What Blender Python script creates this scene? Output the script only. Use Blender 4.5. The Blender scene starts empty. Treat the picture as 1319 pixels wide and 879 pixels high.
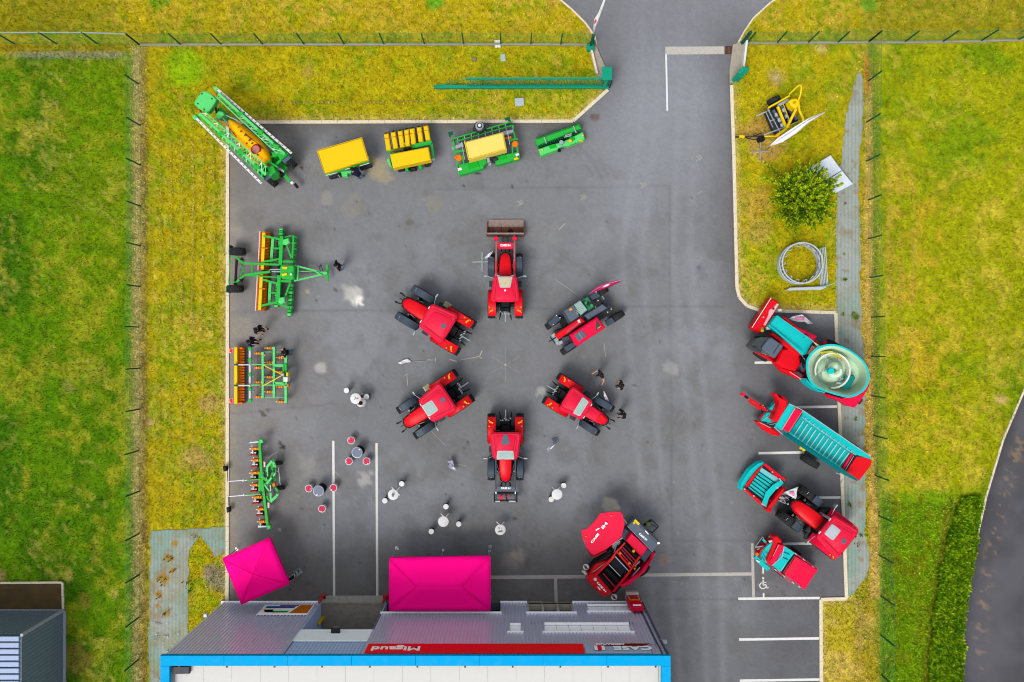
import bpy, math, random
import numpy as np
from mathutils import Vector, Matrix
random.seed(7)
R = math.radians
# ------------------------------------------------------------------ camera, sky, sun, exposure
scene = bpy.context.scene
H = 48.0                                   # camera height above the yard
cam_d = bpy.data.cameras.new("camera"); cam = bpy.data.objects.new("camera", cam_d)
scene.collection.objects.link(cam); scene.camera = cam
cam.location = (0, 0, H); cam.rotation_euler = (0, 0, 0)
cam_d.sensor_width = 36; cam_d.lens = 36 * 960 / 1319.0
cam_d.clip_start = 0.5; cam_d.clip_end = 5000
SUN_EL, SUN_AZ = 56.0, 212.0
world = bpy.data.worlds.new("World"); scene.world = world; world.use_nodes = True
wn = world.node_tree; bg = wn.nodes["Background"]
sky = wn.nodes.new("ShaderNodeTexSky"); sky.sky_type = 'NISHITA'; sky.sun_disc = False
sky.sun_elevation = R(SUN_EL); sky.sun_rotation = R(SUN_AZ)
sky.air_density = 1.3; sky.dust_density = 4.0; sky.ozone_density = 1.0
hs = wn.nodes.new("ShaderNodeHueSaturation"); hs.inputs['Saturation'].default_value = 0.32
wn.links.new(sky.outputs[0], hs.inputs['Color']); wn.links.new(hs.outputs[0], bg.inputs['Color'])
bg.inputs['Strength'].default_value = 0.15
sun_d = bpy.data.lights.new("sun", 'SUN'); sun_d.energy = 1.4; sun_d.angle = R(24); sun_d.color = (1.0, 0.965, 0.91)
sun = bpy.data.objects.new("sun", sun_d); scene.collection.objects.link(sun)
sd = Vector((math.sin(R(SUN_AZ)) * math.cos(R(SUN_EL)), math.cos(R(SUN_AZ)) * math.cos(R(SUN_EL)), math.sin(R(SUN_EL))))
sun.rotation_euler = (-sd).to_track_quat('-Z', 'Y').to_euler(); sun.location = sd * 60
scene.view_settings.view_transform = 'Standard'; scene.view_settings.look = 'None'
scene.view_settings.exposure = 0.86; scene.view_settings.gamma = 1.0
scene.cycles.filter_width = 1.05

# ------------------------------------------------------------------ helpers
S = 20.0                                   # photo pixels per metre on the ground
def W(px, py, z=0.0):
    k = (H - z) / H / S
    return Vector(((px - 659.5) * k, (439.5 - py) * k, z))
EXP = 2.05
def lin(c):
    r = []
    for v in c:
        v = v / 255.0
        v = v / 12.92 if v <= 0.04045 else ((v + 0.055) / 1.055) ** 2.4
        r.append(min(v / EXP, 0.8))
    return tuple(r)
def nd(nt, t, **kw):
    n = nt.nodes.new(t)
    for k, v in kw.items():
        if k in n.inputs: n.inputs[k].default_value = v
        else: setattr(n, k, v)
    return n
MATS = {}
def paint(name, col, rough=0.45, metal=0.0, var=0.12, scale=3.0, spec=0.1, bump=0.0, dirt=0.0, dirtcol=(120, 105, 80), emit=0, raw=False):
    if name in MATS: return MATS[name]
    m = bpy.data.materials.new(name); m.use_nodes = True; nt = m.node_tree; b = nt.nodes['Principled BSDF']
    c = col if raw else lin(col)
    tc = nd(nt, 'ShaderNodeTexCoord'); oi = nd(nt, 'ShaderNodeObjectInfo')
    n1 = nd(nt, 'ShaderNodeTexNoise'); n1.inputs['Scale'].default_value = scale; n1.inputs['Detail'].default_value = 6; n1.inputs['Roughness'].default_value = 0.65
    nt.links.new(tc.outputs['Object'], n1.inputs['Vector'])
    mx = nd(nt, 'ShaderNodeMix', data_type='RGBA'); 
    mx.inputs[6].default_value = tuple(v * (1 - var) for v in c) + (1,); mx.inputs[7].default_value = tuple(min(v * (1 + var), .85) for v in c) + (1,)
    nt.links.new(n1.outputs['Fac'], mx.inputs[0]); out = mx.outputs[2]
    if dirt > 0:
        n2 = nd(nt, 'ShaderNodeTexNoise'); n2.inputs['Scale'].default_value = scale * 1.7; n2.inputs['Detail'].default_value = 8
        nt.links.new(tc.outputs['Object'], n2.inputs['Vector'])
        mr = nd(nt, 'ShaderNodeMapRange'); mr.inputs[1].default_value = 0.5; mr.inputs[2].default_value = 0.75; mr.inputs[4].default_value = dirt
        nt.links.new(n2.outputs['Fac'], mr.inputs[0])
        m2 = nd(nt, 'ShaderNodeMix', data_type='RGBA'); nt.links.new(mr.outputs[0], m2.inputs[0]); nt.links.new(out, m2.inputs[6]); m2.inputs[7].default_value = lin(dirtcol) + (1,)
        out = m2.outputs[2]
    nt.links.new(out, b.inputs['Base Color'])
    b.inputs['Roughness'].default_value = rough; b.inputs['Metallic'].default_value = metal; b.inputs['Specular IOR Level'].default_value = spec
    if bump > 0:
        bp = nd(nt, 'ShaderNodeBump'); bp.inputs['Strength'].default_value = bump; bp.inputs['Distance'].default_value = 0.02
        n3 = nd(nt, 'ShaderNodeTexNoise'); n3.inputs['Scale'].default_value = scale * 12; n3.inputs['Detail'].default_value = 5
        nt.links.new(tc.outputs['Object'], n3.inputs['Vector']); nt.links.new(n3.outputs['Fac'], bp.inputs['Height']); nt.links.new(bp.outputs[0], b.inputs['Normal'])
    MATS[name] = m
    return m

red = paint('red_paint', (238, 6, 28), .36, dirt=.08)
redroof = paint('crimson_roof', (240, 22, 66), .5, dirt=.12, var=.08)
redpink = paint('crimson_panel', (250, 2, 68), .5, dirt=.08)
darkred = paint('dark_red', (150, 10, 25), .5, dirt=.2)
green = paint('green_paint', (40, 186, 66), .4, dirt=.15)
green2 = paint('light_green_paint', (96, 222, 120), .42, dirt=.12)
gteal = paint('gate_green', (10, 156, 122), .5, dirt=.1)
dgreen = paint('dark_green_coat', (10, 92, 66), .6)
yellow = paint('yellow_cover', (246, 204, 8), .55, var=.06)
cream = paint('cream_yellow_lid', (250, 222, 110), .5, var=.06)
yellow2 = paint('yellow_paint', (250, 214, 10), .4, dirt=.1)
orange = paint('orange_paint', (240, 128, 10), .45, dirt=.1)
orange2 = paint('orange_tank', (.80, .33, .0), .35, var=.1, scale=1.0, raw=True)
rust = paint('rusty_steel', (130, 82, 58), .8, var=.5, scale=8, bump=.4)
turq = paint('turquoise_paint', (6, 204, 204), .45, dirt=.08)
dturq = paint('dark_turquoise', (6, 140, 135), .5)
pale = paint('pale_green_lining', (214, 250, 214), .5, dirt=.35, dirtcol=(225, 225, 190))
black = paint('black_plastic', (24, 25, 28), .55, var=.3)
steel = paint('dark_steel', (60, 64, 70), .5, .3, var=.3, dirt=.2)
rubber = paint('rubber', (46, 47, 50), .85, var=.3, scale=9, dirt=.3, dirtcol=(110, 104, 95), bump=.3)
fendg = paint('grey_fender', (70, 82, 96), .4, var=.15)
bluegrey = paint('blue_grey_panel', (96, 106, 122), .45, .1, var=.12)
galv = paint('galvanised', (176, 188, 192), .45, .35, var=.2, dirt=.2)
white = paint('white_paint', (236, 236, 236), .5, var=.08, dirt=.08)
rimm = paint('rim_grey', (170, 170, 172), .5, .2)
glassd = paint('dark_glass', (30, 40, 44), .08, spec=.8)
glassl = paint('pale_hatch_glass', (160, 190, 180), .15, var=.15, spec=.7)
beige = paint('beige_hatch', (206, 196, 160), .5, dirt=.3)
amber = paint('amber_lens', (255, 165, 20), .25)
conc = paint('concrete', (176, 168, 152), .9, var=.25, scale=2.5, bump=.5, dirt=.4, dirtcol=(120, 115, 100))
kerbm = paint('kerb_concrete', (238, 226, 198), .9, var=.2, scale=4, bump=.4, dirt=.45, dirtcol=(150, 135, 95))
skin = paint('skin', (205, 150, 120), .6)
hairm = paint('dark_hair', (34, 26, 24), .7)
navy = paint('navy_cloth', (28, 34, 60), .85)
blk = paint('black_cloth', (26, 26, 32), .85)
jeans = paint('blue_denim', (104, 134, 160), .85)
wcloth = paint('white_cloth', (232, 226, 228), .85)

def cat_(v): return [tuple(x) for x in v]
class MB:
    def __init__(s): s.v = []; s.f = []; s.m = []; s.mi = 0
    def add(s, vs, fs):
        o = len(s.v); s.v.extend([tuple(v) for v in vs]); s.f.extend([tuple(i + o for i in f) for f in fs]); s.m.extend([s.mi] * len(fs)); return s
    def prism(s, poly, z0, z1, ch=0.0, inset=None):
        # upright prism with a chamfered top edge
        P = [Vector((p[0], p[1])) for p in poly]; n = len(P)
        area = sum(P[i].x * P[(i + 1) % n].y - P[(i + 1) % n].x * P[i].y for i in range(n))
        if area < 0: P.reverse()
        if ch <= 0:
            vs = [(p.x, p.y, z0) for p in P] + [(p.x, p.y, z1) for p in P]
            fs = [tuple(reversed(range(n))), tuple(range(n, 2 * n))] + [(i, (i + 1) % n, n + (i + 1) % n, n + i) for i in range(n)]
            return s.add(vs, fs)
        ins = ch if inset is None else inset; Q = []
        for i in range(n):
            a, b, c = P[i - 1], P[i], P[(i + 1) % n]
            d1 = (b - a).normalized(); d2 = (c - b).normalized()
            nn = Vector((-d1.y, d1.x)) + Vector((-d2.y, d2.x))
            if nn.length < 1e-6: nn = Vector((-d1.y, d1.x))
            nn.normalize(); k = max(nn.dot(Vector((-d1.y, d1.x))), .4); Q.append(b + nn * ins / k)
        vs = [(p.x, p.y, z0) for p in P] + [(p.x, p.y, z1 - ch) for p in P] + [(q.x, q.y, z1) for q in Q]
        fs = [tuple(reversed(range(n))), tuple(range(2 * n, 3 * n))]
        for k in (0, n): fs += [(k + i, k + (i + 1) % n, k + n + (i + 1) % n, k + n + i) for i in range(n)]
        return s.add(vs, fs)
    def box(s, c, d, rz=0.0, ch=None):
        hx, hy, hz = d[0] / 2, d[1] / 2, d[2] / 2; cs, sn = math.cos(rz), math.sin(rz)
        if ch is None: ch = min(hx, hy, hz) * .3 if min(hx, hy, hz) > .04 else 0
        return s.prism([(c[0] + x * cs - y * sn, c[1] + x * sn + y * cs) for x, y in ((-hx, -hy), (hx, -hy), (hx, hy), (-hx, hy))], c[2] - hz, c[2] + hz, ch)
    def bar(s, a, b, w, h=None):
        h = h or w; a = Vector(a); b = Vector(b); d = b - a
        if d.length < 1e-5: return s
        d.normalize(); up = Vector((0, 0, 1)) if abs(d.z) < .95 else Vector((1, 0, 0))
        r = d.cross(up).normalized() * w / 2; u = r.cross(d).normalized() * h / 2
        vs = [a - r - u, a + r - u, a + r + u, a - r + u, b - r - u, b + r - u, b + r + u, b - r + u]
        return s.add(vs, [(0, 3, 2, 1), (4, 5, 6, 7), (0, 1, 5, 4), (1, 2, 6, 5), (2, 3, 7, 6), (3, 0, 4, 7)][:] if False else [(0, 1, 2, 3), (7, 6, 5, 4), (4, 5, 1, 0), (5, 6, 2, 1), (6, 7, 3, 2), (7, 4, 0, 3)])
    def tube(s, a, b, r, n=8, r1=None):
        r1 = r if r1 is None else r1; a = Vector(a); b = Vector(b); d = (b - a)
        if d.length < 1e-5: return s
        d.normalize(); up = Vector((0, 0, 1)) if abs(d.z) < .95 else Vector((1, 0, 0))
        x = d.cross(up).normalized(); y = d.cross(x).normalized(); vs = []
        for p, q in ((a, r), (b, r1)):
            for i in range(n):
                t = 2 * math.pi * i / n; vs.append(p + x * math.cos(t) * q + y * math.sin(t) * q)
        return s.add(vs, [(i, n + i, n + (i + 1) % n, (i + 1) % n) for i in range(n)][:] + [tuple(range(n)), tuple(range(2 * n - 1, n - 1, -1))])
    def path(s, pts, r, n=6):
        for i in range(len(pts) - 1): s.tube(pts[i], pts[i + 1], r, n)
        return s
    def lathe(s, c, axis, prof, n=20):
        # prof: (distance along axis, radius); axis is a unit vector
        a = Vector(axis).normalized(); up = Vector((0, 0, 1)) if abs(a.z) < .95 else Vector((1, 0, 0))
        x = a.cross(up).normalized(); y = a.cross(x).normalized(); c = Vector(c); vs = []
        for d, r in prof:
            for i in range(n):
                t = 2 * math.pi * i / n; vs.append(c + a * d + x * math.cos(t) * r + y * math.sin(t) * r)
        fs = []
        for k in range(len(prof) - 1):
            fs += [(k * n + i, (k + 1) * n + i, (k + 1) * n + (i + 1) % n, k * n + (i + 1) % n) for i in range(n)]
        fs += [tuple(range(n)), tuple(range(len(prof) * n - 1, (len(prof) - 1) * n - 1, -1))]
        return s.add(vs, fs)
    def loft(s, rings, caps=True):
        n = len(rings[0]); vs = [p for r in rings for p in r]; fs = []
        for k in range(len(rings) - 1):
            fs += [(k * n + i, (k + 1) * n + i, (k + 1) * n + (i + 1) % n, k * n + (i + 1) % n) for i in range(n)]
        if caps: fs += [tuple(range(n)), tuple(range(len(rings) * n - 1, (len(rings) - 1) * n - 1, -1))]
        return s.add(vs, fs)
    def mesh(s, name, mats, smooth=True):
        me = bpy.data.meshes.new(name); me.from_pydata(s.v, [], s.f)
        for m in (mats if isinstance(mats, (list, tuple)) else [mats]): me.materials.append(m)
        if isinstance(mats, (list, tuple)): me.polygons.foreach_set('material_index', s.m)
        me.validate(); me.update()
        import bmesh
        bm = bmesh.new(); bm.from_mesh(me); bmesh.ops.recalc_face_normals(bm, faces=bm.faces); bm.to_mesh(me); bm.free()
        if smooth:
            me.shade_smooth(); me.set_sharp_from_angle(angle=R(38))
        return me
    def obj(s, name, mats, parent=None, smooth=True):
        return link(name, s.mesh(name, mats, smooth), parent)
COL = scene.collection
def link(name, data, parent=None):
    o = bpy.data.objects.new(name, data); COL.objects.link(o)
    if parent is not None: o.parent = parent
    return o
def tag(o, label=None, cat=None, group=None, kind=None):
    if label: o['label'] = label
    if cat: o['category'] = cat
    if group: o['group'] = group
    if kind: o['kind'] = kind
    return o
def struct(o): o['kind'] = 'structure'; return o
def copy_tree(o, parent=None):
    c = o.copy(); COL.objects.link(c)
    if parent is not None: c.parent = parent
    for ch in list(o.children): copy_tree(ch, c)
    return c
class Thing:
    """a thing whose parts are drawn in a plan frame: (u, v) on a plan, z in metres"""
    def __init__(s, name, label, cat, fr, org, ang=0.0, group=None):
        s.fr = fr; b = W(fr[0] + org[0] / fr[2], fr[1] + org[1] / fr[2], 0)
        s.root = link(name, None); s.root.location = b; s.root.rotation_euler = (0, 0, R(ang)); s.ang = R(ang)
        s.root.empty_display_size = .3
        tag(s.root, label, cat, group); s.inv = Matrix.Rotation(-R(ang), 3, 'Z'); s.b = b
    def p(s, u, v, z=0.0):
        return s.inv @ (W(s.fr[0] + u / s.fr[2], s.fr[1] + v / s.fr[2], z) - s.b)
    def m(s, d, z=1.0): return d / s.fr[2] / S * (H - z) / H
    def poly(s, pts, z1): return [s.p(u, v, z1).xy for u, v in pts]
    def prism(s, name, mat, pts, z0, z1, ch=.04, inset=None, parent=None):
        return MB().prism(s.poly(pts, z1), z0, z1, ch, inset).obj(name, mat, parent or s.root)
    def bars(s, name, mat, segs, w, h=None, parent=None):
        for q in segs: o = MB().bar(s.p(*q[0]), s.p(*q[1]), q[2] if len(q) > 2 else w, h).obj(name, mat, parent or s.root, False)
        return o
    def bar(s, name, mat, a, b, w, h=None, parent=None):
        return MB().bar(s.p(*a), s.p(*b), w, h).obj(name, mat, parent or s.root)
    def tube(s, name, mat, a, b, r, n=10, parent=None):
        return MB().tube(s.p(*a), s.p(*b), r, n).obj(name, mat, parent or s.root)
    def slope(s, name, mat, pts, t=.05, parent=None):
        # a plate through points (u, v, z) of its own thickness
        P = [s.p(*q) for q in pts]; n = len(P); nn = (P[1] - P[0]).cross(P[2] - P[0]).normalized()
        if nn.z > 0: nn = -nn
        vs = P + [q + nn * t for q in P]
        fs = [tuple(range(n)), tuple(range(2 * n - 1, n - 1, -1))] + [(i, (i + 1) % n, n + (i + 1) % n, n + i) for i in range(n)]
        return MB().add(vs, fs).obj(name, mat, parent or s.root)
    def cyl(s, name, mat, uvz, r, h, n=16, parent=None):
        c = s.p(*uvz); return MB().lathe(c, (0, 0, 1), [(-h, r), (-r * .15, r), (0, r * .85)], n).obj(name, mat, parent or s.root)
def arc(c, r0, r1, a0, a1, y0, y1, n=10):
    """curved mudguard: rings in the x-z plane between radii r0 and r1, width y0..y1"""
    mb = MB(); rings = []
    for i in range(n + 1):
        t = R(a0 + (a1 - a0) * i / n); cs, sn = math.cos(t), math.sin(t)
        rings.append([(c[0] + r0 * cs, y0, c[2] + r0 * sn), (c[0] + r1 * cs, y0 + .02, c[2] + r1 * sn), (c[0] + r1 * cs, y1 - .02, c[2] + r1 * sn), (c[0] + r0 * cs, y1, c[2] + r0 * sn)])
    return mb.loft(rings)
WHEELS = {}
def wheel(parent, loc, r, w, lugs=True, axis_rot=0.0, rim=None):
    """a tyre with bar tread and a dished rim, axis along local y"""
    key = (round(r, 3), round(w, 3), lugs)
    if key not in WHEELS:
        h = w / 2; mb = MB()
        mb.lathe((0, 0, 0), (0, 1, 0), [(-h * .8, r * .58), (-h, r * .7), (-h * .95, r * .88), (-h * .7, r * .95), (0, r * .97), (h * .7, r * .95), (h * .95, r * .88), (h, r * .7), (h * .8, r * .58)], 28)
        if lugs:
            n = 20
            for i in range(n):
                for sd_ in (-1, 1):
                    t = 2 * math.pi * (i + (.5 if sd_ > 0 else 0)) / n; t2 = t + .17
                    a = (math.cos(t) * r * .96, sd_ * h * .95, math.sin(t) * r * .96); b = (math.cos(t2) * r * .985, sd_ * h * .02, math.sin(t2) * r * .985)
                    mb.bar(a, b, r * .07, r * .07)
        rb = MB().lathe((0, 0, 0), (0, 1, 0), [(-h * .78, r * .57), (-h * .5, r * .5), (-h * .3, r * .2), (h * .3, r * .2), (h * .5, r * .5), (h * .78, r * .57)], 20)
        WHEELS[key] = (mb.mesh('wheel', rubber), rb.mesh('rim', rimm))
    a = link('wheel', WHEELS[key][0], parent); a.location = loc; a.rotation_euler = (0, 0, axis_rot)
    link('rim', WHEELS[key][1], a)
    return a
def text_mesh(txt, size, mat, name='lettering', bold=False):
    cu = bpy.data.curves.new('t', 'FONT'); cu.body = txt; cu.size = size; cu.extrude = .012; cu.align_x = 'CENTER'; cu.align_y = 'CENTER'
    if bold: cu.offset = size * .025
    o = bpy.data.objects.new('t', cu); COL.objects.link(o)
    dg = bpy.context.evaluated_depsgraph_get(); me = bpy.data.meshes.new_from_object(o.evaluated_get(dg)); bpy.data.objects.remove(o)
    me.name = name; me.materials.clear(); me.materials.append(mat); return me

# ------------------------------------------------------------------ noise
def vnoise(x, y, seed):
    xi = np.floor(x).astype(np.int64); yi = np.floor(y).astype(np.int64); fx = x - xi; fy = y - yi
    fx = fx * fx * (3 - 2 * fx); fy = fy * fy * (3 - 2 * fy)
    def h(a, b):
        n = (a * 374761393 + b * 668265263 + seed * 974634777) & 0x7fffffff
        n = ((n ^ (n >> 13)) * 1274126177) & 0x7fffffff
        return ((n ^ (n >> 16)) & 0xffff) / 65535.0
    return (h(xi, yi) * (1 - fx) + h(xi + 1, yi) * fx) * (1 - fy) + (h(xi, yi + 1) * (1 - fx) + h(xi + 1, yi + 1) * fx) * fy
def fbm(x, y, sc, seed, o=4):
    s = 0; a = 1; t = 0
    for i in range(o):
        s = s + a * vnoise(x / sc * 2 ** i + 31.7 * i, y / sc * 2 ** i + 17.3 * i, seed + i); t += a; a *= .55
    return s / t
def sst(x, a, b):
    t = np.clip((x - a) / (b - a), 0, 1); return t * t * (3 - 2 * t)
def inpoly(x, y, P):
    r = np.zeros(np.shape(x), bool); n = len(P)
    for i in range(n):
        x0, y0 = P[i]; x1, y1 = P[(i + 1) % n]
        if y0 == y1: continue
        c = ((y0 > y) != (y1 > y)) & (x < (x1 - x0) * (y - y0) / (y1 - y0) + x0); r ^= c
    return r
def segdist(x, y, P, closed=False):
    d = np.full(np.shape(x), 1e9); n = len(P)
    for i in range(n if closed else n - 1):
        ax, ay = P[i]; bx, by = P[(i + 1) % n]; L = (bx - ax) ** 2 + (by - ay) ** 2 + 1e-9
        t = np.clip(((x - ax) * (bx - ax) + (y - ay) * (by - ay)) / L, 0, 1)
        d = np.minimum(d, np.hypot(x - ax - t * (bx - ax), y - ay - t * (by - ay)))
    return d
def L_(c): return np.array(lin(c))
def mixc(c, col, f): return c * (1 - f[..., None]) + L_(col) * f[..., None]

# ------------------------------------------------------------------ plan outlines (photo plan units, 20 per metre)
YARD = [(294, 159), (738, 157), (782, 118), (778, 92), (768, 60), (766, 47), (754, 30), (736, 12), (712, -8), (640, -40), (640, -50), (1110, -50), (1110, -40), (1020, -14), (992, 4), (970, 24), (958, 42), (950, 58), (944, 80), (942, 110), (945, 200), (949, 370), (952, 383), (962, 394), (978, 400), (1075, 403), (1089, 771), (1057, 772), (1058, 1000), (700, 1000), (700, 776), (293, 778)]
ROAD = [(1420, 330), (1360, 420), (1319, 503), (1292, 566), (1270, 640), (1252, 720), (1241, 800), (1238, 880), (1240, 1000), (1250, 1200), (1500, 1200), (1620, 330)]
FABR = [(1106, 92), (1099, 112), (1090, 148), (1084, 198), (1079, 240), (1077, 300), (1077, 403), (1089, 771), (1100, 764), (1116, 742), (1120, 715), (1114, 690), (1116, 640), (1113, 560), (1114, 500), (1112, 440), (1107, 425), (1111, 412), (1108, 380), (1108, 300), (1106, 240), (1108, 190), (1112, 140), (1112, 100)]
FABL = [(194, 684), (250, 681), (291, 679), (291, 712), (278, 718), (268, 702), (258, 690), (246, 705), (242, 730), (244, 780), (240, 830), (232, 900), (232, 1000), (193, 1000), (192, 800)]

def shrubby(x, y):
    """natural ground colour at plan position"""
    n1 = fbm(x, y, 60, 3); n2 = fbm(x, y, 16, 11); n3 = fbm(x, y, 5, 23, 2); nb = fbm(x, y, 150, 41, 3)
    lawn = mixc(np.zeros(x.shape + (3,)) + L_((192, 176, 18)), (146, 168, 10), sst(n2 * .5 + n1 * .5, .42, .62))
    lawn = mixc(lawn, (218, 184, 66), sst(n1 * .4 + n2 * .3 + n3 * .3, .53, .68) * .75)
    lawn = mixc(lawn, (160, 160, 26), sst(n3, .55, .8) * .5)
    gfield = mixc(np.zeros(x.shape + (3,)) + L_((96, 140, 6)), (68, 118, 4), sst(n1, .4, .62))
    gfield = mixc(gfield, (132, 158, 8), sst(x, 10, 130) * sst(n1 * .5 + n2 * .5 + .2 * sst(640 - y, 0, 300), .42, .7) * .7)
    gfield = mixc(gfield, (164, 166, 36), sst(n2 * .55 + nb * .45, .5, .66) * .75)
    gfield = mixc(gfield, (178, 166, 76), sst(n3 * .5 + n1 * .5, .58, .72) * .5)
    rfield = mixc(np.zeros(x.shape + (3,)) + L_((168, 173, 14)), (130, 158, 12), sst(n1 * .6 + n2 * .4, .46, .6))
    rfield = mixc(rfield, (212, 192, 58), sst(n2 * .6 + nb * .4, .52, .66) * .7)
    c = lawn.copy()
    wob = (fbm(x, y, 30, 61) - .5) * 14
    # field left of the boundary fence
    f = sst(172 + wob * .5 - x, -3, 3) * sst(y - 70, -4, 4); c = c * (1 - f[..., None]) + gfield * f[..., None]
    # straw strip under the left fence
    f = np.exp(-((x - 178 - wob * .3) / 7) ** 2) * sst(y - 62, -4, 4) * (.5 + .6 * n3); c = mixc(c, (214, 196, 130), np.clip(f, 0, 1))
    f = np.exp(-((x - 167) / 3.5) ** 2) * sst(y - 70, -4, 4) * .55; c = mixc(c, (80, 140, 40), f * .5)
    f = np.exp(-((x - 186 - wob * .4) / 5) ** 2) * sst(y - 75, -4, 4) * .6 * sst(n2, .4, .6); c = mixc(c, (160, 128, 62), f)
    # mowing rows in the left lawn
    rows = (np.cos((x + wob * .25) / 14.3 * 2 * np.pi + .6) ** 8) * sst(x - 188, 0, 8) * sst(292 - x, 0, 8) * sst(y - 170, 0, 40) * sst(660 - y, 0, 60)
    c = mixc(c, (228, 208, 134), rows * sst(fbm(x, y, 3.5, 91, 2), .5, .68) * .3)
    # bright lime patch
    f = sst(25 - np.hypot(x - 238, (y - 88) * 1.05) + wob * 1.4, -6, 12) * .7; c = mixc(c, (150, 206, 10), f)
    # grass north of the fence
    f = sst(44 - y, -6, 4) * sst(n2 + n3, .85, 1.2) * .5; c = mixc(c, (216, 176, 60), f)
    f = sst(44 - y, -4, 4) * sst(150 - x, -40, 60) * .6; c = mixc(c, (120, 128, 16), f)
    f = sst(44 - y, -4, 4) * sst(x - 1090, -20, 60) * .55; c = mixc(c, (140, 138, 30), f)
    # gravelly trickle beside the top left fence
    f = np.exp(-((y - 71 - wob * .2) / 3.4) ** 2) * sst(170 - x, 0, 20) * .9; c = mixc(c, (150, 144, 126), f * sst(x - 10, -20, 40))
    f = np.exp(-((y - 62 - wob * .2) / 5.) ** 2) * sst(172 - x, 0, 10) * .6; c = mixc(c, (104, 84, 20), f)
    # along kerbs: dry edge
    d = segdist(x, y, YARD, True); f = np.exp(-(d / 7) ** 2) * (.35 + .6 * n3) * sst(y - 30, 0, 20); c = mixc(c, (232, 202, 120), np.clip(f, 0, 1))
    # right: dry strip, fence strip, field
    f = sst(x - 1126 - (y - 460) * .018, -3, 3) * sst(y - 56, -3, 3); c = c * (1 - f[..., None]) + rfield * f[..., None]
    f = np.exp(-((x - 1128 - (y - 460) * .018) / 7.) ** 2) * sst(y - 58, -3, 3) * .7; c = mixc(c, (96, 146, 44), f * .7)
    dc = 1117 + np.interp(y, [50, 100, 430, 560, 700, 772], [-4, 2, 1, 3, 10, 10]); dw = np.interp(y, [60, 200, 400, 600, 760, 880], [3, 5, 7, 6, 8, 26]); dc = np.where(y > 772, 1094 + 0 * y, dc); dw = np.where(y > 772, 34, dw)
    f = np.exp(-((x - dc) / dw) ** 4) * (.55 + .5 * n3) * sst(y - 58, 0, 30); f = f * np.where(y > 772, .62 * sst(n2, .35, .6) + .15, 1); c = mixc(c, (230, 194, 104), np.clip(f, 0, .95))
    f = np.exp(-((x - 1117) / 4) ** 2) * sst(100 - abs(y - 95), 60, 90); c = mixc(c, (190, 110, 30), f * .8)
    f = (np.sin((x + y * .42 + wob) / 9.5) ** 2) * sst(x - 1236, 0, 50) * sst(620 - y, 0, 80) * sst(y - 330, 0, 80) * .35; c = mixc(c, (120, 140, 6), f)
    f = (np.sin((x + wob * .2) / 4.55) ** 2) * sst(x - 190, 0, 8) * sst(292 - x, 0, 8) * .16; c = mixc(c, (140, 128, 6), f)
    for xx, w_ in ((1146, 3.5), (1160, 3), (1176, 3.2)):
        f = np.exp(-((x - xx - wob * .4) / w_) ** 2) * sst(y - 200, 0, 60) * sst(560 - y, 0, 60) * sst(n2, .35, .6) * .8; c = mixc(c, (196, 164, 74), f)
    f = np.exp(-((x - 1185 - wob * 2) / 45) ** 2) * sst(y - 180, 0, 100) * sst(640 - y, 0, 60) * sst(n2 * .6 + n1 * .4, .42, .6) * .5; c = mixc(c, (204, 170, 20), f)
    # green lower right corner
    f = sst(y - 634 - wob * .9 - (n3 - .5) * 14, -8, 9) * sst(x - 1135, -4, 4); c = mixc(c, (128, 172, 14), f * .9)
    f = f * sst(n2, .5, .62) * .6; c = mixc(c, (150, 156, 20), f)
    f = np.exp(-((x - np.interp(y, [640, 879], [1222, 1192])) / 5) ** 2) * sst(y - 640, 0, 20) * .6; c = mixc(c, (150, 130, 40), f)
    # scattered bare or bright places
    for cx, cy, r, col, k in ((268, 520, 11, (200, 170, 90), .8), (255, 590, 17, (190, 160, 90), .7), (192, 543, 6, (205, 170, 120), .9), (272, 738, 6.5, (190, 140, 100), 1), (278, 745, 16, (150, 142, 118), .8), (1000, 101, 5, (180, 165, 160), 1), (1000, 101, 13, (196, 168, 92), .6), (985, 178, 30, (206, 160, 84), .75), (975, 260, 22, (200, 160, 70), .6), (975, 295, 16, (206, 166, 84), .5), (560, 3, 10, (80, 170, 30), .8), (205, 2, 14, (90, 160, 20), .7), (1119, 3, 12, (80, 160, 40), .7), (1060, 62, 9, (206, 190, 130), .5), (985, 148, 16, (150, 130, 40), .4), (395, 94, 10, (190, 160, 90), .3), (1020, 170, 26, (120, 150, 4), .4), (88, 500, 9, (180, 160, 90), .4), (1290, 515, 7, (214, 186, 110), .9), (0, 742, 7, (190, 160, 100), .8), (90, 742, 7, (205, 180, 90), .6), (110, 775, 10, (150, 125, 50), .6), (147, 765, 5, (205, 190, 90), .6), (100, 850, 22, (150, 130, 60), .6)):
        f = sst(r - np.hypot(x - cx, y - cy) + (fbm(x, y, 12, int(cx) + 5) - .5) * r * 1.3, -r * .25, r * .35) * k; c = mixc(c, col, f)
    # beyond the frame: ordinary fields
    g = .72 + .56 * vnoise(x / 2.6, y / 2.6, 77); g2 = .85 + .34 * n3
    fade = sst(np.maximum(np.abs(x - 659.5) / 760, np.abs(y - 439.5) / 540), 1.0, 1.7)
    c = c * (g * g2)[..., None] * (1 - fade)[..., None] + L_((120, 132, 24)) * fade[..., None]
    return c

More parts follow.
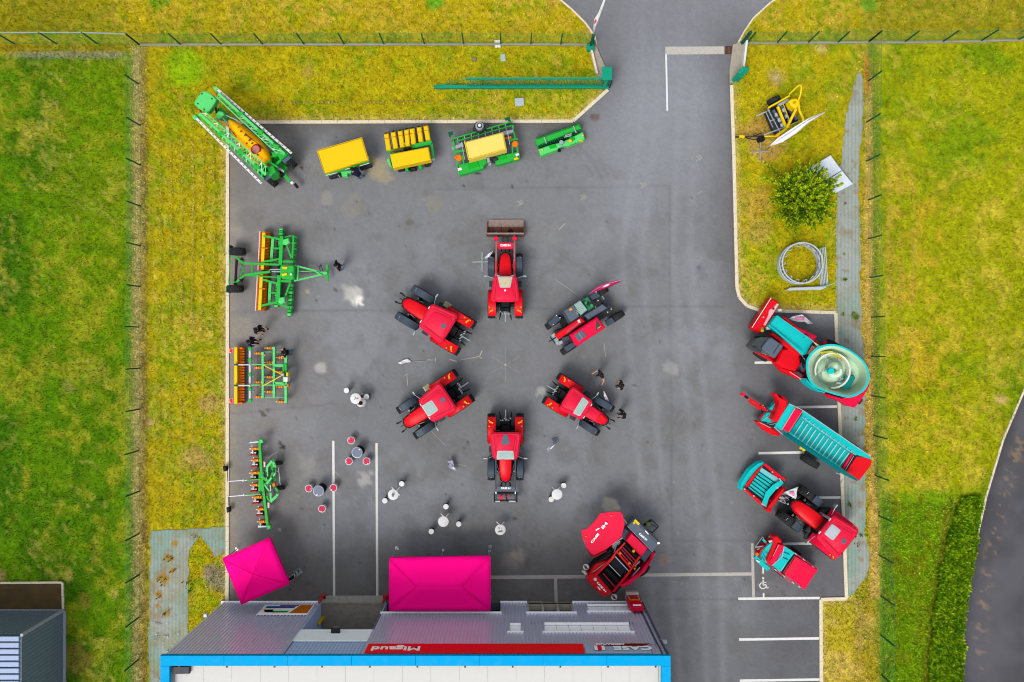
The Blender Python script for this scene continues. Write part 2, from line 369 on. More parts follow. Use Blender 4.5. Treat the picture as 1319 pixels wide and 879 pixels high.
def grid_obj(name, xs, ys, mask, z, colfn, mat, zfn=None):
    X, Y = np.meshgrid(xs, ys); nx, ny = len(xs), len(ys)
    cx = (X[:-1, :-1] + X[1:, 1:]) / 2; cy = (Y[:-1, :-1] + Y[1:, 1:]) / 2
    keep = np.ones(cx.shape, bool) if mask is None else mask(cx, cy)
    idx = np.arange(nx * ny).reshape(ny, nx); a = idx[:-1, :-1][keep]; b = idx[:-1, 1:][keep]; c = idx[1:, 1:][keep]; d = idx[1:, :-1][keep]
    F = np.stack([a, d, c, b], 1); used = np.unique(F); rm = np.full(nx * ny, -1); rm[used] = np.arange(len(used)); F = rm[F]
    x = X.ravel()[used]; y = Y.ravel()[used]
    V = np.stack([(x - 659.5) / S, (439.5 - y) / S, np.full(x.shape, z) if zfn is None else zfn(x, y)], 1)
    me = bpy.data.meshes.new(name); me.vertices.add(len(V)); me.vertices.foreach_set('co', V.ravel().astype(np.float32))
    me.loops.add(F.size); me.polygons.add(len(F)); me.loops.foreach_set('vertex_index', F.ravel().astype(np.int32))
    me.polygons.foreach_set('loop_start', np.arange(0, F.size, 4, dtype=np.int32)); me.polygons.foreach_set('loop_total', np.full(len(F), 4, np.int32))
    me.update(calc_edges=True); me.validate()
    C = np.ones((len(V), 4), np.float32); C[:, :3] = np.clip(colfn(x, y), 0, .85)
    at = me.color_attributes.new('tint', 'FLOAT_COLOR', 'POINT'); at.data.foreach_set('color', C.ravel())
    me.materials.append(mat); return link(name, me)
def tint_mat(name, rough, nodes):
    m = bpy.data.materials.new(name); m.use_nodes = True; nt = m.node_tree; b = nt.nodes['Principled BSDF']
    at = nd(nt, 'ShaderNodeAttribute'); at.attribute_name = 'tint'; b.inputs['Roughness'].default_value = rough; b.inputs['Specular IOR Level'].default_value = .05
    tc = nd(nt, 'ShaderNodeTexCoord'); out = nodes(nt, b, at.outputs['Color'], tc.outputs['Object']); nt.links.new(out, b.inputs['Base Color']); return m
def mulnoise(nt, col, vec, scale, lo, hi, detail=4, rough=.7):
    n = nd(nt, 'ShaderNodeTexNoise'); n.inputs['Scale'].default_value = scale; n.inputs['Detail'].default_value = detail; n.inputs['Roughness'].default_value = rough
    nt.links.new(vec, n.inputs['Vector']); mr = nd(nt, 'ShaderNodeMapRange'); mr.inputs[1].default_value = .3; mr.inputs[2].default_value = .7; mr.inputs[3].default_value = lo; mr.inputs[4].default_value = hi
    nt.links.new(n.outputs['Fac'], mr.inputs[0]); v = nd(nt, 'ShaderNodeVectorMath', operation='SCALE'); nt.links.new(col, v.inputs[0]); nt.links.new(mr.outputs[0], v.inputs['Scale']); return v.outputs[0], n.outputs['Fac']
def grass_nodes(nt, b, col, vec):
    o, f = mulnoise(nt, col, vec, 7, .7, 1.3, 8, .85); bp = nd(nt, 'ShaderNodeBump'); bp.inputs['Strength'].default_value = .6; bp.inputs['Distance'].default_value = .05
    nt.links.new(f, bp.inputs['Height']); nt.links.new(bp.outputs[0], b.inputs['Normal']); return o
def asph_nodes(nt, b, col, vec):
    o, f = mulnoise(nt, col, vec, 7, .84, 1.16, 9, .9); o, f2 = mulnoise(nt, o, vec, 30, .74, 1.26, 3)
    vo = nd(nt, 'ShaderNodeTexVoronoi'); vo.inputs['Scale'].default_value = 9; nt.links.new(vec, vo.inputs['Vector'])
    mr = nd(nt, 'ShaderNodeMapRange'); mr.inputs[1].default_value = .0; mr.inputs[2].default_value = .1; mr.inputs[3].default_value = .45; mr.inputs[4].default_value = 0; nt.links.new(vo.outputs['Distance'], mr.inputs[0])
    wn_ = nd(nt, 'ShaderNodeMath', operation='GREATER_THAN'); sp = nd(nt, 'ShaderNodeSeparateColor'); nt.links.new(vo.outputs['Color'], sp.inputs[0]); nt.links.new(sp.outputs[0], wn_.inputs[0]); wn_.inputs[1].default_value = .84
    mm = nd(nt, 'ShaderNodeMath', operation='MULTIPLY'); nt.links.new(mr.outputs[0], mm.inputs[0]); nt.links.new(wn_.outputs[0], mm.inputs[1])
    mx = nd(nt, 'ShaderNodeMix', data_type='RGBA'); nt.links.new(mm.outputs[0], mx.inputs[0]); nt.links.new(o, mx.inputs[6]); mx.inputs[7].default_value = (.5, .49, .46, 1)
    bp = nd(nt, 'ShaderNodeBump'); bp.inputs['Strength'].default_value = .5; bp.inputs['Distance'].default_value = .01; nt.links.new(f2, bp.inputs['Height']); nt.links.new(bp.outputs[0], b.inputs['Normal']); return mx.outputs[2]
grassm = tint_mat('grass_ground', .95, grass_nodes); asphm = tint_mat('asphalt', .85, asph_nodes)
def span(a, b, st, far, k=1.35):
    v = list(np.arange(a, b + st / 2, st)); s_ = st; lo = [a]; hi = [v[-1]]
    while hi[-1] < far: s_ *= k; hi.append(hi[-1] + s_); lo.insert(0, lo[0] - s_)
    return np.array(lo[:-1] + v + hi[1:], float)
ground = grid_obj('ground', span(-80, 1400, 4.5, 40000), span(-80, 960, 4.5, 40000), None, -.012, shrubby, grassm)
struct(ground)

def asph_col(x, y):
    n1 = fbm(x, y, 90, 5); n2 = fbm(x, y, 22, 15); n3 = fbm(x, y, 7, 25, 3)
    c = np.zeros(x.shape + (3,)) + L_((118, 119, 125))
    c = mixc(c, (134, 137, 147), sst(n1, .45, .7) * .5 + 0 * x)
    c = mixc(c, (100, 98, 98), sst(n2, .5, .72) * .35)
    c = mixc(c, (128, 122, 118), sst(470 - x, 0, 170) * (.3 + .7 * n2) * .8)
    c = mixc(c, (140, 143, 155), sst(x - 700, 0, 120) * sst(330 - y, 0, 200) * .6)
    c = mixc(c, (106, 101, 95), sst(y - 655, 0, 110) * sst(870 - x, 0, 60) * (.35 + .5 * n2))  # showroom's soft shade on the asphalt, painted in as a darker brown
    c = mixc(c, (84, 84, 90), sst(x - 930, 0, 70) * sst(y - 380, 0, 60) * (.55 + .2 * n2))
    c = mixc(c, (92, 92, 98), sst(y - 770, 0, 60) * sst(x - 840, 0, 20) * .35)
    c = mixc(c, (98, 90, 80), np.exp(-(segdist(x, y, [(294, 159), (738, 157)]) / 14) ** 2) * (.25 + .6 * n3))
    c = mixc(c, (150, 138, 120), np.exp(-(segdist(x, y, [(297, 165), (297, 770)]) / 9) ** 2) * (.2 + .6 * n3))
    c = mixc(c, (92, 84, 76), np.exp(-(segdist(x, y, [(942, 100), (949, 370), (975, 400)]) / 6) ** 2) * .5)
    # wheel tracks on the entrance
    for dx in (-34, -14, 16, 34):
        P = [(862 + dx, -40), (860 + dx, 150), (845 + dx * 1.3, 330), (880 + dx * 1.4, 700), (900 + dx, 990)]
        c = mixc(c, (140, 142, 152), np.exp(-(segdist(x, y, P) / 5) ** 2) * .28)
    # pale spills and dark oil marks
    rs = random.Random(4)
    spots = [(455, 382, 11, (188, 186, 184), .8), (462, 388, 6, (225, 222, 218), .9), (448, 372, 8, (165, 162, 160), .6), (470, 617, 10, (172, 170, 168), .7), (395, 600, 12, (150, 148, 144), .5), (413, 474, 8, (176, 174, 172), .7), (787, 652, 9, (196, 190, 178), .8), (782, 660, 12, (160, 155, 145), .4), (855, 722, 6.5, (150, 122, 110), .7), (660, 722, 12, (160, 152, 140), .45), (668, 715, 8, (170, 164, 150), .4), (697, 505, 6, (180, 178, 174), .6), (865, 475, 9, (168, 166, 166), .4), (485, 215, 12, (165, 150, 112), .6), (497, 226, 10, (166, 152, 118), .5), (305, 300, 9, (160, 148, 136), .4), (422, 255, 8, (148, 145, 142), .5), (353, 392, 3, (90, 60, 40), .5), (433, 374, 3, (70, 66, 64), .7), (407, 388, 2, (50, 48, 48), .7), (396, 376, 3, (170, 155, 130), .8), (338, 534, 4.5, (76, 68, 64), .8), (345, 528, 3, (80, 72, 66), .7), (364, 576, 3.4, (50, 48, 48), .9), (360, 571, 2.4, (64, 60, 58), .9), (388, 215, 3, (54, 50, 48), .9), (617, 224, 1.8, (44, 42, 42), .9), (612, 222, 2, (40, 40, 40), .9), (660, 241, 1.6, (50, 46, 44), .9), (597, 240, 1.3, (44, 42, 42), .9), (528, 287, 4, (94, 90, 80), .7), (663, 669, 2.2, (60, 58, 56), .8), (603, 570, 2, (70, 70, 72), .8), (1008, 762, 2.5, (62, 60, 62), .7), (1000, 757, 2.3, (62, 60, 62), .7), (1012, 766, 2.5, (56, 54, 56), .8), (900, 345, 3, (60, 60, 64), .4), (850, 440, 2.6, (76, 74, 76), .6), (353, 410, 4, (110, 96, 84), .5), (338, 433, 12, (142, 136, 128), .5), (315, 425, 14, (146, 138, 128), .5), (335, 700, 3, (62, 58, 54), .6), (347, 710, 4, (72, 68, 62), .5), (540, 610, 5, (150, 150, 150), .3), (768, 152, 4, (110, 80, 66), .8), (762, 150, 3, (80, 66, 60), .7), (560, 262, 10, (134, 128, 112), .4), (455, 265, 14, (140, 130, 116), .3), (330, 195, 18, (96, 88, 82), .6), (375, 200, 16, (120, 112, 104), .5)]
    for i in range(150): spots.append((rs.uniform(300, 1060), rs.uniform(165, 770), rs.uniform(.7, 1.5), rs.choice([(56, 54, 54), (66, 64, 62), (150, 148, 144)]), .6))
    for i in range(40): spots.append((rs.uniform(300, 1060), rs.uniform(175, 870), rs.uniform(8, 24), rs.choice([(90, 88, 88), (100, 97, 94), (134, 132, 132)]), .22))
    for cx, cy, r, col, k in spots:
        q = (abs(x - cx) < r * 2.2 + 2) & (abs(y - cy) < r * 2.2 + 2)
        xx = x[q]; yy = y[q]; f = sst(r - np.hypot(xx - cx, yy - cy) + (fbm(xx, yy, max(3, r * .8), int(cx * 3)) - .5) * r * 1.6, -r * .35, r * .4) * k; c[q] = mixc(c[q], col, f)
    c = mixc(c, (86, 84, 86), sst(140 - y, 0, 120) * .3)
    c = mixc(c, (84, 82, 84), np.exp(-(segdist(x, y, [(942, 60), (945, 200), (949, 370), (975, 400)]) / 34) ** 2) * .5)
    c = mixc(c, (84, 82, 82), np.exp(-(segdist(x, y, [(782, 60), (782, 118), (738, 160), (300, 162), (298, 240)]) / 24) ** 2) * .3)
    # faint turning marks of tyres
    for cx, cy, r, a0, a1, k in ((655, 470, 150, 0, 360, .12), (655, 470, 172, 20, 200, .14), (780, 560, 120, 200, 330, .2), (500, 300, 90, 180, 300, .16), (900, 560, 150, 100, 200, .2), (560, 690, 110, 190, 340, .2), (700, 250, 80, 0, 120, .2), (405, 520, 70, 270, 60, .16), (720, 700, 60, 150, 300, .25), (940, 600, 90, 120, 230, .22)):
        a = np.degrees(np.arctan2(cy - y, x - cx)) % 360; w_ = (a > a0) & (a < a1) if a0 < a1 else (a > a0) | (a < a1); d = np.abs(np.hypot(x - cx, y - cy) - r + 5 * np.sin(a / 23.))
        c = mixc(c, (62, 62, 64), (np.exp(-(d / 1.6) ** 2) + np.exp(-((d - 9) / 1.6) ** 2)) * w_ * k * .6 * sst(n2, .35, .6))
    # seams between paving lanes
    for P in ([(300, 402), (630, 398), (945, 394)], [(862, 240), (866, 700)], [(560, 244), (860, 240)], [(300, 533), (430, 520)], [(860, 696), (968, 696)], [(860, 772), (960, 772)]):
        c = mixc(c, (84, 84, 88), np.exp(-(segdist(x, y, P) / 1.4) ** 2) * .28)
    return c * (.93 + .14 * vnoise(x / 2.7, y / 2.7, 9))[..., None] * np.array([1.22, 1.225, 1.17])
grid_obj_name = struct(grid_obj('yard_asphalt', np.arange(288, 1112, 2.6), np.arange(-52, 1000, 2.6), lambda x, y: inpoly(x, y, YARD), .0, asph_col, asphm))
def road_col(x, y):
    n = fbm(x, y, 12, 8); c = np.zeros(x.shape + (3,)) + L_((72, 72, 76)); c = mixc(c, (96, 96, 102), sst(fbm(x, y, 60, 3), .4, .7) * .5 + 0 * x)
    e = segdist(x, y, ROAD[:9]); f = sst(fbm(x, y, 7, 8), .56, .64) * np.exp(-((e - 22) / 8) ** 2) * sst(y - 530, 0, 30); c = mixc(c, (140, 116, 92), f * .6)
    return mixc(c, (52, 52, 56), np.exp(-(e / 9) ** 2) * .45) * 1.25
struct(grid_obj('side_road', np.arange(1225, 1620, 3), np.arange(330, 1200, 3), lambda x, y: inpoly(x, y, ROAD), .0, road_col, asphm))
struct(grid_obj('north_road', np.arange(-2500, 3800, 30), np.arange(-160, -49, 10), None, .0, road_col, asphm))
def fab_col(x, y):
    n = fbm(x, y, 26, 6); c = np.zeros(x.shape + (3,)) + L_((160, 168, 160)); c = mixc(c, (134, 164, 150), sst(n, .42, .6) * sst(y - 390, -60, 40) * .8); c = mixc(c, (150, 144, 100), sst(fbm(x, y, 9, 19, 3), .5, .62) * .45 * (x < 500)); c = mixc(c, (138, 140, 110), sst(fbm(x, y, 16, 29, 4), .5, .66) * .35)
    c = mixc(c, (150, 126, 96), sst(fbm(x, y, 10, 66), .62, .72) * .6)
    for cx, cy, r in ((1088, 262, 2), (1087, 327, 2.6), (1088, 360, 3), (1085, 405, 3), (1102, 407, 6), (1101, 540, 3), (1094, 650, 4), (218, 718, 7), (210, 745, 9), (205, 765, 6), (222, 735, 5), (215, 790, 6), (203, 780, 4), (226, 700, 5)):
        c = mixc(c, (104, 120, 30) if cx > 500 else (168, 128, 40), sst(r - np.hypot(x - cx, y - cy) + (fbm(x, y, 5, 9) - .5) * r, 0, r * .5) * .9)
    return c
def fab_nodes(nt, b, col, vec):
    o, f = mulnoise(nt, col, vec, 7, .88, 1.12, 6); w = nd(nt, 'ShaderNodeTexWave'); w.inputs['Scale'].default_value = 1.35; w.inputs['Distortion'].default_value = .6; nt.links.new(vec, w.inputs['Vector'])
    mr = nd(nt, 'ShaderNodeMapRange'); mr.inputs[3].default_value = .91; mr.inputs[4].default_value = 1.07; nt.links.new(w.outputs['Fac'], mr.inputs[0]); v = nd(nt, 'ShaderNodeVectorMath', operation='SCALE'); nt.links.new(o, v.inputs[0]); nt.links.new(mr.outputs[0], v.inputs['Scale']); return v.outputs[0]
fabm = tint_mat('weed_membrane_weave', .8, fab_nodes)
def fz(x, y): return .012 + .02 * fbm(x, y, 14, 2)
def fmask(P): return lambda x, y: inpoly(x + (fbm(x, y, 9, 31) - .5) * 5, y, P)
struct(grid_obj('weed_membrane', np.arange(1070, 1126, 1.6), np.arange(88, 775, 1.6), fmask(FABR), 0, fab_col, fabm, fz))
struct(grid_obj('weed_membrane', np.arange(188, 294, 1.6), np.arange(676, 1000, 1.6), fmask(FABL), 0, fab_col, fabm, fz))

# ------------------------------------------------------------------ kerbs, one stone at a time
kerb = struct(link('kerb', None)); kme = MB().box((0, 0, .0), (1, 1, 1), 0, 0).mesh('kerbstone', kerbm, False)
def kerb_run(pts, w=.21, h=.07, step=20, parent=kerb):
    for i in range(len(pts) - 1):
        a = Vector(pts[i]); b = Vector(pts[i + 1]); d = b - a; n = max(1, round(d.length / step))
        for k in range(n):
            p = a + d * (k + .5) / n; o = link('kerbstone', kme, parent); q = W(p.x, p.y, 0); o.location = (q.x, q.y, h / 2 - .03 + random.uniform(-.004, .004))
            o.rotation_euler = (0, 0, math.atan2(-d.y, d.x) + random.uniform(-.004, .004)); o.scale = (d.length / n / S - .012, w, h + .06)
kerb_run([(293.5, 158), (738, 156.5), (783, 116)]); kerb_run([(293.5, 163), (293, 777)])
kerb_run([(768, 58), (766, 47), (754, 30), (736, 12), (712, -8), (640, -40)], .1, .05)
kerb_run([(942, 110), (945, 200), (949, 370), (952, 383), (962, 394), (978, 400), (1076, 403), (1090, 771), (1057, 772), (1058, 990)])
kerb_run([(1110, -42), (1020, -14), (992, 4), (970, 24), (958, 42), (950, 57)], .1, .05)
kerb_run([(1360, 420), (1319, 503), (1292, 566), (1270, 640), (1252, 720), (1241, 800), (1238, 880), (1240, 990)], .13, .04)

# ------------------------------------------------------------------ painted markings
def worn(name, col, k):
    m = paint(name, col, .8, var=.1, scale=6, dirt=k, dirtcol=(120, 120, 122)); return m
linem = worn('line_paint', (238, 236, 232), .3); lineworn = worn('worn_line_paint', (196, 190, 182), .55); chalk = paint('chalk', (190, 188, 170), .9, dirt=.5, dirtcol=(120, 120, 122))
mk = struct(link('ground_markings', None))
def stripe(pts, w, mat=linem, z=.005, name='painted_line'):
    mb = MB()
    for i in range(len(pts) - 1):
        a = Vector(pts[i]); b = Vector(pts[i + 1]); d = (b - a).normalized(); n = Vector((-d.y, d.x)) * w / 2
        mb.add([W(*(a + n), 0) + Vector((0, 0, z)), W(*(b + n), 0) + Vector((0, 0, z)), W(*(b - n), 0) + Vector((0, 0, z)), W(*(a - n), 0) + Vector((0, 0, z))], [(0, 1, 2, 3)])
    return mb.obj(name, mat, mk, False)
stripe([(429.3, 568), (430.5, 779)], 3); stripe([(485, 571), (486, 779)], 3)
stripe([(618, 744), (754, 743)], 4.5, lineworn); stripe([(826, 741), (968.3, 739.5)], 4.2, lineworn); stripe([(715.5, 744.8), (716.5, 776)], 4, lineworn, .009)
stripe([(969, 700), (970.5, 769)], 3.6, lineworn, .009)
for P in ([(972, 467.5), (1000, 467)], [(1026, 524.8), (1078, 524)], [(977, 584), (1036, 583)], [(975, 642), (1083, 641)], [(1008, 701), (1060, 700)], [(951, 771.5), (1056, 770.5)], [(952, 824), (1056, 822.5)], [(953, 877), (1056, 875.5)]): stripe(P, 3.2)
stripe([(1079.5, 408), (1086, 585)], 1.6, lineworn)
stripe([(983, 728), (983, 739)], 2.2, linem, .009); stripe([(983.5, 764), (983.5, 770)], 2.2, linem, .009)
stripe([(858, 70.5), (859.5, 143)], 2.2)
stripe([(857, 65.5), (933, 65)], 10, lineworn)
# wheelchair symbol
mb = MB()
def ws(x, y): return W(977 + x, 745 + y, 0) + Vector((0, 0, .013))
for i in range(14):
    a0 = R(-20 - i * 17); a1 = R(-20 - (i + 1) * 17); ps = [ws(5.5 + r_ * math.cos(a), 9.5 - r_ * math.sin(a)) for r_, a in ((4.6, a0), (4.6, a1), (3.3, a1), (3.3, a0))]; mb.add(ps, [(0, 1, 2, 3)])
for a, b, w_ in (((6, 2), (6, 9), 1.6), ((6, 5.3), (10, 5.3), 1.2), ((6, 8.6), (9.8, 8.6), 1.6), ((9.5, 8.6), (11, 12.6), 1.4), ((11, 12.6), (13, 12), 1.2)):
    A = Vector(a); B = Vector(b); d = (B - A).normalized(); n = Vector((-d.y, d.x)) * w_ / 2; mb.add([ws(*(A + n)), ws(*(B + n)), ws(*(B - n)), ws(*(A - n))], [(0, 1, 2, 3)])
mb.add([ws(6 + 1.5 * math.cos(t * .785), 0 + 1.5 * math.sin(t * .785)) for t in range(8)], [tuple(range(8))]); mb.obj('wheelchair_symbol', linem, mk, False)
# chalk scribbles
C_ = MB()
def chs(a, b, w=.9):
    A = Vector(a); B = Vector(b); d = (B - A).normalized(); n = Vector((-d.y, d.x)) * w / 2; z = Vector((0, 0, .012)); C_.add([W(*(A + n)) + z, W(*(B + n)) + z, W(*(B - n)) + z, W(*(A - n)) + z], [(0, 1, 2, 3)])
for a in range(6): t = R(90 + 60 * a); chs((651 + 3 * math.cos(t), 470 - 3 * math.sin(t)), (651 + 21 * math.cos(t), 470 - 21 * math.sin(t)), .2)
for x, y in ((900, 204), (828, 239), (751, 254), (670, 262)): chs((x - 4, y - 3), (x + 1, y), .7); chs((x + 1, y), (x - 3, y + 4), .7); chs((x, y - 4), (x + 4, y - 1), .6); chs((x + 4, y - 1), (x + 1, y + 3), .6)
for a, b, w_ in (((715, 360), (741, 378), .5), ((778, 442), (780, 460), .6), ((728, 288), (720, 296), .8), ((592, 464), (616, 460), .7), ((579, 463), (588, 466), 1.4), ((617, 461), (621, 452), 1.3), ((614, 459), (621, 462), 1), ((524, 482), (525, 497), .7), ((521, 484), (526, 482), .5), ((556, 556), (574, 574), .4), ((898, 250), (905, 246), .6), ((580, 597), (600, 600), .4), ((432, 608), (436, 612), .6), ((345, 590), (358, 582), .9), ((550, 463.5), (561, 462.5), .5), ((561, 461), (561, 466), .8)): chs(a, b, w_)
C_.add([W(651 + 1.5 * math.cos(t * .785), 470 + 1.5 * math.sin(t * .785)) + Vector((0, 0, .013)) for t in range(8)], [tuple(range(8))]); C_.obj('chalk_marks', chalk, mk, False)
# ------------------------------------------------------------------ main building
def lc(c): return c
clad = paint('grey_cladding', (.53, .55, .68), .28, .35, var=.05, scale=.6, spec=.6, raw=True); cladd = paint('dark_cladding', (.36, .47, .66), .4, 0, var=.08, raw=True)
parap = paint('blue_coping', (0, 172, 236), .6, var=.05, dirt=.05, spec=.03, scale=1.2, dirtcol=(180, 215, 230)); roofm = paint('white_roof_membrane', (222, 220, 216), .7, var=.03, scale=.5, dirt=.12, dirtcol=(190, 180, 160))
frost = paint('frosted_window', (.78, .82, .84), .45, var=.06, raw=True); trimw = paint('white_trim', (.84, .84, .84), .5, var=.03, raw=True); signred = paint('sign_red', (.8, .004, .006), .45, var=.02, spec=.1, raw=True); signw = paint('sign_white', (.82, .82, .82), .4, raw=True)
HB = 8.2; YB = (439.5 - 776) / S                 # facade height and its plan line
XL = (287 - 659.5) / S; XR = (826.5 - 659.5) / S; DP = 16.0
bld = link('showroom_building', None); bld.location = ((XL + XR) / 2, YB, 0)
tag(bld, 'grey ribbed metal showroom with blue roof edge and red name board along the bottom', 'building')
ox, oy = bld.location.x, bld.location.y
def wx(px): return (px - 659.5) / S - ox
def ribbed(x0, x1, z0, z1, y=0.0, mat=clad, name='cladding', pitch=.205, parent=bld):
    if x1 < x0: x0, x1 = x1, x0
    prof = []; x = x0
    while x < x1 - .01:
        for dx, dy in ((0, 0), (.11, 0), (.13, .06), (.18, .06)):
            if x + dx < x1: prof.append((x + dx, dy))
        x += pitch
    prof.append((x1, 0)); vs = []
    for X, d in prof: vs += [(X, y + d, z0), (X, y + d, z1)]
    fs = [(2 * i, 2 * i + 1, 2 * i + 3, 2 * i + 2) for i in range(len(prof) - 1)]
    b = MB().add(vs, fs); b.add([(x0, y, z0), (x1, y, z0), (x1, y, z1), (x0, y, z1), (x0, y - .08, z0), (x1, y - .08, z0), (x1, y - .08, z1), (x0, y - .08, z1)], [(4, 5, 6, 7), (0, 1, 5, 4), (2, 3, 7, 6), (1, 2, 6, 5), (3, 0, 4, 7)])
    return b.obj(name, mat, parent, False)
a0, a1 = wx(287), wx(413); r0, r1 = wx(413), wx(497); e1 = wx(826.5)
ribbed(a0, a1, 0.15, HB); ribbed(r0, r1, 6.1, HB, -.12, cladd)
# shop front, with openings at ground level
XD = wx(645); XW0 = wx(679); XW1 = wx(737)
ribbed(r1, XD, 2.0, 6.8); ribbed(XD, XW0, .15, 3.6); ribbed(XW0, XW1, 2.0, 3.6)
V0 = wx(755); V1 = wx(806)
ribbed(XW1, V0, .15, 3.6); ribbed(V0, V1, .15, .75); ribbed(V0, V1, 1.75, 3.6); ribbed(V1, e1, .15, 3.6)
# upper band with two windows
q0, q1 = wx(656.8), wx(670.8); s0, s1 = wx(696.5), wx(795); k = .0
q0, q1 = (656.8 - 659.5) / S * .92 - ox, (670.8 - 659.5) / S * .92 - ox; s0, s1 = (702 - 659.5) / S * .9 - ox, (812.5 - 659.5) / S * .905 - ox
ribbed(XD, q0, 3.6, 6.8); ribbed(q0, q1, 3.6, 3.95); ribbed(q0, q1, 5.0, 6.8); ribbed(q1, s0, 3.6, 6.8); ribbed(s0, s1, 3.6, 3.85); ribbed(s0, s1, 5.0, 6.8); ribbed(s1, e1, 3.6, 6.8)
ribbed(r1, e1, 6.8, HB, -.005)
def window(x0, x1, z0, z1, mull=0, dep=.16):
    w = link('window', None, bld); w.location = (0, 0, 0)
    MB().box(((x0 + x1) / 2, .03, z1 + .03), (x1 - x0 + .3, .16, .06)).obj('lintel', trimw, w); MB().box(((x0 + x1) / 2, .0, z0 - .02), (x1 - x0, .3, .04)).obj('sill', trimw, w)
    nn = mull + 1
    for i in range(nn):
        u0 = x0 + (x1 - x0) * i / nn; u1 = x0 + (x1 - x0) * (i + 1) / nn
        g = MB().add([(u0 + .01, -.02, z0), (u1 - .01, -.02, z0), (u1 - .01, -dep, z1), (u0 + .01, -dep, z1), (u0 + .01, -.06, z0), (u1 - .01, -.06, z0), (u1 - .01, -dep - .04, z1), (u0 + .01, -dep - .04, z1)], [(0, 1, 2, 3), (7, 6, 5, 4), (0, 4, 5, 1), (2, 6, 7, 3), (1, 5, 6, 2), (3, 7, 4, 0)]); g.obj('pane', frost, w)
window(q0, q1, 3.95, 5.0, 0, .06); window(s0, s1, 3.85, 5.0, 6, .06); window(V0, V1, .75, 1.75, 2, .06)
# low glazed shop front with pale frame, seen in the opening
w = link('window', None, bld); f = MB(); f.box(((XW0 + XW1) / 2, -.28, .05), (XW1 - XW0, .56, .1)); f.box(((XW0 + XW1) / 2, -.5, 1.93), (XW1 - XW0, .1, .1))
for i in range(4): f.box((XW0 + (XW1 - XW0) * i / 3 + (.05 if i == 0 else -.05 if i == 3 else 0), -.3, .95), (.13, .5, 1.7))
f.box(((XW0 + XW1) / 2, -.42, .62), (XW1 - XW0, .1, .1)); f.obj('frame', paint('cream_frame', (214, 210, 190), .5), w)
for i in range(3): MB().box((XW0 + (XW1 - XW0) * (i + .5) / 3, -.5, 1.0), ((XW1 - XW0) / 3 - .14, .03, 1.75), 0, 0).obj('pane', glassd, w)
d_ = link('door', None, bld); MB().box(((wx(497) + XD) / 2, -.5, 1.0), (XD - wx(497), .08, 2.0), 0, 0).obj('glazing', glassd, d_); MB().box(((wx(497) + XD) / 2, -.22, .06), (XD - wx(497), .5, .12)).obj('step', bluegrey, d_)
# white drip flashings
F = MB()
for x0, x1, z in ((a0 - .05, a1 + .02, .12), (XD - .02, XW0, .12), (XW1, e1, .12), (wx(497), XD + .08, 2.0), (XW0 - .1, XW1 + .12, 2.0)): F.box(((x0 + x1) / 2, .06, z), (x1 - x0, .13, .05))
F.obj('flashing', trimw, bld)
MB().box(((a0 + e1) / 2, -.03, .05), (e1 - a0, .1, .1), 0, 0).obj('plinth', conc, bld)
# recessed porch
MB().box(((r0 + r1) / 2, -1.6, .03), (r1 - r0, 3.2, .06), 0, 0).obj('porch_floor', conc, bld); MB().box(((r0 + r1) / 2, .18, .04), (r1 - r0, .5, .08), 0, 0).obj('doorstep', paint('pale_concrete', (196, 192, 180), .9, var=.15, dirt=.3), bld)
MB().box((r0 + .04, -1.6, 2.3), (.06, 3.2, 4.4), 0, 0).obj('porch_side', cladd, bld); MB().box((r1 + .05, -1.6, 2.3), (.06, 3.2, 4.4), 0, 0).obj('porch_side', cladd, bld)
MB().box(((r0 + r1) / 2, -3.2, 2.3), (r1 - r0, .08, 4.4), 0, 0).obj('shutter', bluegrey, bld)
MB().box(((r0 + r1) / 2, -.06, 5.28), (r1 - r0, .1, 1.6), 0, .02).obj('fascia_panel', paint('pale_fascia', (.72, .80, .84), .4, var=.04, raw=True), bld)
lm = MB().box(((r0 + r1) / 2 + .05, .12, 5.0), (.5, .3, .2)).obj('wall_lamp', steel, bld); MB().box(((r0 + r1) / 2 + .05, .22, 4.88), (.36, .1, .1)).obj('lens', white, lm)
# other walls
for nm, c, d in (('wall', (a0 + .05, -DP / 2 - .1, HB / 2), (.1, DP, HB)), ('wall', (e1 - .05, -DP / 2 - .1, HB / 2), (.1, DP, HB)), ('wall', ((a0 + e1) / 2, -DP, HB / 2), (e1 - a0 - .3, .1, HB))): MB().box(c, d, 0, 0).obj(nm, clad, bld)
MB().bar((e1 - .02, .04, .1), (e1 - .02, .04, HB), .12).bar((e1 - .3, .06, .1), (e1 - .3, .06, HB), .08).obj('downpipe', bluegrey, bld)
MB().box((e1 + .15, .0, 6.2), (.35, .25, .3)).bar((e1 - .05, 0, 6.2), (e1 + .3, 0, 6.2), .06).obj('floodlight', galv, bld)
MB().box((a0 - .12, .05, 2.4), (.2, .2, .2)).obj('floodlight', white, bld)
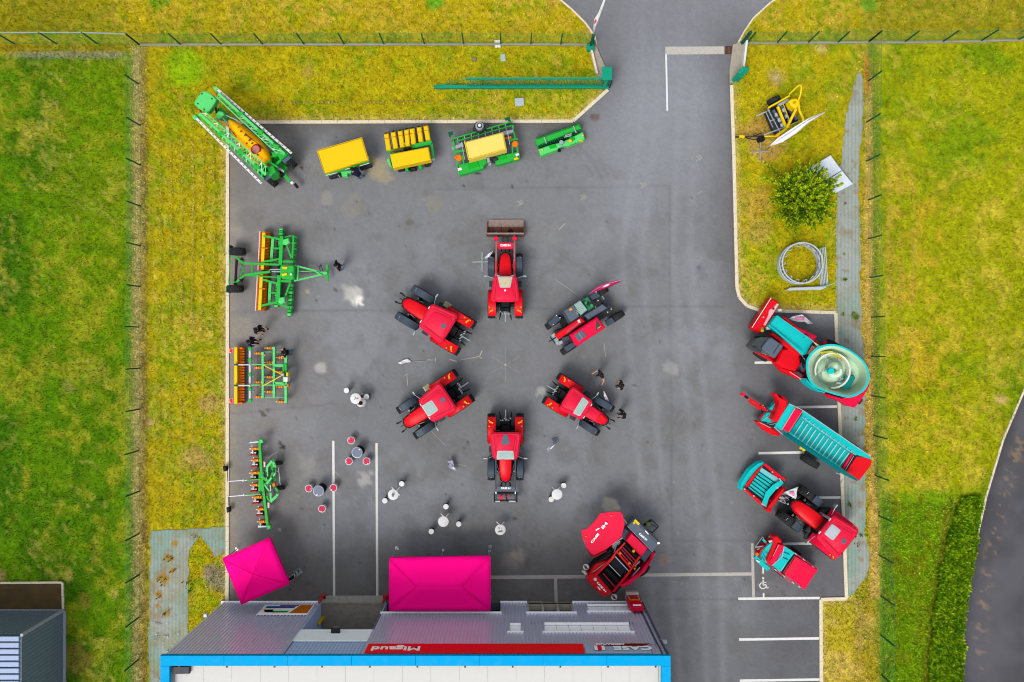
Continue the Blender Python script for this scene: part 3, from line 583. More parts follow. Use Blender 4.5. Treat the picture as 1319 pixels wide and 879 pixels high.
# roof deck and coping
zp = HB + .12; cw = .47; y_out = .08
dk = MB().box(((a0 + e1) / 2, -DP / 2 - .1, HB - .45), (e1 - a0 - .2, DP - .2, .1), 0, 0).obj('roof', roofm, bld)
nsh = 17; sw = (e1 - a0 - 2 * cw) / nsh
rme = MB().prism([(-sw / 2 + .003, -DP + .6), (sw / 2 - .003, -DP + .6), (sw / 2 - .003, -cw - .02), (-sw / 2 + .003, -cw - .02)], -.03, .0, .004).mesh('roof_sheet', roofm, False)
for i in range(nsh):
    o = link('roof_sheet', rme, dk); o.location = (a0 + cw + sw * (i + .5), 0, HB - .34 + random.uniform(0, .008))
cp = MB()
for x0, x1, y0, y1 in ((a0 - .1, e1 + .1, -cw, y_out), (a0 - .1, a0 + cw - .08, -DP, -cw), (e1 - cw + .08, e1 + .1, -DP, -cw)):
    L = max(x1 - x0, y1 - y0); n = max(1, int(L / 3.1))
    for i in range(n):
        if x1 - x0 > y1 - y0: u0 = x0 + (x1 - x0) * i / n; u1 = x0 + (x1 - x0) * (i + 1) / n; c = ((u0 + u1) / 2, (y0 + y1) / 2); d = (u1 - u0 - .006, y1 - y0)
        else: u0 = y0 + (y1 - y0) * i / n; u1 = y0 + (y1 - y0) * (i + 1) / n; c = ((x0 + x1) / 2, (u0 + u1) / 2); d = (x1 - x0, u1 - u0 - .006)
        MB().box((c[0], c[1], zp - .1), (d[0], d[1], .24), 0, .015).obj('coping_panel', parap, bld, False)
for i in range(11): MB().box((a0 + .9 + i * (e1 - a0 - 1.6) / 10, -cw - .04, zp - .02), (.09, .1, .06)).obj('bracket', steel, bld)
MB().box((a0 + .9, -.8, zp - .3), (.9, .4, .2)).obj('vent_duct', steel, bld)
# name board: red band, white board at the right end
def wxz(px, z): return (px - 659.5) / S * (H - z) / H - ox
b0 = wxz(472, 7.5) ; b1 = wxz(752, 7.5); c1 = wxz(838, 7.5)
sb = MB().box(((b0 + b1) / 2, .1, 7.45), (b1 - b0, .06, 1.16), 0, .01).obj('sign_board', signred, bld)
t = link('lettering', text_mesh('Migaud', .7, signw, bold=True), sb); t.rotation_euler = (R(90), 0, R(180)); t.location = (wxz(510, 7.5), .14, 7.52); t.scale = (1.35, 1, 1)
MB().box(((b1 + c1) / 2 + .02, .08, 7.45), (c1 - b1 - .06, .05, 1.16), 0, .01).obj('sign_board', paint('sign_slate', (.30, .37, .50), .5, raw=True), bld)
sb2 = MB().add([(wxz(771, 7), .125, 6.9), (wxz(838, 7), .125, 6.9), (wxz(828, 7.1), .125, 7.16), (wxz(771, 7), .125, 7.16), (wxz(771, 7), .15, 6.9), (wxz(838, 7), .15, 6.9), (wxz(828, 7.1), .15, 7.16), (wxz(771, 7), .15, 7.16)], [(0, 1, 2, 3), (7, 6, 5, 4), (0, 4, 5, 1), (1, 5, 6, 2), (2, 6, 7, 3), (3, 7, 4, 0)]).obj('sign_board', darkred, bld)
def wtext(txt, size, mat, px, z, sx=1.0, par=None):
    t = link('lettering', text_mesh(txt, size, mat, bold=True), par or bld); t.rotation_euler = (R(90), 0, R(180)); t.location = (wxz(px, z), .17, z); t.scale = (sx, 1, 1); return t
wtext('AGRICULTURE', .24, signw, 786, 7.03, 1.0); wtext('CASE', .62, signw, 815, 7.52, 1.45); wtext('I', .72, signw, 777, 7.52, 1.5); wtext('I', .72, signw, 767.5, 7.52, 1.5); wtext('I', .78, signred, 772, 7.5, 1.5)
# picture banner near the left end
pb = MB().add([(wxz(342, .7), .07, .75), (wxz(405, .7), .07, .75), (wxz(405, .7), .07, 2.45), (wxz(342, .7), .07, 2.45), (wxz(342, .7), .1, .75), (wxz(405, .7), .1, .75), (wxz(405, .7), .1, 2.45), (wxz(342, .7), .1, 2.45)], [(0, 1, 2, 3), (7, 6, 5, 4), (0, 4, 5, 1), (1, 5, 6, 2), (2, 6, 7, 3), (3, 7, 4, 0)]).obj('picture_banner', signw, bld)
def flatq(pts, mat, nm='print'):
    vs = [(wxz(x, .7), .104, z) for x, z in pts] + [(wxz(x, .7), .108, z) for x, z in pts]; n = len(pts)
    MB().add(vs, [tuple(range(n)), tuple(range(2 * n - 1, n - 1, -1))] + [(i, (i + 1) % n, n + (i + 1) % n, n + i) for i in range(n)]).obj(nm, mat, pb, False)
flatq([(388, .8), (404, .8), (404, 2.2), (381, 2.2)], orange); flatq([(346, 1.0), (384, 1.0), (382, 1.35), (346, 1.35)], paint('print_blue', (50, 110, 200), .5)); flatq([(348, 1.8), (380, 1.8), (378, 2.1), (360, 2.1)], green); flatq([(346, 1.6), (358, 1.6), (360, 2.05), (350, 2.05)], black); flatq([(362, .8), (386, .8), (386, .95), (362, .95)], darkred)

# ------------------------------------------------------------------ small dark building, lower left
shed = link('outbuilding', None); shed.location = W(40, 860, 0); tag(shed, 'dark grey clad outbuilding with pale blue roof panels at the lower left corner', 'building')
sx1 = (82 - 659.5) / S - shed.location.x; sy1 = (439.5 - 786) / S - shed.location.y; sxa = sx1 - 9.5; sya = sy1 - 9; hs_ = 4.1
slate = paint('dark_slate_cladding', (126, 146, 160), .5, .1, var=.12); ridge_ = paint('pale_trim', (176, 182, 190), .5)
def ribbed2(p0, p1, z0, z1, out, mat, par):
    a = Vector(p0); b = Vector(p1); d = b - a; n = int(d.length / .25); o = Vector(out) * .03; vs = []
    for i in range(n):
        for t_, k_ in ((0, 0), (.45, 0), (.6, 1), (.9, 1)):
            q = a + d * (i + t_) / n + o * k_; vs += [(q.x, q.y, z0), (q.x, q.y, z1)]
    vs += [(b.x, b.y, z0), (b.x, b.y, z1)]; return MB().add(vs, [(2 * i, 2 * i + 1, 2 * i + 3, 2 * i + 2) for i in range(len(vs) // 2 - 1)]).obj('cladding', mat, par, False)
ribbed2((sxa, sy1), (sx1, sy1), 0, hs_, (0, 1), slate, shed); ribbed2((sx1, sy1), (sx1, sya), 0, hs_, (1, 0), slate, shed); ribbed2((sxa, sya), (sx1, sya), 0, hs_, (0, -1), slate, shed); ribbed2((sxa, sya), (sxa, sy1), 0, hs_, (-1, 0), slate, shed)
MB().bar((sx1 + .02, sy1 + .02, 0), (sx1 + .02, sy1 + .02, hs_ + .05), .16).obj('corner_trim', ridge_, shed)
MB().box(((sxa + sx1) / 2, (sya + sy1) / 2, hs_ - .05), (sx1 - sxa - .05, sy1 - sya - .05, .08), 0, 0).obj('roof', slate, shed)
shp = paint('pale_blue_roof', (140, 156, 186), .4, .3, var=.1); npn = 24; pwid = (sy1 - sya) / npn
pm = MB().prism([(sxa, -pwid / 2 + .03), (sx1 - .1, -pwid / 2 + .03), (sx1 - .1, pwid / 2 - .03), (sxa, pwid / 2 - .03)], 0, .09, .03).mesh('roof_panel', shp, False)
for i in range(npn): o = link('roof_panel', pm, shed); o.location = (0, sy1 - pwid * (i + .5), hs_ + .01)
MB().box(((sxa + sx1) / 2, sy1 - .02, .06), (sx1 - sxa, .14, .14), 0, 0).obj('plinth', ridge_, shed); MB().box((sx1 + .1, (sya + sy1) / 2 - .05, .05), (.16, sy1 - sya, .1), 0, 0).obj('gutter_channel', ridge_, shed)
mb = MB(); a = W(-200, 751); b = W(81, 785); mb.add([(a.x, a.y, .004), (b.x, a.y, .004), (b.x, b.y, .004), (a.x, b.y, .004)], [(0, 3, 2, 1)])
struct(mb.obj('gravel_bed', paint('brown_gravel', (98, 80, 48), .95, var=.55, scale=1.1, bump=1, dirt=.8, dirtcol=(74, 74, 72)), None, False))
kb2 = struct(link('kerb', None)); kerb_run([(-180, 752), (81, 750)], .13, .1, 20, kb2); kerb_run([(81.5, 750), (82, 785)], .13, .1, 20, kb2)

# ------------------------------------------------------------------ fences
meshm = paint('fence_wire', (50, 150, 84), .6)
def fence(label, pts, tops, hgt=1.8, plinth=True, group=None, screen=0, dens=.16, last=True):
    base = W(pts[0][0], pts[0][1], 0); root = link('wire_fence', None); root.location = base; tag(root, label, 'fence')
    pz = .18 if plinth else .02
    for i, p in enumerate(pts):
        q = W(*p) - base
        if i < len(pts) - 1 or last: MB().box((q.x, q.y, hgt / 2 + .02), (.07, .07, hgt + .04), 0, .01).obj('post', dgreen, root)
    for i in range(len(pts) - 1):
        a = W(*pts[i]) - base; b = W(*pts[i + 1]) - base; m = MB(); d = (b - a); L = d.length; d.normalize()
        n = int((hgt - pz) / .2)
        for k in range(n + 1): z = pz + .02 + (hgt - pz - .04) * k / n; m.bar((a.x, a.y, z), (b.x, b.y, z), .007 if k not in (0, n) else .014)
        nv = int(L / dens)
        for k in range(1, nv): q = a + d * L * k / nv; m.bar((q.x, q.y, pz), (q.x, q.y, hgt - .02), .005)
        m.obj('mesh_panel', meshm, root, False)
        if i in range(screen):
            nn = 9
            pass
            MB().bar((a.x, a.y, hgt), (b.x, b.y, hgt), .06, .04).obj('top_rail', paint('grey_rail', (150, 172, 172), .5), root, False)
        if plinth: m = MB().bar((a.x, a.y, pz / 2), (b.x, b.y, pz / 2),   .11, pz).obj('plinth', conc, root, False)
    return root
fence('green wire fence with a pale top rail at the upper left corner of the picture', [(-150, 57), (-96, 57), (-42, 57), (19, 57), (73, 57), (126, 57), (181, 59)], None, screen=6, plinth=False)
fence('long green wire fence on a concrete base along the top left lawns', [(181, 59), (234, 58.8), (286, 58.6), (339.5, 58.5), (392.5, 58.4), (444, 58.3), (495, 58.2), (547, 58), (597.5, 58), (645, 58), (683.7, 58.3), (722, 58.6), (760, 59)], None)
fence('green wire fence on a concrete base right of the entrance along the top', [(962, 56.5), (1000, 56.5), (1040, 56.2), (1078, 56), (1118, 55), (1164, 55.4), (1213, 55), (1262, 54), (1310, 52.5), (1360, 51), (1410, 50)], None)
fence('thin green wire fence running down the left side between field and lawn', [(181, 59), (179, 109), (181, 162), (181, 213), (181.5, 266), (181, 317), (181, 369.5), (179, 421.5), (180, 474.5), (180, 527), (179, 580.5), (180, 632.5), (179.5, 687.5), (180, 740), (180, 794.6), (179, 849), (179, 903), (179, 957)], None, 1.75, False, dens=.6)
fence('thin green wire fence running down the right side beside the dry strip', [(1118, 55), (1118.5, 104.5), (1116.5, 157.5), (1116, 208), (1118, 258), (1118.2, 308), (1120, 358), (1122, 408.8), (1122.5, 459), (1122.5, 510), (1125, 561), (1127, 612.5), (1131, 664), (1132, 715), (1134.5, 768), (1134, 818), (1135.5, 869.5), (1137, 920), (1139, 970)], None, 1.75, False, dens=.6)

# ------------------------------------------------------------------ sliding gate and gate piers
g0 = W(560, 114.5); gate = link('sliding_gate', None); gate.location = g0; tag(gate, 'open green sliding gate of thin bars resting on the top lawn', 'gate')
xa = 0; xb = (783 - 560) / S; xc = (603 - 560) / S
MB().bar((0, 0, .3), (xb, .02, .3), .2, .22).obj('bottom_beam', gteal, gate); MB().bar((xc, 0, 1.85), (xb, .02, 1.85), .1, .1).obj('top_rail', gteal, gate); MB().bar((0, 0, .42), (xc, 0, 1.85), .03).obj('brace', gteal, gate)
bme = MB().bar((0, 0, .35), (0, 0, 1.83), .03).mesh('bar', gteal, False); nb = int((xb - xc) / .11)
for i in range(nb + 1): o = link('bar', bme, gate); o.location = (xc + (xb - xc) * i / nb, .01, 0)
pier = link('gate_post', None); pier.location = W(777, 109); tag(pier, 'green guide post at the right end of the sliding gate', 'gate post')
MB().box((0, -.25, .95), (.22, .2, 1.9)).box((0, .3, .95), (.22, .2, 1.9)).obj('post', gteal, pier); MB().box((0, 0, 1.95), (.62, .8, .14)).obj('roller_housing', gteal, pier); MB().box((.28, 0, .6), (.3, .5, 1.1)).obj('motor_box', steel, pier)
gw = link('gate_wall', None); gw.location = W(771, 78); tag(gw, 'slanting pale concrete strip between fence post and sliding gate', 'wall')
def localpoly(root, pts, z0, z1, mat, name, ch=.02): 
    return MB().prism([(W(*p) - root.location).xy for p in pts], z0, z1, ch).obj(name, mat, root)
localpoly(gw, [(761, 62), (768, 61), (782, 92), (780, 106), (769, 98)], -.02, .12, conc, 'slab'); localpoly(gw, [(759, 63), (762, 63), (770, 97), (767, 97)], 0, .35, kerbm, 'upstand')
gp = link('gate_post', None); gp.location = W(760.5, 61.5); tag(gp, 'green post with square turquoise foot at the left of the entrance', 'gate post')
MB().box((0, 0, .97), (.16, .16, 1.94)).obj('post', dgreen, gp); MB().box((-.02, -.1, .22), (.46, .4, .44)).obj('cabinet', gteal, gp)
gr = link('gate_wall', None); gr.location = W(950, 80); tag(gr, 'broad pale concrete slab with white rail at the right of the entrance', 'wall')
localpoly(gr, [(944, 58), (958, 54), (961, 57), (955, 92), (947, 104), (940, 109), (939, 92), (943, 62)], -.02, .14, conc, 'slab'); localpoly(gr, [(957.5, 56), (960.5, 56), (956, 92), (953.5, 92)], .1, .55, white, 'rail')
gb = link('gate_post', None); gb.location = W(955, 57); tag(gb, 'dark green post standing on the slab right of the entrance', 'gate post'); MB().box((0, 0, .95), (.16, .16, 1.9), R(30)).obj('post', dgreen, gb)
gc = link('gate_cabinet', None); gc.location = W(951, 100); tag(gc, 'slanted green gate catch cabinet at the end of the white rail', 'cabinet'); localpoly(gc, [(944, 104), (955, 92), (961, 95), (951, 106)], 0, .9, gteal, 'cabinet'); MB().box((-.25, -.1, .8), (.22, .5, 1.6), R(-40)).obj('catch_post', gteal, gc)
gs = link('gate_lamp', None); gs.location = W(938, 65); tag(gs, 'rusty drain grate at the right end of the worn white stripe', 'drain')
gs.name = 'drain_grate'; m = MB(); m.box((0, 0, .02), (.44, .5, .03), 0, 0).obj('frame', steel, gs)
for i in range(5): MB().box((-.17 + i * .085, 0, .045), (.04, .44, .02), 0, 0).obj('slat', rust, gs)
for nm, lb, px, py, w_, h_, mt in (('cover_plate', 'small white access plate standing against the top fence base', 641, 57, .38, .5, white), ('cover_plate', 'pale green cover plate on the top lawn just south of the fence', 648, 75, .33, .45, paint('pale_plate', (176, 196, 184), .6)), ('cover_plate', 'light grey square cover plate on the lawn below the sliding gate', 669, 132, .58, .52, paint('grey_plate', (184, 196, 206), .6)), ('cover_plate', 'small dull violet plate in the grass left of the pale green one', 611, 77, .26, .24, paint('dull_plate', (150, 126, 110), .8))):
    o = link(nm, None); o.location = W(px, py); tag(o, lb, 'cover'); MB().box((0, 0, .05), (w_, h_, .1), R(3), .02).obj('plate', mt, o)

# ------------------------------------------------------------------ people
import bmesh
def person(label, px, py, ang, top, legs, arms=((.12, -.3, 1.0), (.12, .3, 1.0)), sit=False, hair_col=hairm, cat='person', lean=.0, sc=1.0, sleeves=True):
    """ang: the way the person faces; arms: right and left hand positions"""
    hz = .55 if sit else .95; o = W(px, py); rt = link('person', None); rt.location = o; rt.rotation_euler = (0, 0, R(ang)); sc = sc * 1.1; rt.scale = (sc,) * 3; tag(rt, label, cat)
    J = {'pel': (0, 0, hz), 'belly': (.01, 0, hz + .2), 'chest': (.02 + lean * .5, 0, hz + .42), 'neck': (.02 + lean, 0, hz + .56), 'head': (.05 + lean * 1.2, 0, hz + .66), 'crown': (.05 + lean * 1.2, 0, hz + .77)}
    E = [('pel', 'belly'), ('belly', 'chest'), ('chest', 'neck'), ('neck', 'head'), ('head', 'crown')]
    Rr = {'pel': (.18, .15), 'belly': (.17, .14), 'chest': (.21, .16), 'neck': (.055, .055), 'head': (.085, .1), 'crown': (.07, .08)}
    for s_, hnd in ((-1, arms[0]), (1, arms[1])):
        k = 'r' if s_ < 0 else 'l'; sh = Vector((.02 + lean, s_ * .2, hz + .46)); hd = Vector(hnd); el = (sh + hd) / 2 + Vector((-.06, s_ * .05, -.03)); fr_ = (hd - el).normalized()
        J[k + 'sh'] = sh; J[k + 'el'] = el; J[k + 'wr'] = hd; J[k + 'ha'] = hd + fr_ * .08
        E += [('chest', k + 'sh'), (k + 'sh', k + 'el'), (k + 'el', k + 'wr'), (k + 'wr', k + 'ha')]; Rr[k + 'sh'] = (.085, .085); Rr[k + 'el'] = (.055, .055); Rr[k + 'wr'] = (.03, .03); Rr[k + 'ha'] = (.035, .02)
        for q in range(5):
            f_ = J[k + 'ha'] + fr_ * (.05 if q else .0) + Vector((0, (q - 2) * .018 * s_, -.01 * q)); 
            if q == 0: f_ = J[k + 'wr'] + fr_ * .06 + Vector((0, -s_ * .05, 0))
            J[k + 'f%d' % q] = f_; E.append((k + ('ha' if q else 'wr'), k + 'f%d' % q)); Rr[k + 'f%d' % q] = (.009, .009)
        if sit: kn = (.42, s_ * .12, .52); an = (.42, s_ * .12, .1); 
        else: kn = (.04 * s_ + .02, s_ * .1, .5); an = (.06 * s_, s_ * .11, .09)
        J[k + 'hp'] = (0, s_ * .09, hz - .05); J[k + 'kn'] = kn; J[k + 'an'] = an; J[k + 'to'] = (an[0] + .16, an[1] + s_ * .02, .04)
        E += [('pel', k + 'hp'), (k + 'hp', k + 'kn'), (k + 'kn', k + 'an'), (k + 'an', k + 'to')]; Rr[k + 'hp'] = (.1, .1); Rr[k + 'kn'] = (.062, .062); Rr[k + 'an'] = (.045, .045); Rr[k + 'to'] = (.04, .035)
    keys = list(J); me = bpy.data.meshes.new('body'); me.from_pydata([tuple(J[k]) for k in keys], [(keys.index(a), keys.index(b)) for a, b in E], [])
    ob = bpy.data.objects.new('body', me); COL.objects.link(ob); sk = ob.modifiers.new('s', 'SKIN'); sk.use_smooth_shade = True
    for i, k in enumerate(keys): v = me.skin_vertices[0].data[i]; v.radius = Rr[k]; v.use_root = (k == 'pel')
    sb_ = ob.modifiers.new('d', 'SUBSURF'); sb_.levels = 1; sb_.render_levels = 1
    dg = bpy.context.evaluated_depsgraph_get(); nm_ = bpy.data.meshes.new_from_object(ob.evaluated_get(dg)); bpy.data.objects.remove(ob); nm_.name = 'body'
    nm_.materials.clear(); shoe = blk
    for m_ in (skin, top, legs, shoe): nm_.materials.append(m_)
    hands = [Vector(arms[0]), Vector(arms[1])]
    for p_ in nm_.polygons:
        c = p_.center; i = 1
        if c.z > hz + .56: i = 0
        elif min((c - h_).length for h_ in hands) < (.13 if sleeves else .3) and abs(c.y) > .16: i = 0
        elif (c.z < hz + .04 and abs(c.y) < .24 and min((c - h_).length for h_ in hands) > .14): i = 2
        if c.z < .1: i = 3
        p_.material_index = i
    link('body', nm_, rt)
    hx_ = .05 + lean * 1.2; zz = hz + .74; rings = []
    for k_, (dz, rr) in enumerate(((-.1, .085), (-.04, .108), (.03, .108), (.08, .08), (.105, .03))):
        rings.append([(hx_ - .018 + math.cos(t * math.pi / 5) * rr * 1.08 * (.78 if math.cos(t * math.pi / 5) > .3 and dz < 0 else 1), math.sin(t * math.pi / 5) * rr, zz + dz) for t in range(10)])
    MB().loft(rings).obj('hair', hair_col, rt)
    fc = MB(); fx = hx_ + .1
    fc.box((fx, 0, hz + .66), (.03, .022, .04)); fc.obj('nose', skin, rt); ey = MB()
    for s_ in (-1, 1): ey.box((fx - .012, s_ * .032, hz + .69), (.012, .022, .012), 0, 0)
    ey.obj('eyes', black, rt); MB().box((fx - .012, 0, hz + .615), (.012, .045, .01), 0, 0).obj('mouth', darkred, rt)
    for s_ in (-1, 1): MB().box((hx_, s_ * .095, hz + .67), (.035, .02, .055)).obj('ear', skin, rt)
    return rt
person('person in navy shirt stretching a bare arm out near the right hand tractor', 771, 480.5, 205, navy, navy, ((.35, -.22, 1.25), (.15, .52, 1.3)), sleeves=False)
person('person in black standing alone right of the navy clad person', 797, 494.5, 185, blk, blk, ((.2, -.18, 1.15), (.2, .18, 1.15)))
person('person in black beside the nose of the right hand tractor holding a white paper', 799.5, 530.5, 200, blk, blk, ((.25, -.15, 1.1), (.3, .15, 1.1)))
person('person in black top and light blue jeans beside the tongue of the disc harrow', 441.5, 345, 200, blk, jeans, ((.1, -.32, .95), (.1, .3, .95)))
person('upper of the two people talking above the orange roller, in dark clothes', 341, 424.5, -35, blk, blk, ((.3, -.18, 1.0), (.25, .25, 1.0)), sleeves=False)
person('lower of the two people talking above the orange roller, dark shirt with pale collar', 332, 440, -10, navy, blk, ((.35, -.2, 1.15), (.3, .2, 1.1)))
person('person in black top and grey jeans at the corner of the green tine frame', 376.5, 454, 185, blk, jeans, ((.2, -.2, 1.2), (.2, .2, 1.2)))
person('person in dark clothes and jeans stooping in front of the plain yellow hopper', 466.5, 230, 145, navy, jeans, ((.35, -.12, .9), (.35, .12, .9)), lean=.2)
person('person with black hair in a white top sitting at the round table farthest left', 472.5, 519, 140, wcloth, blk, ((.42, -.15, .95), (.4, .2, .95)), sit=True, lean=.08)
person('person in black under the right edge of the small square pink canopy', 365, 731, 200, blk, blk)

# ------------------------------------------------------------------ pink canopies
pinkm = paint('magenta_canvas', (.8, .001, .19), .8, var=.04, spec=.04, raw=True); pinks = paint('magenta_seam', (.7, .001, .17), .8, raw=True); polem = paint('canopy_pole', (200, 200, 204), .4, .5)
def canopy(name, label, corners, ze, zp_, ridge=None):
    c = [W(u, v, ze) for u, v in corners]; ctr = sum(c, Vector()) / 4; rt = link(name, None); rt.location = (ctr.x, ctr.y, 0); tag(rt, label, 'canopy')
    L = [q - rt.location for q in c]; pk = [Vector((0, 0, zp_))] if not ridge else [L[0] * .5 + L[3] * .5, L[1] * .5 + L[2] * .5]
    m = MB(); n = 6
    if ridge:
        a = pk[0].lerp(pk[1], .27); b = pk[0].lerp(pk[1], .73); a.z = b.z = zp_
        tri = [(L[0], L[1], b, a), (L[2], L[3], a, b), (L[3], L[0], a, a), (L[1], L[2], b, b)]
    else: tri = [(L[i], L[(i + 1) % 4], pk[0], pk[0]) for i in range(4)]
    for A, B, C2, D2 in tri:      # each slope sags a little between its poles
        g = []
        for j in range(n + 1):
            for i in range(n + 1):
                u, v = i / n, j / n; p = A.lerp(B, u).lerp(D2.lerp(C2, u), v); p.z -= .1 * math.sin(math.pi * u) * math.sin(math.pi * v) * (1 if True else 0); g.append(p)
        m.add(g, [(j * (n + 1) + i, j * (n + 1) + i + 1, (j + 1) * (n + 1) + i + 1, (j + 1) * (n + 1) + i) for j in range(n) for i in range(n)])
    hubs = [pk[0]] * 4 if not ridge else [a, b, b, a] if False else None
    sp_ = pk[0] if not ridge else None
    for i in range(4):
        tp = sp_ if sp_ is not None else (tri[0][3] if i in (0, 3) else tri[0][2]); MB().tube(L[i] + Vector((0, 0, .01)), tp + Vector((0, 0, .012)), .012, 5).obj('seam', pinks, rt)
    cv = m.obj('canvas', pinkm, rt); sl = cv.modifiers.new('t', 'SOLIDIFY'); sl.thickness = .012
    for i in range(4):
        a, b = L[i], L[(i + 1) % 4]; v = MB(); k = 24; P = []
        nrm = Vector(((b - a).y, -(b - a).x, 0)).normalized() * .012
        for j in range(k + 1): q = a.lerp(b, j / k); w_ = math.sin(j * 1.4) * .012; P.append((q.x + nrm.x * (1 + w_ * 40), q.y + nrm.y * (1 + w_ * 40), q.z)); P.append((q.x + nrm.x * 2, q.y + nrm.y * 2, q.z - .25))
        o = v.add(P, [(2 * j, 2 * j + 1, 2 * j + 3, 2 * j + 2) for j in range(k)]).obj('valance', pinkm, rt)
        s2 = o.modifiers.new('t', 'SOLIDIFY'); s2.thickness = .008
        q = a.lerp(Vector((0, 0, a.z)), .03); MB().tube((q.x, q.y, 0), (q.x, q.y, a.z - .02), .03, 8).box((q.x, q.y, .02), (.2, .2, .04)).obj('pole', polem, rt)
        qb = b.lerp(Vector((0, 0, b.z)), .03); MB().tube((q.x, q.y, a.z - .08), (qb.x, qb.y, b.z - .08), .016, 6).obj('eave_bar', polem, rt)
    return rt, L
canopy('pink_canopy', 'small square magenta canopy turned at an angle beside the building', [(286.6, 720), (430 / 3.88 + 200, 779), (372, 752.8), (346.5, 693.5)], 2.25, 2.8)
bt, BL = canopy('pink_canopy', 'large rectangular magenta canopy in front of the building doors', [(502, 719.5), (502, 786.5), (631, 787), (631, 718)][::1], 2.5, 3.6, None) if False else canopy('pink_canopy', 'large rectangular magenta canopy in front of the building doors', [(501, 787), (631.5, 787), (631.5, 717.5), (501.5, 719.5)], 2.45, 2.85, True)
for px, py in ((571, 708), (630.5, 709)):
    o = link('tent_weight', None); o.location = W(px, py + 1); tag(o, 'small pale stake with guy line %s of the large pink canopy' % ('at the upper edge' if px < 600 else 'at the upper right corner'), 'stake'); MB().lathe((0, 0, 0), (0, 0, 1), [(0, .09), (.06, .08), (.1, .03), (.35, .02)], 10).obj('stake', white, o)
    MB().tube((0, 0, .3), (-.1, -.55, 1.6), .008, 5).obj('guy_line', white, o)
rk = link('leaflet_rack', None); rk.location = W(384, 736.5); rk.rotation_euler = (0, 0, R(35)); tag(rk, 'wire rack of black and white leaflets beside the small square pink canopy', 'rack')
MB().bar((-.2, 0, 0), (-.2, 0, 1.5), .03).bar((.2, 0, 0), (.2, 0, 1.5), .03).box((0, 0, .03), (.5, .4, .05)).obj('frame', galv, rk)
for i in range(5): MB().add([(-.22, .12, .35 + i * .25), (.22, .12, .35 + i * .25), (.22, -.02, .62 + i * .25), (-.22, -.02, .62 + i * .25), (-.22, .1, .33 + i * .25), (.22, .1, .33 + i * .25), (.22, -.04, .6 + i * .25), (-.22, -.04, .6 + i * .25)], [(0, 1, 2, 3), (7, 6, 5, 4), (0, 4, 5, 1), (1, 5, 6, 2), (2, 6, 7, 3), (3, 7, 4, 0)]).obj('leaflet', white if i % 2 else blk, rk)

# ------------------------------------------------------------------ tables, stools, drums
def lathe_z(prof, n=24): return MB().lathe((0, 0, 0), (0, 0, 1), prof, n)
def bistro():
    r_ = link('bistro_table', None); lathe_z([(1.06, .3), (1.07, .335), (1.09, .335), (1.10, .32)]).obj('tabletop', white, r_); MB().tube((0, 0, .03), (0, 0, 1.07), .03, 8).obj('leg', polem, r_)
    MB().bar((-.26, -.26, .03), (.26, .26, .03), .06, .04).bar((-.26, .26, .034), (.26, -.26, .034), .06, .04).obj('base', polem, r_); return r_
def wstool():
    r_ = link('bar_stool', None); lathe_z([(.70, .14), (.72, .175), (.75, .17), (.76, .1)], 18).obj('seat', white, r_)
    for a in (20, 140, 260): MB().tube((.1 * math.cos(R(a)), .1 * math.sin(R(a)), .72), (.22 * math.cos(R(a)), .22 * math.sin(R(a)), 0), .014, 6).obj('leg', blk, r_)
    MB().lathe((0, 0, .3), (0, 0, 1), [(0, .155), (.02, .155)], 14).obj('footrest', blk, r_); return r_
redtop = paint('red_cushion', (222, 60, 90), .7); drumm = paint('slate_drum_lid', (112, 124, 144), .4, .2, dirt=.15); ringw = paint('pale_rim', (200, 206, 214), .4, .3)
def drum():
    r_ = link('drum_table', None); lathe_z([(0, .3), (.28, .3), (.3, .312), (.32, .3), (.6, .3), (.62, .312), (.64, .3), (.9, .3)]).obj('body', blk, r_); lathe_z([(.9, .34), (.93, .345), (.94, .33)]).obj('rim', ringw, r_); lathe_z([(.93, .31), (.95, .3)]).obj('lid', drumm, r_); MB().box((.16, .2, .96), (.1, .07, .02)).obj('ashtray', white, r_); return r_
def dstool():
    r_ = link('drum_stool', None); lathe_z([(0, .2), (.2, .21), (.4, .235), (.5, .24)], 20).obj('body', wcloth, r_); lathe_z([(.48, .248), (.52, .25), (.54, .235)], 20).obj('rim', ringw, r_); lathe_z([(.52, .22), (.56, .19), (.565, .05)], 20).obj('cushion', redtop, r_); MB().box((-.12, .1, .57), (.08, .05, .01), .5, 0).obj('label_patch', white, r_); return r_
protos = {}
def place(kind, fn, label, px, py, z, cat, group, rz=0):
    if kind not in protos: protos[kind] = fn(); o = protos[kind]
    else: o = copy_tree(protos[kind])
    q = W(px, py, z); o.location = (q.x, q.y, 0); o.rotation_euler = (0, 0, R(rz)); tag(o, label, cat, group); return o
GT = 'white standing tables'; GS = 'white bar stools'; GD = 'slate topped drums'; GR = 'red topped drum stools'
place('t', bistro, 'white round table with small papers beside the seated person, farthest left', 458, 513.7, 1.1, 'table', GT)
place('t', bistro, 'white round table with a posy on it right of the long white line', 506.4, 637.5, 1.1, 'table', GT)
place('t', bistro, 'bare white round table among three white stools above the large pink canopy', 571, 672.2, 1.1, 'table', GT)
place('t', bistro, 'white round table with dark leaflets standing alone below the bottom tractor', 644.4, 682.8, 1.1, 'table', GT)
place('t', bistro, 'bare white round table with two stools right of the bottom tractor', 717.5, 637.2, 1.1, 'table', GT)
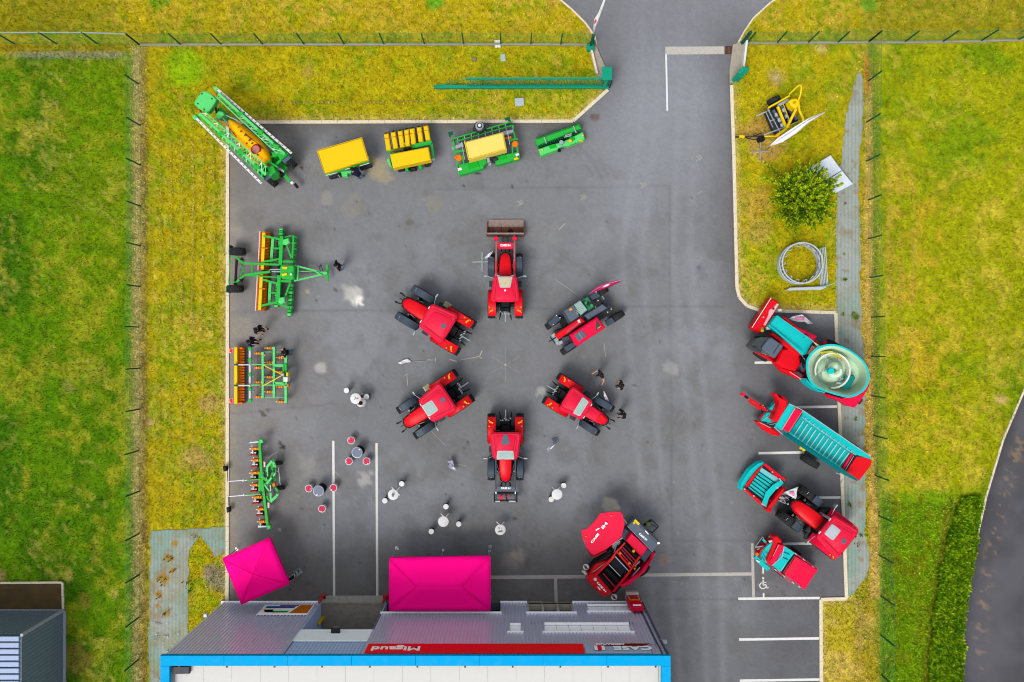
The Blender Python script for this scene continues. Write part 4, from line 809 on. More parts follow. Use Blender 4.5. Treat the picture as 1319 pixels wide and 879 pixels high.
for lb, px, py, rz in (('white stool up left of the table with the seated person', 446.2, 503.2, 0), ('white stool right of the table with the seated person', 472, 511.3, 40), ('white stool up right of the table with a posy', 517.4, 623.6, 10), ('white stool down left of the table with a posy', 495.6, 645.3, 70), ('upper stool of the three round the bare table above the large pink canopy', 574.4, 653, 30), ('lower left stool of the three round the bare table above the large pink canopy', 555.5, 685, 0), ('right stool of the three round the bare table above the large pink canopy', 590.8, 675.5, 50), ('white stool up right of the bare table near the bottom tractor', 726, 625.8, 20), ('white stool down left of the bare table near the bottom tractor, touching it', 710, 643.5, 80)):
    place('s', wstool, lb, px, py, .76, 'stool', GS, rz)
place('d', drum, 'slate topped black drum table between the two long white lines', 459.8, 583.3, .95, 'table', GD)
place('d', drum, 'slate topped drum table left of the long white lines', 410, 632.7, .95, 'table', GD, 200)
for lb, px, py, rz in (('red topped stool above the drum table between the white lines', 452, 567.6, 0), ('red topped stool lower left of the drum table between the white lines', 449.3, 594.5, 40), ('red topped stool lower right of the drum table between the white lines', 472, 594.5, 160), ('red topped stool left of the drum table outside the white lines', 397.5, 629.6, 210), ('red topped stool standing on the left long white line', 429.2, 628.8, 90), ('red topped stool below the drum table outside the white lines', 414.5, 655.8, 120)):
    place('r', dstool, lb, px, py, .57, 'stool', GR, rz)
def small(name, label, cat, px, py, z, items):
    o = link(name, None); q = W(px, py, z); o.location = q; tag(o, label, cat)
    for nm, c, d, rz, mt in items: MB().box(c, d, R(rz), 0 if d[2] < .03 else None).obj(nm, mt, o)
    return o
small('leaflets', 'dark leaflets on the lone white table below the bottom tractor', 'leaflets', 644.4, 682.8, 1.101, [('sheet', (-.02, -.09, .006), (.2, .09, .01), 10, bluegrey), ('sheet', (-.08, .12, .006), (.1, .07, .01), -20, redtop), ('sheet', (.08, .1, .006), (.08, .06, .01), 30, ringw), ('sheet', (.1, -.05, .016), (.07, .13, .01), 20, green)])
small('papers', 'small papers and phone on the table with the seated person', 'papers', 458, 513.7, 1.101, [('sheet', (.0, .05, .006), (.03, .2, .01), 30, bluegrey), ('sheet', (-.06, -.04, .006), (.12, .03, .01), 50, steel), ('sheet', (.12, .02, .006), (.1, .07, .01), 0, rust)])
po = link('posy', None); po.location = W(506.4, 637.5, 1.1); tag(po, 'small violet posy in a pot on a white round table', 'flowers'); lathe_z([(0, .05), (.1, .07)], 10).obj('pot', ringw, po); m = MB(); m2 = MB()
for i in range(26):
    a = random.uniform(0, 6.28); r_ = random.uniform(0, .1); (m if i % 3 else m2).box((r_ * math.cos(a), r_ * math.sin(a), .14 + random.uniform(0, .06)), (.045, .03, .02), a)
m.obj('petals', paint('violet_petals', (130, 110, 170), .8), po); m2.obj('leaves', green, po)

# ------------------------------------------------------------------ bollards and totem by the wall
def bollard(label, px, py, mat, kerbplate=True):
    o = link('bollard', None); o.location = W(px, py); tag(o, label, 'bollard', 'guard posts by the building'); MB().box((0, 0, .04), (.34, .3, .08)).obj('base_plate', mat, o); lathe_z([(.05, .095), (1.0, .095), (1.06, .08), (1.09, .03)], 14).obj('post', mat, o)
bollard('red guard post left of the porch, nearest the small pink canopy', 416.5, 768.5, paint('guard_red', (222, 64, 74), .5)); bollard('red guard post between porch and large pink canopy', 497, 768, paint('guard_red', (222, 64, 74), .5)); bollard('yellow guard post inside the porch of the building', 416, 796, yellow2)
tt = link('totem', None); tt.location = W(813, 767); tag(tt, 'red and white display totem at the right corner of the building', 'sign')
MB().box((0, .08, .25), (.8, .5, .5)).obj('base', paint('warm_white', (246, 226, 214), .5), tt); MB().box((0, -.02, .95), (.78, .42, .9)).obj('case', red, tt); MB().box((.03, -.12, 1.8), (.8, .3, .8)).obj('header', redpink, tt)
for s_ in (-1, 1): MB().box((s_ * .32, .2, .95), (.05, .03, .6), 0, 0).obj('strip', white, tt)
MB().box((0, .2, 1.42), (.62, .04, .05)).obj('shelf', amber, tt); MB().box((.05, .06, 1.95), (.5, .04, .14)).obj('plate', signw, tt)

# ------------------------------------------------------------------ feather flags and info stands
def flag(name, label, base, pole, sail, mat, foot='cross', group=None, cat='flag', band=None, zt=.012):
    b = W(base[0], base[1]); rt = link(name, None); rt.location = b; tag(rt, label, cat, group)
    if foot == 'cross': MB().bar((-.62, -.02, .03), (.62, .02, .03), .07, .04).bar((.0, -.62, .05), (0, .62, .05), .07, .04).obj('foot', galv, rt)
    elif foot == 'plate': MB().box((0, 0, .03), (.36, .34, .06), R(15)).obj('foot', bluegrey, rt)
    P = [W(*q) - b for q in pole]; MB().path(P, .016, 6).obj('pole', galv, rt)
    Q = [W(*q) - b for q in sail]; m = MB(); n = len(Q) // 2; k = 4; g = []
    for i in range(n):
        A, B = Q[i], Q[len(Q) - 1 - i]
        for j in range(k + 1): p = A.lerp(B, j / k); p.z += .05 * math.sin(j * 1.9 + i); g.append(p)
    m.add(g, [(i * (k + 1) + j, i * (k + 1) + j + 1, (i + 1) * (k + 1) + j + 1, (i + 1) * (k + 1) + j) for i in range(n - 1) for j in range(k)])
    o = m.obj('sail', mat, rt); s_ = o.modifiers.new('t', 'SOLIDIFY'); s_.thickness = zt
    if band:
        Q = [W(*q) - b + Vector((0, 0, .03)) for q in band[1]]; o = MB().add(Q, [tuple(range(len(Q)))]).obj('print', band[0], rt); s_ = o.modifiers.new('t', 'SOLIDIFY'); s_.thickness = .008
    return rt
sailw = paint('white_sail', (240, 238, 242), .8, spec=.1); sailp = paint('magenta_sail', (196, 30, 100), .7, dirt=.2, dirtcol=(90, 60, 90)); sailv = paint('violet_grey_sail', (170, 166, 190), .8); prn = paint('pink_print', (236, 150, 190), .8)
flag('feather_flag', 'tall white and pink feather flag on the green post left of the entrance', (764, 56), [(764, 56, 0), (764, 45, 1.95), (768, 33, 3), (774, 18, 4), (782, -6, 5)], [(765, 44, 2.0), (769, 31, 3.0), (774, 16, 4), (781, -4, 5), (778, -2, 5), (771, 16, 4), (765.5, 25, 3.2), (763.5, 40, 2.2)], sailw, 'plate', band=(redtop, [(765.5, 32, 3), (768, 28.5, 3.1), (770, 24, 3.3), (767, 24, 3.3), (765.5, 28, 3.1)]))
flag('feather_flag', 'magenta feather flag bending over the rear wheel of the telehandler', (755, 384), [(755, 384, 0), (757, 380, 1.0), (768, 372, 2.2), (784, 365, 2.9), (801, 361, 3.2)], [(758, 379, 1.1), (766, 371.5, 2.1), (776, 366.5, 2.7), (788, 362.5, 3.0), (802, 361, 3.2), (800, 362.8, 3.1), (789, 368, 2.7), (778, 372.5, 2.3), (768, 375.5, 1.9), (760, 379.5, 1.3)], sailp, 'plate', band=(sailw, [(775, 371, 2.6), (780, 367, 2.8), (786, 365.5, 2.95), (783, 368.5, 2.8)]))
flag('feather_flag', 'long curved white feather flag leaning over the yellow bale machine', (979, 196), [(979, 197, 0), (984, 192, .8), (992, 187, 1.6), (1018, 171, 2.6), (1041, 155, 3.0), (1063, 144, 3.2)], [(991, 188, 1.6), (1002, 178, 2.1), (1020, 166, 2.6), (1040, 153.5, 3.0), (1063.5, 143.5, 3.2), (1062, 146, 3.2), (1043, 157.5, 2.9), (1026, 172, 2.4), (1008, 183.5, 1.9), (993, 188.5, 1.6)], sailw)
flag('feather_flag', 'white pennant on a cross foot at the left front wheel of the loader tractor', (621, 337.5), [(621, 337.5, 0), (623, 333, 1.2), (635, 324, 2.2)], [(624, 332.5, 1.3), (629, 327.5, 1.8), (635, 324, 2.2), (634, 325.5, 2.1), (630.5, 331, 1.6), (625.5, 334, 1.2)], sailw)
flag('feather_flag', 'white flag with faint pink lettering lying on the asphalt above the feed mixer', (1014, 406), [(1014, 406, 0), (1015, 410, .6), (1018, 411.5, .9)], [(1015, 411, .8), (1021, 408, .9), (1033, 405.5, .9), (1047, 417, .5), (1040, 417.8, .5), (1037, 415, .7), (1028, 415, .8), (1018, 412, .8)], sailw, 'plate', band=(prn, [(1024, 408.5, .93), (1036, 408.5, .93), (1036, 413, .9), (1025, 412.5, .93)]))
flag('feather_flag', 'white triangular pennant over the red hitch frame of the turquoise front implement', (1008, 636), [(1008, 636, 0), (1009, 635, 1.2), (1024, 642, 1.5)], [(1010, 634, 1.3), (1019, 630.5, 1.4), (1028, 627, 1.5), (1025, 643.5, 1.5), (1017, 638.5, 1.4), (1010, 635, 1.3)], sailw, 'plate', band=(prn, [(1015, 634.5, 1.46), (1022.5, 633, 1.5), (1023, 639.5, 1.5), (1017, 636.5, 1.46)]))
flag('feather_flag', 'white arrow shaped pennant on a thin pole lying left of the tractor circle', (560, 464), [(560, 464, .03), (530, 466.5, .06), (514, 467.5, .06)], [(530, 466, .08), (525, 462, .08), (518, 465, .08), (512, 467.5, .08), (516, 469, .08), (523, 468, .08)], sailw, None)
flag('feather_flag', 'crumpled violet grey pennant lying between bottom tractor and lower left tractor', (577.5, 601), [(577.5, 601, 0), (579, 598, .5), (588, 607, .5)], [(576.5, 594.5, .5), (583, 593, .55), (585, 600, .4), (588, 608, .3), (579, 603, .3), (578.5, 598, .4)], sailv, 'none', band=(sailw, [(582, 603, .5), (584, 601, .52), (587, 604, .5), (586.5, 606, .45)]))
flag('feather_flag', 'narrow white pennant on a grey square plate right of the bottom tractor', (715.5, 567.5), [(715.5, 567.5, 0), (716, 570, .8), (705.5, 583, 1.0)], [(715, 569, .8), (710, 574, .9), (704.5, 578, 1.0), (705.5, 582.5, 1.0), (711, 577, .9), (717, 570.5, .8)], sailv, 'plate', band=(sailw, [(713, 573, .98), (716, 572, .95), (710, 578.5, 1.0), (708, 578.5, 1.0)]))
flag('feather_flag', 'pair of narrow white boards above the front wheel of the right hand tractor', (784, 520), [(784, 520, 0), (783, 519, 1.0), (778, 505, 1.4)], [(777.5, 504, 1.4), (778, 511, 1.3), (783, 519.5, 1.1), (785.5, 519, 1.1), (781.5, 511, 1.3), (778.5, 504.5, 1.4)], sailw, 'plate', band=(ringw, [(778.5, 512, 1.36), (779.5, 511.5, 1.36), (783, 519.5, 1.16), (782, 520, 1.16)]))

# ------------------------------------------------------------------ things on the right lawn
sl = link('sheet_stack', None); sl.location = W(1067, 226); tag(sl, 'two large pale boards with a seam lying beside the shrub', 'boards')
for pts in (((1034, 222), (1067, 201.5), (1081.5, 221), (1049, 241)), ((1049.5, 241.8), (1082, 221.8), (1096, 238.5), (1070, 252), (1058, 249))): localpoly(sl, pts, .25, .33, paint('pale_board', (226, 236, 246), .5, dirt=.2), 'board')
for px, py in ((1045, 222), (1066, 208), (1088, 237), (1066, 246)): localpoly(sl, [(px - 2, py - 2), (px + 2, py - 2), (px + 2, py + 2), (px - 2, py + 2)], 0, .25, conc, 'block')
m = MB()
for i in range(14): a = random.uniform(1045, 1085); b = random.uniform(208, 240); q = W(a, b, .34) - sl.location; m.box((q.x, q.y, .336), (.2, .03, .006), random.choice((.55, 2.1)), 0)
m2_ = m; 
pgalv = paint('pale_galvanised', (194, 206, 210), .5, 0, var=.12)
fr_ = link('ring_feeder', None); fr_.location = W(1026, 341); tag(fr_, 'round galvanised ring feeder with hoops standing on the right lawn', 'feeder')
rr_ = 1.28
def ring(r, z, t, h, mat, nm, par, n=40): 
    m = MB(); rings = []
    for i in range(n + 1): a = 2 * math.pi * i / n; c, s_ = math.cos(a), math.sin(a); rings.append([((r - t) * c, (r - t) * s_, z), ((r + t) * c, (r + t) * s_, z), ((r + t) * c, (r + t) * s_, z + h), ((r - t) * c, (r - t) * s_, z + h)])
    return m.loft(rings, False).obj(nm, mat, par)
ring(rr_ * 1.0, .05, .02, .4, pgalv, 'skirt', fr_); ring(rr_, .95, .035, .07, pgalv, 'top_rail', fr_); ring(rr_, .5, .03, .05, pgalv, 'middle_rail', fr_)
for i in range(14):
    a = 2 * math.pi * i / 14; m = MB(); P = []
    for j in range(7): t = (j - 3) / 3 * .13; z = .52 + .43 * (1 - abs((j - 3) / 3) ** 2.5); rr2 = rr_ - .16 * (z - .5) / .45 - .05; P.append((rr2 * math.cos(a + t), rr2 * math.sin(a + t), z))
    m.path(P, .03, 6).obj('hoop', pgalv, fr_)
MB().bar((rr_ * math.cos(-.3), rr_ * math.sin(-.3), .3), (rr_ * math.cos(-.42) * 1.16, rr_ * math.sin(-.42) * 1.16, .3), .1, .6).obj('clamp', galv, fr_)
gt = link('field_gate', None); gt.location = W(1057, 345); tag(gt, 'narrow galvanised gate of six parallel bars beside the ring feeder', 'gate')
def wl(rt, u, v, z): return W(u, v, z) - rt.location
for i in range(6): MB().tube(wl(gt, 1052.5 + i * 2.1, 322 - i * .7, .25 + .1 * i), wl(gt, 1057 + i * 1.9, 368 - i * .2, .1), .03, 6).obj('bar', pgalv, gt)
MB().tube(wl(gt, 1052, 322, .28), wl(gt, 1064, 318, .8), .03, 6).obj('end_rail', galv, gt); MB().tube(wl(gt, 1056, 368.5, .12), wl(gt, 1067, 367.5, .12), .03, 6).obj('end_rail', galv, gt)
tr = link('feed_barrier', None); tr.location = W(1040, 371); tag(tr, 'long galvanised rail lying below the ring feeder', 'rail'); MB().prism([wl(tr, *q).xy for q in ((1011, 374.5, .3), (1018, 370.5, .3), (1058, 369, .3), (1066, 366.5, .3), (1064, 371, .3), (1058, 373.5, .3))], .12, .3, .03).obj('rail', pgalv, tr); MB().tube(wl(tr, 1060, 370, .3), wl(tr, 1075, 365, .5), .03, 6).obj('hook', galv, tr); MB().box(wl(tr, 1030, 372, .06), (.1, .3, .12)).box(wl(tr, 1055, 371, .06), (.1, .3, .12)).obj('foot', galv, tr)

# ------------------------------------------------------------------ foliage meshes
def leaf_mesh(name, P, N, U, L, Wd, col, mat):
    """P centres, N normals, U long axes (arrays); four-cornered folded leaves"""
    n = len(P); V_ = np.cross(N, U); V_ /= np.linalg.norm(V_, axis=1)[:, None] + 1e-9
    a = P - U * L[:, None] * .5; b = P + V_ * Wd[:, None] * .5 + N * L[:, None] * .06; c = P + U * L[:, None] * .5; d = P - V_ * Wd[:, None] * .5 + N * L[:, None] * .06
    V = np.stack([a, b, c, d], 1).reshape(-1, 3); me = bpy.data.meshes.new(name); me.vertices.add(4 * n); me.vertices.foreach_set('co', V.ravel().astype(np.float32))
    o = np.arange(n) * 4; F = np.stack([o, o + 1, o + 2, o, o + 2, o + 3], 1).ravel(); me.loops.add(6 * n); me.polygons.add(2 * n); me.loops.foreach_set('vertex_index', F.astype(np.int32)); me.polygons.foreach_set('loop_start', np.arange(0, 6 * n, 3, dtype=np.int32)); me.polygons.foreach_set('loop_total', np.full(2 * n, 3, np.int32)); me.update(calc_edges=True)
    C = np.ones((4 * n, 4), np.float32); C[:, :3] = np.repeat(np.clip(col, 0, .85), 4, 0); at = me.color_attributes.new('tint', 'FLOAT_COLOR', 'POINT'); at.data.foreach_set('color', C.ravel()); me.materials.append(mat); return me
def leafnodes(nt, b, col, vec): return col
leafm = tint_mat('leaf', .6, leafnodes); leafm.node_tree.nodes['Principled BSDF'].inputs['Subsurface Weight'].default_value = 0
rg = np.random.default_rng(5)
# grass tufts
def tufts(name, n, x0, x1, y0, y1, mask, lmin, lmax, colf, zoff=0.0, flat=.75, wk=.35, zsp=0.0):
    x = rg.uniform(x0, x1, n); y = rg.uniform(y0, y1, n); k = mask(x, y); x = x[k]; y = y[k]; n = len(x); L = rg.uniform(lmin, lmax, n)
    az = rg.uniform(0, 2 * np.pi, n); tl = rg.uniform(.15, 1, n) * flat; U = np.stack([np.cos(az) * tl, np.sin(az) * tl, np.sqrt(1 - tl ** 2)], 1)
    N = np.stack([-np.cos(az) * U[:, 2], -np.sin(az) * U[:, 2], tl], 1); P = np.stack([(x - 659.5) / S, (439.5 - y) / S, zoff + rg.uniform(0, 1, n) * zsp], 1) + U * L[:, None] * .5
    me = leaf_mesh(name, P, N, U, L, L * wk, colf(x, y), leafm); return tag(link(name, me), kind='stuff')
def gmask(x, y): return ~(inpoly(x, y, YARD) | inpoly(x, y, ROAD) | fmask(FABR)(x, y) | fmask(FABL)(x, y) | ((x < 82) & (y > 750)) | ((x > 287) & (x < 826) & (y > 776)) | (y < -46) | (segdist(x, y, YARD, True) < 2.6))
def tcol(x, y):
    c = shrubby(x, y); j = rg.uniform(.5, 1.6, len(x)); w_ = rg.uniform(0, 1, len(x)); c = c * (j * (.62 + .76 * vnoise(x / 1.7, y / 1.7, 55)) * (.85 + .3 * vnoise(x / 6, y / 6, 56)))[:, None]
    c = np.where((w_ > .93)[:, None], c * .5 + L_((214, 192, 120)) * .5, c); return c
tufts('short_grass', 620000, -80, 1400, -46, 900, gmask, .06, .16, tcol)
tufts('straw_grass', 14000, 168, 190, 55, 940, gmask, .07, .17, lambda x, y: tcol(x, y) * .9 + L_((225, 205, 140)) * .5 * rg.uniform(.6, 1.3, len(x))[:, None])
tufts('dry_grass', 14000, 1100, 1132, 80, 940, gmask, .07, .16, lambda x, y: tcol(x, y) * .8 + L_((240, 196, 100)) * .5 * rg.uniform(.6, 1.3, len(x))[:, None])
tufts('meadow_grass', 30000, 1136, 1236, 636, 940, lambda x, y: gmask(x, y) & (y > 636 + 22 * vnoise(x / 5, y / 5, 3)), .07, .17, lambda x, y: tcol(x, y) * 1.35)
ROWX = (206.5, 220, 234.5, 248.5, 262, 275.5)
tufts('mown_rows', 42000, 200, 282, 170, 680, lambda x, y: (np.min([np.abs(x + np.sin(y / 60) * 1.2 - r_) for r_ in ROWX], axis=0) < 1.1) & (vnoise(x / 2.2, y / 3.2, 71) > .5) & (vnoise(x * 0 + 3, y / 40, 12) > .25), .06, .12, lambda x, y: L_((214, 194, 92)) * rg.uniform(.7, 1.4, len(x))[:, None], .07, .99, .55)
tufts('mown_rows', 8000, 330, 620, 128, 137, lambda x, y: (np.abs(y - 132.5 - np.sin(x / 50)) < 1.1) & (vnoise(x / 3.2, y / 2.2, 71) > .5), .06, .12, lambda x, y: L_((214, 190, 90)) * rg.uniform(.6, 1.3, len(x))[:, None], .06, .99, .5)
# edge weeds along kerbs, plinths and on the membrane
tufts('edge_weeds', 60000, 190, 1140, -30, 900, lambda x, y: ((segdist(x, y, YARD, True) < 9) & (segdist(x, y, YARD, True) > 2) & gmask(x, y)), .08, .2, lambda x, y: L_((196, 166, 84)) * rg.uniform(.5, 1.4, len(x))[:, None])
def near(pts): return lambda x, y: np.any([np.hypot(x - a, y - b) < r * (0.6 + .5 * vnoise(x, y, 3)) for a, b, r in pts], axis=0)
tufts('membrane_weeds', 90000, 190, 1120, 250, 880, near([(1088, 262, 2), (1087, 360, 3), (1085, 405, 3.5), (1099, 405, 4), (1103, 411, 5), (1101, 540, 3), (1094, 650, 4), (1103, 700, 4), (1108, 690, 3), (218, 718, 6), (210, 748, 7), (205, 768, 5), (222, 735, 4), (215, 790, 5), (243, 755, 9), (1115, 785, 4), (251, 690, 4)]), .12, .28, lambda x, y: L_((90, 116, 20)) * rg.uniform(.5, 1.5, len(x))[:, None])
tufts('white_flowers', 2600, 200, 232, 790, 880, lambda x, y: vnoise(x / 4, y / 4, 8) > .75, .05, .09, lambda x, y: np.tile(L_((230, 230, 220)), (len(x), 1)), .08, .95, .9)
# tall crop strip
HP = [(1236, 640), (1264, 638), (1252, 720), (1240, 800), (1236, 990), (1193, 990), (1194, 860), (1200, 780), (1216, 700)]
tufts('crop_strip', 90000, 1190, 1266, 636, 990, lambda x, y: inpoly(x + (fbm(x, y, 8, 4) - .5) * 8, y, HP), .1, .22, lambda x, y: (L_((146, 180, 22))[None] * 1.3 * (1 - (f := sst(vnoise(x / 3, y / 3, 5), .2, .7))[:, None]) + L_((96, 144, 12))[None] * 1.15 * f[:, None]) * rg.uniform(.6, 1.4, len(x))[:, None], .06, .85, .5, .16)
# shrub: many arching shoots from short limbs
def shrub(label, px, py, rad, hgt, ns):
    rt = link('shrub', None); rt.location = W(px, py); tag(rt, label, 'tree'); tm = MB(); tm.tube((0, 0, -.1), (0, 0, .9), .14, 10, .1); P = []; U = []; N = []; L = []; C = []
    for i in range(ns):
        a = i * 2.39996; e = math.sqrt((i + .5) / ns); e = min(1, e); rr = rad * (.6 + .46 * random.random()) * (1.0 if random.random() > .25 else 1.32); out = Vector((math.cos(a), math.sin(a), 0)); zt = hgt * (1 - .62 * e ** 1.6) * random.uniform(.85, 1.08)
        A = out * .08 + Vector((0, 0, .7)); T = out * rr * e + Vector((0, 0, zt)); M = A.lerp(T, .5) + Vector((0, 0, .35 * e)); pts = []
        for k in range(7): t = k / 6; pts.append(A * (1 - t) ** 2 + M * 2 * t * (1 - t) + T * t * t)
        for k in range(6): tm.tube(pts[k], pts[k + 1], .045 * (1 - k / 7), 5, .045 * (1 - (k + 1) / 7))
        nl = 130
        for k in range(nl):
            t = .3 + .7 * random.random() ** .8; q = A * (1 - t) ** 2 + M * 2 * t * (1 - t) + T * t * t; j = Vector((random.gauss(0, 1), random.gauss(0, 1), random.gauss(0, .8))) * (.13 * (1.1 - t) + .025)
            q = q + j; d = (out * .9 + j.normalized() * .9 + Vector((0, 0, .25))).normalized(); nn = Vector((random.gauss(0, .45), random.gauss(0, .45), 1)); nn = (nn - d * nn.dot(d)).normalized()
            P.append(q); U.append(d); N.append(nn); L.append(random.uniform(.1, .2)); b = random.uniform(.65, 1.3); C.append(L_((168, 192, 14) if random.random() < .2 + .5 * (t > .78) else (78, 122, 10)) * b)
    tm.obj('trunk', paint('bark', (86, 70, 54), .9, bump=.5), rt); L = np.array(L); me = leaf_mesh('crown', np.array([tuple(p) for p in P]), np.array([tuple(p) for p in N]), np.array([tuple(p) for p in U]), L, L * .5, np.array(C), leafm); link('crown', me, rt)
shrub('bushy green shrub with pointed shoots on the right lawn beside the pale boards', 1026, 258, 2.5, 2.8, 150)
# ------------------------------------------------------------------ tractors (local x forward, metres)
def rr_poly(x0, x1, w0, w1, c=.15):
    """plan of a rounded four-sided panel, width w0 at x0 and w1 at x1"""
    h0, h1 = w0 / 2, w1 / 2
    return [(x0 + c, -h0), (x1 - c, -h1), (x1 - c * .3, -h1 + c * .3), (x1, -h1 + c), (x1, h1 - c), (x1 - c * .3, h1 - c * .3), (x1 - c, h1), (x0 + c, h0), (x0 + c * .3, h0 - c * .3), (x0, h0 - c), (x0, -h0 + c), (x0 + c * .3, -h0 + c * .3)]
def tractor(label, px, py, ang, sc=1.0, fa=58, *, hatch=None, hatchmat=glassl, emblem='oval', ff=True, loader=None, hood_top=None, rearw=.5, group='red tractors', bigcab=False, lamps=True, toolbox=True, roofw=1.86, rearmat=red, fz0=.74, ra=-.92):
    q = W(px, py, 2.7 * sc); rt = link('tractor', None); rt.location = (q.x, q.y, 0); rt.rotation_euler = (0, 0, R(ang)); rt.scale = (sc,) * 3; tag(rt, label, 'tractor', group)
    A, B = ra, 1.75                     # rear and front axle, roof centre at x = 0
    # chassis
    m = MB(); m.box((.55, 0, .78), (2.9, .5, .5)).box((A, 0, .95), (.7, .7, .6)).box((B, 0, .6), (.35, 1.3, .25)); m.tube((A, -.75, .92), (A, .75, .92), .14, 10).tube((B, -.8, .68), (B, .8, .68), .08, 8); m.obj('chassis', black, rt)
    # bonnet
    rings = []
    for x, w_, zt, zb in ((.62, .84, 1.86, 1.05), (1.1, .84, 1.84, 1.0), (1.7, .8, 1.78, .95), (2.15, .68, 1.68, .92), (2.38, .46, 1.55, .95), (2.46, .22, 1.4, 1.0)):
        h = w_ / 2; rings.append([(x, -h, zb), (x, -h, zt - .2), (x, -h * .86, zt - .06), (x, -h * .45, zt), (x, h * .45, zt), (x, h * .86, zt - .06), (x, h, zt - .2), (x, h, zb)])
    bo = MB().loft(rings).obj('bonnet', red if hood_top is None else redroof, rt)
    if hood_top is None:
        pass
    else: MB().prism(rr_poly(1.72, 2.3, .56, .42, .1), 1.5, 1.8, .05).obj('grille_cover', red, bo)
    nose = MB()
    for x, w_, zt in ((2.30, .62, 1.4),): nose.prism([(2.05, -.4), (2.4, -.34), (2.52, -.18), (2.55, 0), (2.52, .18), (2.4, .34), (2.05, .4)], .75, 1.38, .04)
    nose.obj('grille', black, rt); MB().box((.66, 0, 1.84), (.1, .7, .12)).obj('bonnet_seal', black, rt)
    for s_ in (-1, 1):
        MB().box((2.5, s_ * .2, 1.1), (.05, .14, .1)).obj('headlight', white, rt)
        MB().bar((2.5, s_ * .24, .7), (2.9, s_ * .3, .62), .07, .1).box((2.92, s_ * .3, .62), (.16, .1, .16)).obj('front_link', black, rt)
    MB().bar((2.5, 0, .6), (2.85, 0, .6), .06).obj('hitch_pin', steel, rt)
    # wheels and mudguards
    for s_ in (-1, 1):
        wheel(rt, (A, s_ * (.92), .92), .92, rearw); wheel(rt, (B, s_ * .92, fz0), fz0, .48)
        y0, y1 = sorted((s_ * .6, s_ * 1.13)); f = arc((A, 0, .92), .96, 1.06, 24, 137, y0, y1, 14).obj('rear_mudguard', rearmat, rt)
        MB().prism([(A - .2, y0 + .0), (A + .55, y0), (A + .55, y1 - .1 * (s_ > 0)), (A - .2, y1 - .0)], 1.55, 1.93, .05).obj('top_panel', rearmat, f) if False else None
        if lamps:
            MB().box((A - .45, s_ * .9, 1.9), (.1, .24, .06), s_ * .35).obj('tail_lamp', amber, f); MB().box((A - .56, s_ * 1.04, 1.84), (.08, .07, .06)).obj('tail_lamp', amber, f); MB().box((A - .22, s_ * 1.02, 1.99), (.07, .09, .07)).obj('work_lamp', amber, f)
        MB().bar((A + .05, s_ * .7, 1.99), (A - .45, s_ * 1.05, 1.9), .02, .03).bar((A - .1, s_ * .66, 1.98), (A - .5, s_ * .7, 1.85), .02).obj('trim_line', darkred, f)
        if ff:
            y0, y1 = sorted((s_ * .7, s_ * 1.13)); arc((B, 0, fz0), fz0 + .05, fz0 + .1, fa, 168, y0, y1, 10).obj('front_mudguard', fendg, rt)
            for x_ in (.12, .3): MB().box((B + x_ * 0 + .42, s_ * (.84 + x_ * .5), fz0 * 2 - .02), (.03, .03, .03), 0, 0).obj('bolt', white, rt)
        MB().tube((B - .0, s_ * .46, 1.15), (B - .3, s_ * .52, 1.1), .03, 6).box((B + .1, s_ * .55, 1.0), (.1, .14, .1)).obj('steering_link', galv, rt)
        MB().path([(.72, s_ * .75, 2.2), (.85, s_ * 1.15, 2.3), (.85, s_ * 1.28, 2.25)], .018, 5).box((.85, s_ * 1.27, 2.15), (.07, .2, .3)).obj('mirror', galv, rt)
        st = MB(); 
        for k in range(3): st.box((.45, s_ * (.78 + k * .08), .5 + k * .28), (.4, .26, .05))
        st.box((.72, s_ * .62, 1.0), (.3, .34, .5)); st.obj('steps', steel, rt)
    if toolbox:
        t = MB(); 
        for k in range(5): t.box((.02 + k * .07, -1.12, 1.22), (.045, .28, .05), 0, 0)
        t.box((.16, -1.12, 1.16), (.42, .32, .08)); t.obj('battery_step', beige, rt)
    MB().tube((.82, -.5, 1.2), (.82, -.5, 2.5), .075, 10).lathe((.82, -.5, 2.5), (0, 0, 1), [(0, .075), (.1, .06)], 10).obj('exhaust', galv, rt)
    # cab
    cb = MB(); rings = []
    for z, x0, x1, w_ in ((1.1, -.7, .6, 1.3), (1.7, -.82, .74, 1.45), (2.55, -.72, .62, 1.35)): rings.append([(x0, -w_ / 2, z), (x1, -w_ / 2 * .8, z), (x1, w_ / 2 * .8, z), (x0, w_ / 2, z)])
    g = cb.loft(rings).obj('cab', glassd, rt); pl = MB()
    for i in range(4): MB().bar(rings[0][i], rings[1][i], .08).bar(rings[1][i], rings[2][i], .07).obj('pillar', black, g)
    Lr = .84; w0 = roofw; w1 = roofw * .82; c = .2
    roof = MB().prism(rr_poly(-Lr, Lr, w0, w1, c), 2.5, 2.72, .1, .1).obj('roof', redroof, rt)
    MB().prism(rr_poly(-Lr * .82, Lr * .6, w0 * .66, w1 * .62, .16), 2.68, 2.765, .04, .06).obj('raised_panel', redroof, roof)
    gr_ = MB()
    for s_ in (-1, 1): gr_.bar((-Lr * .86, s_ * w0 * .37, 2.73), (Lr * .7, s_ * w1 * .36, 2.73), .022, .012); gr_.box((-Lr + .02, s_ * .6, 2.66), (.06, .1, .08))
    gr_.obj('groove', darkred, roof)
    if hatch: MB().prism(rr_poly(*hatch, .07), 2.7, 2.8, .03).obj('hatch', hatchmat, roof); MB().prism([(x * 1.0, y) for x, y in rr_poly(hatch[0] - .05, hatch[1] + .05, hatch[2] + .1, hatch[3] + .1, .08)], 2.68, 2.782, .02).obj('hatch_frame', ringw, roof)
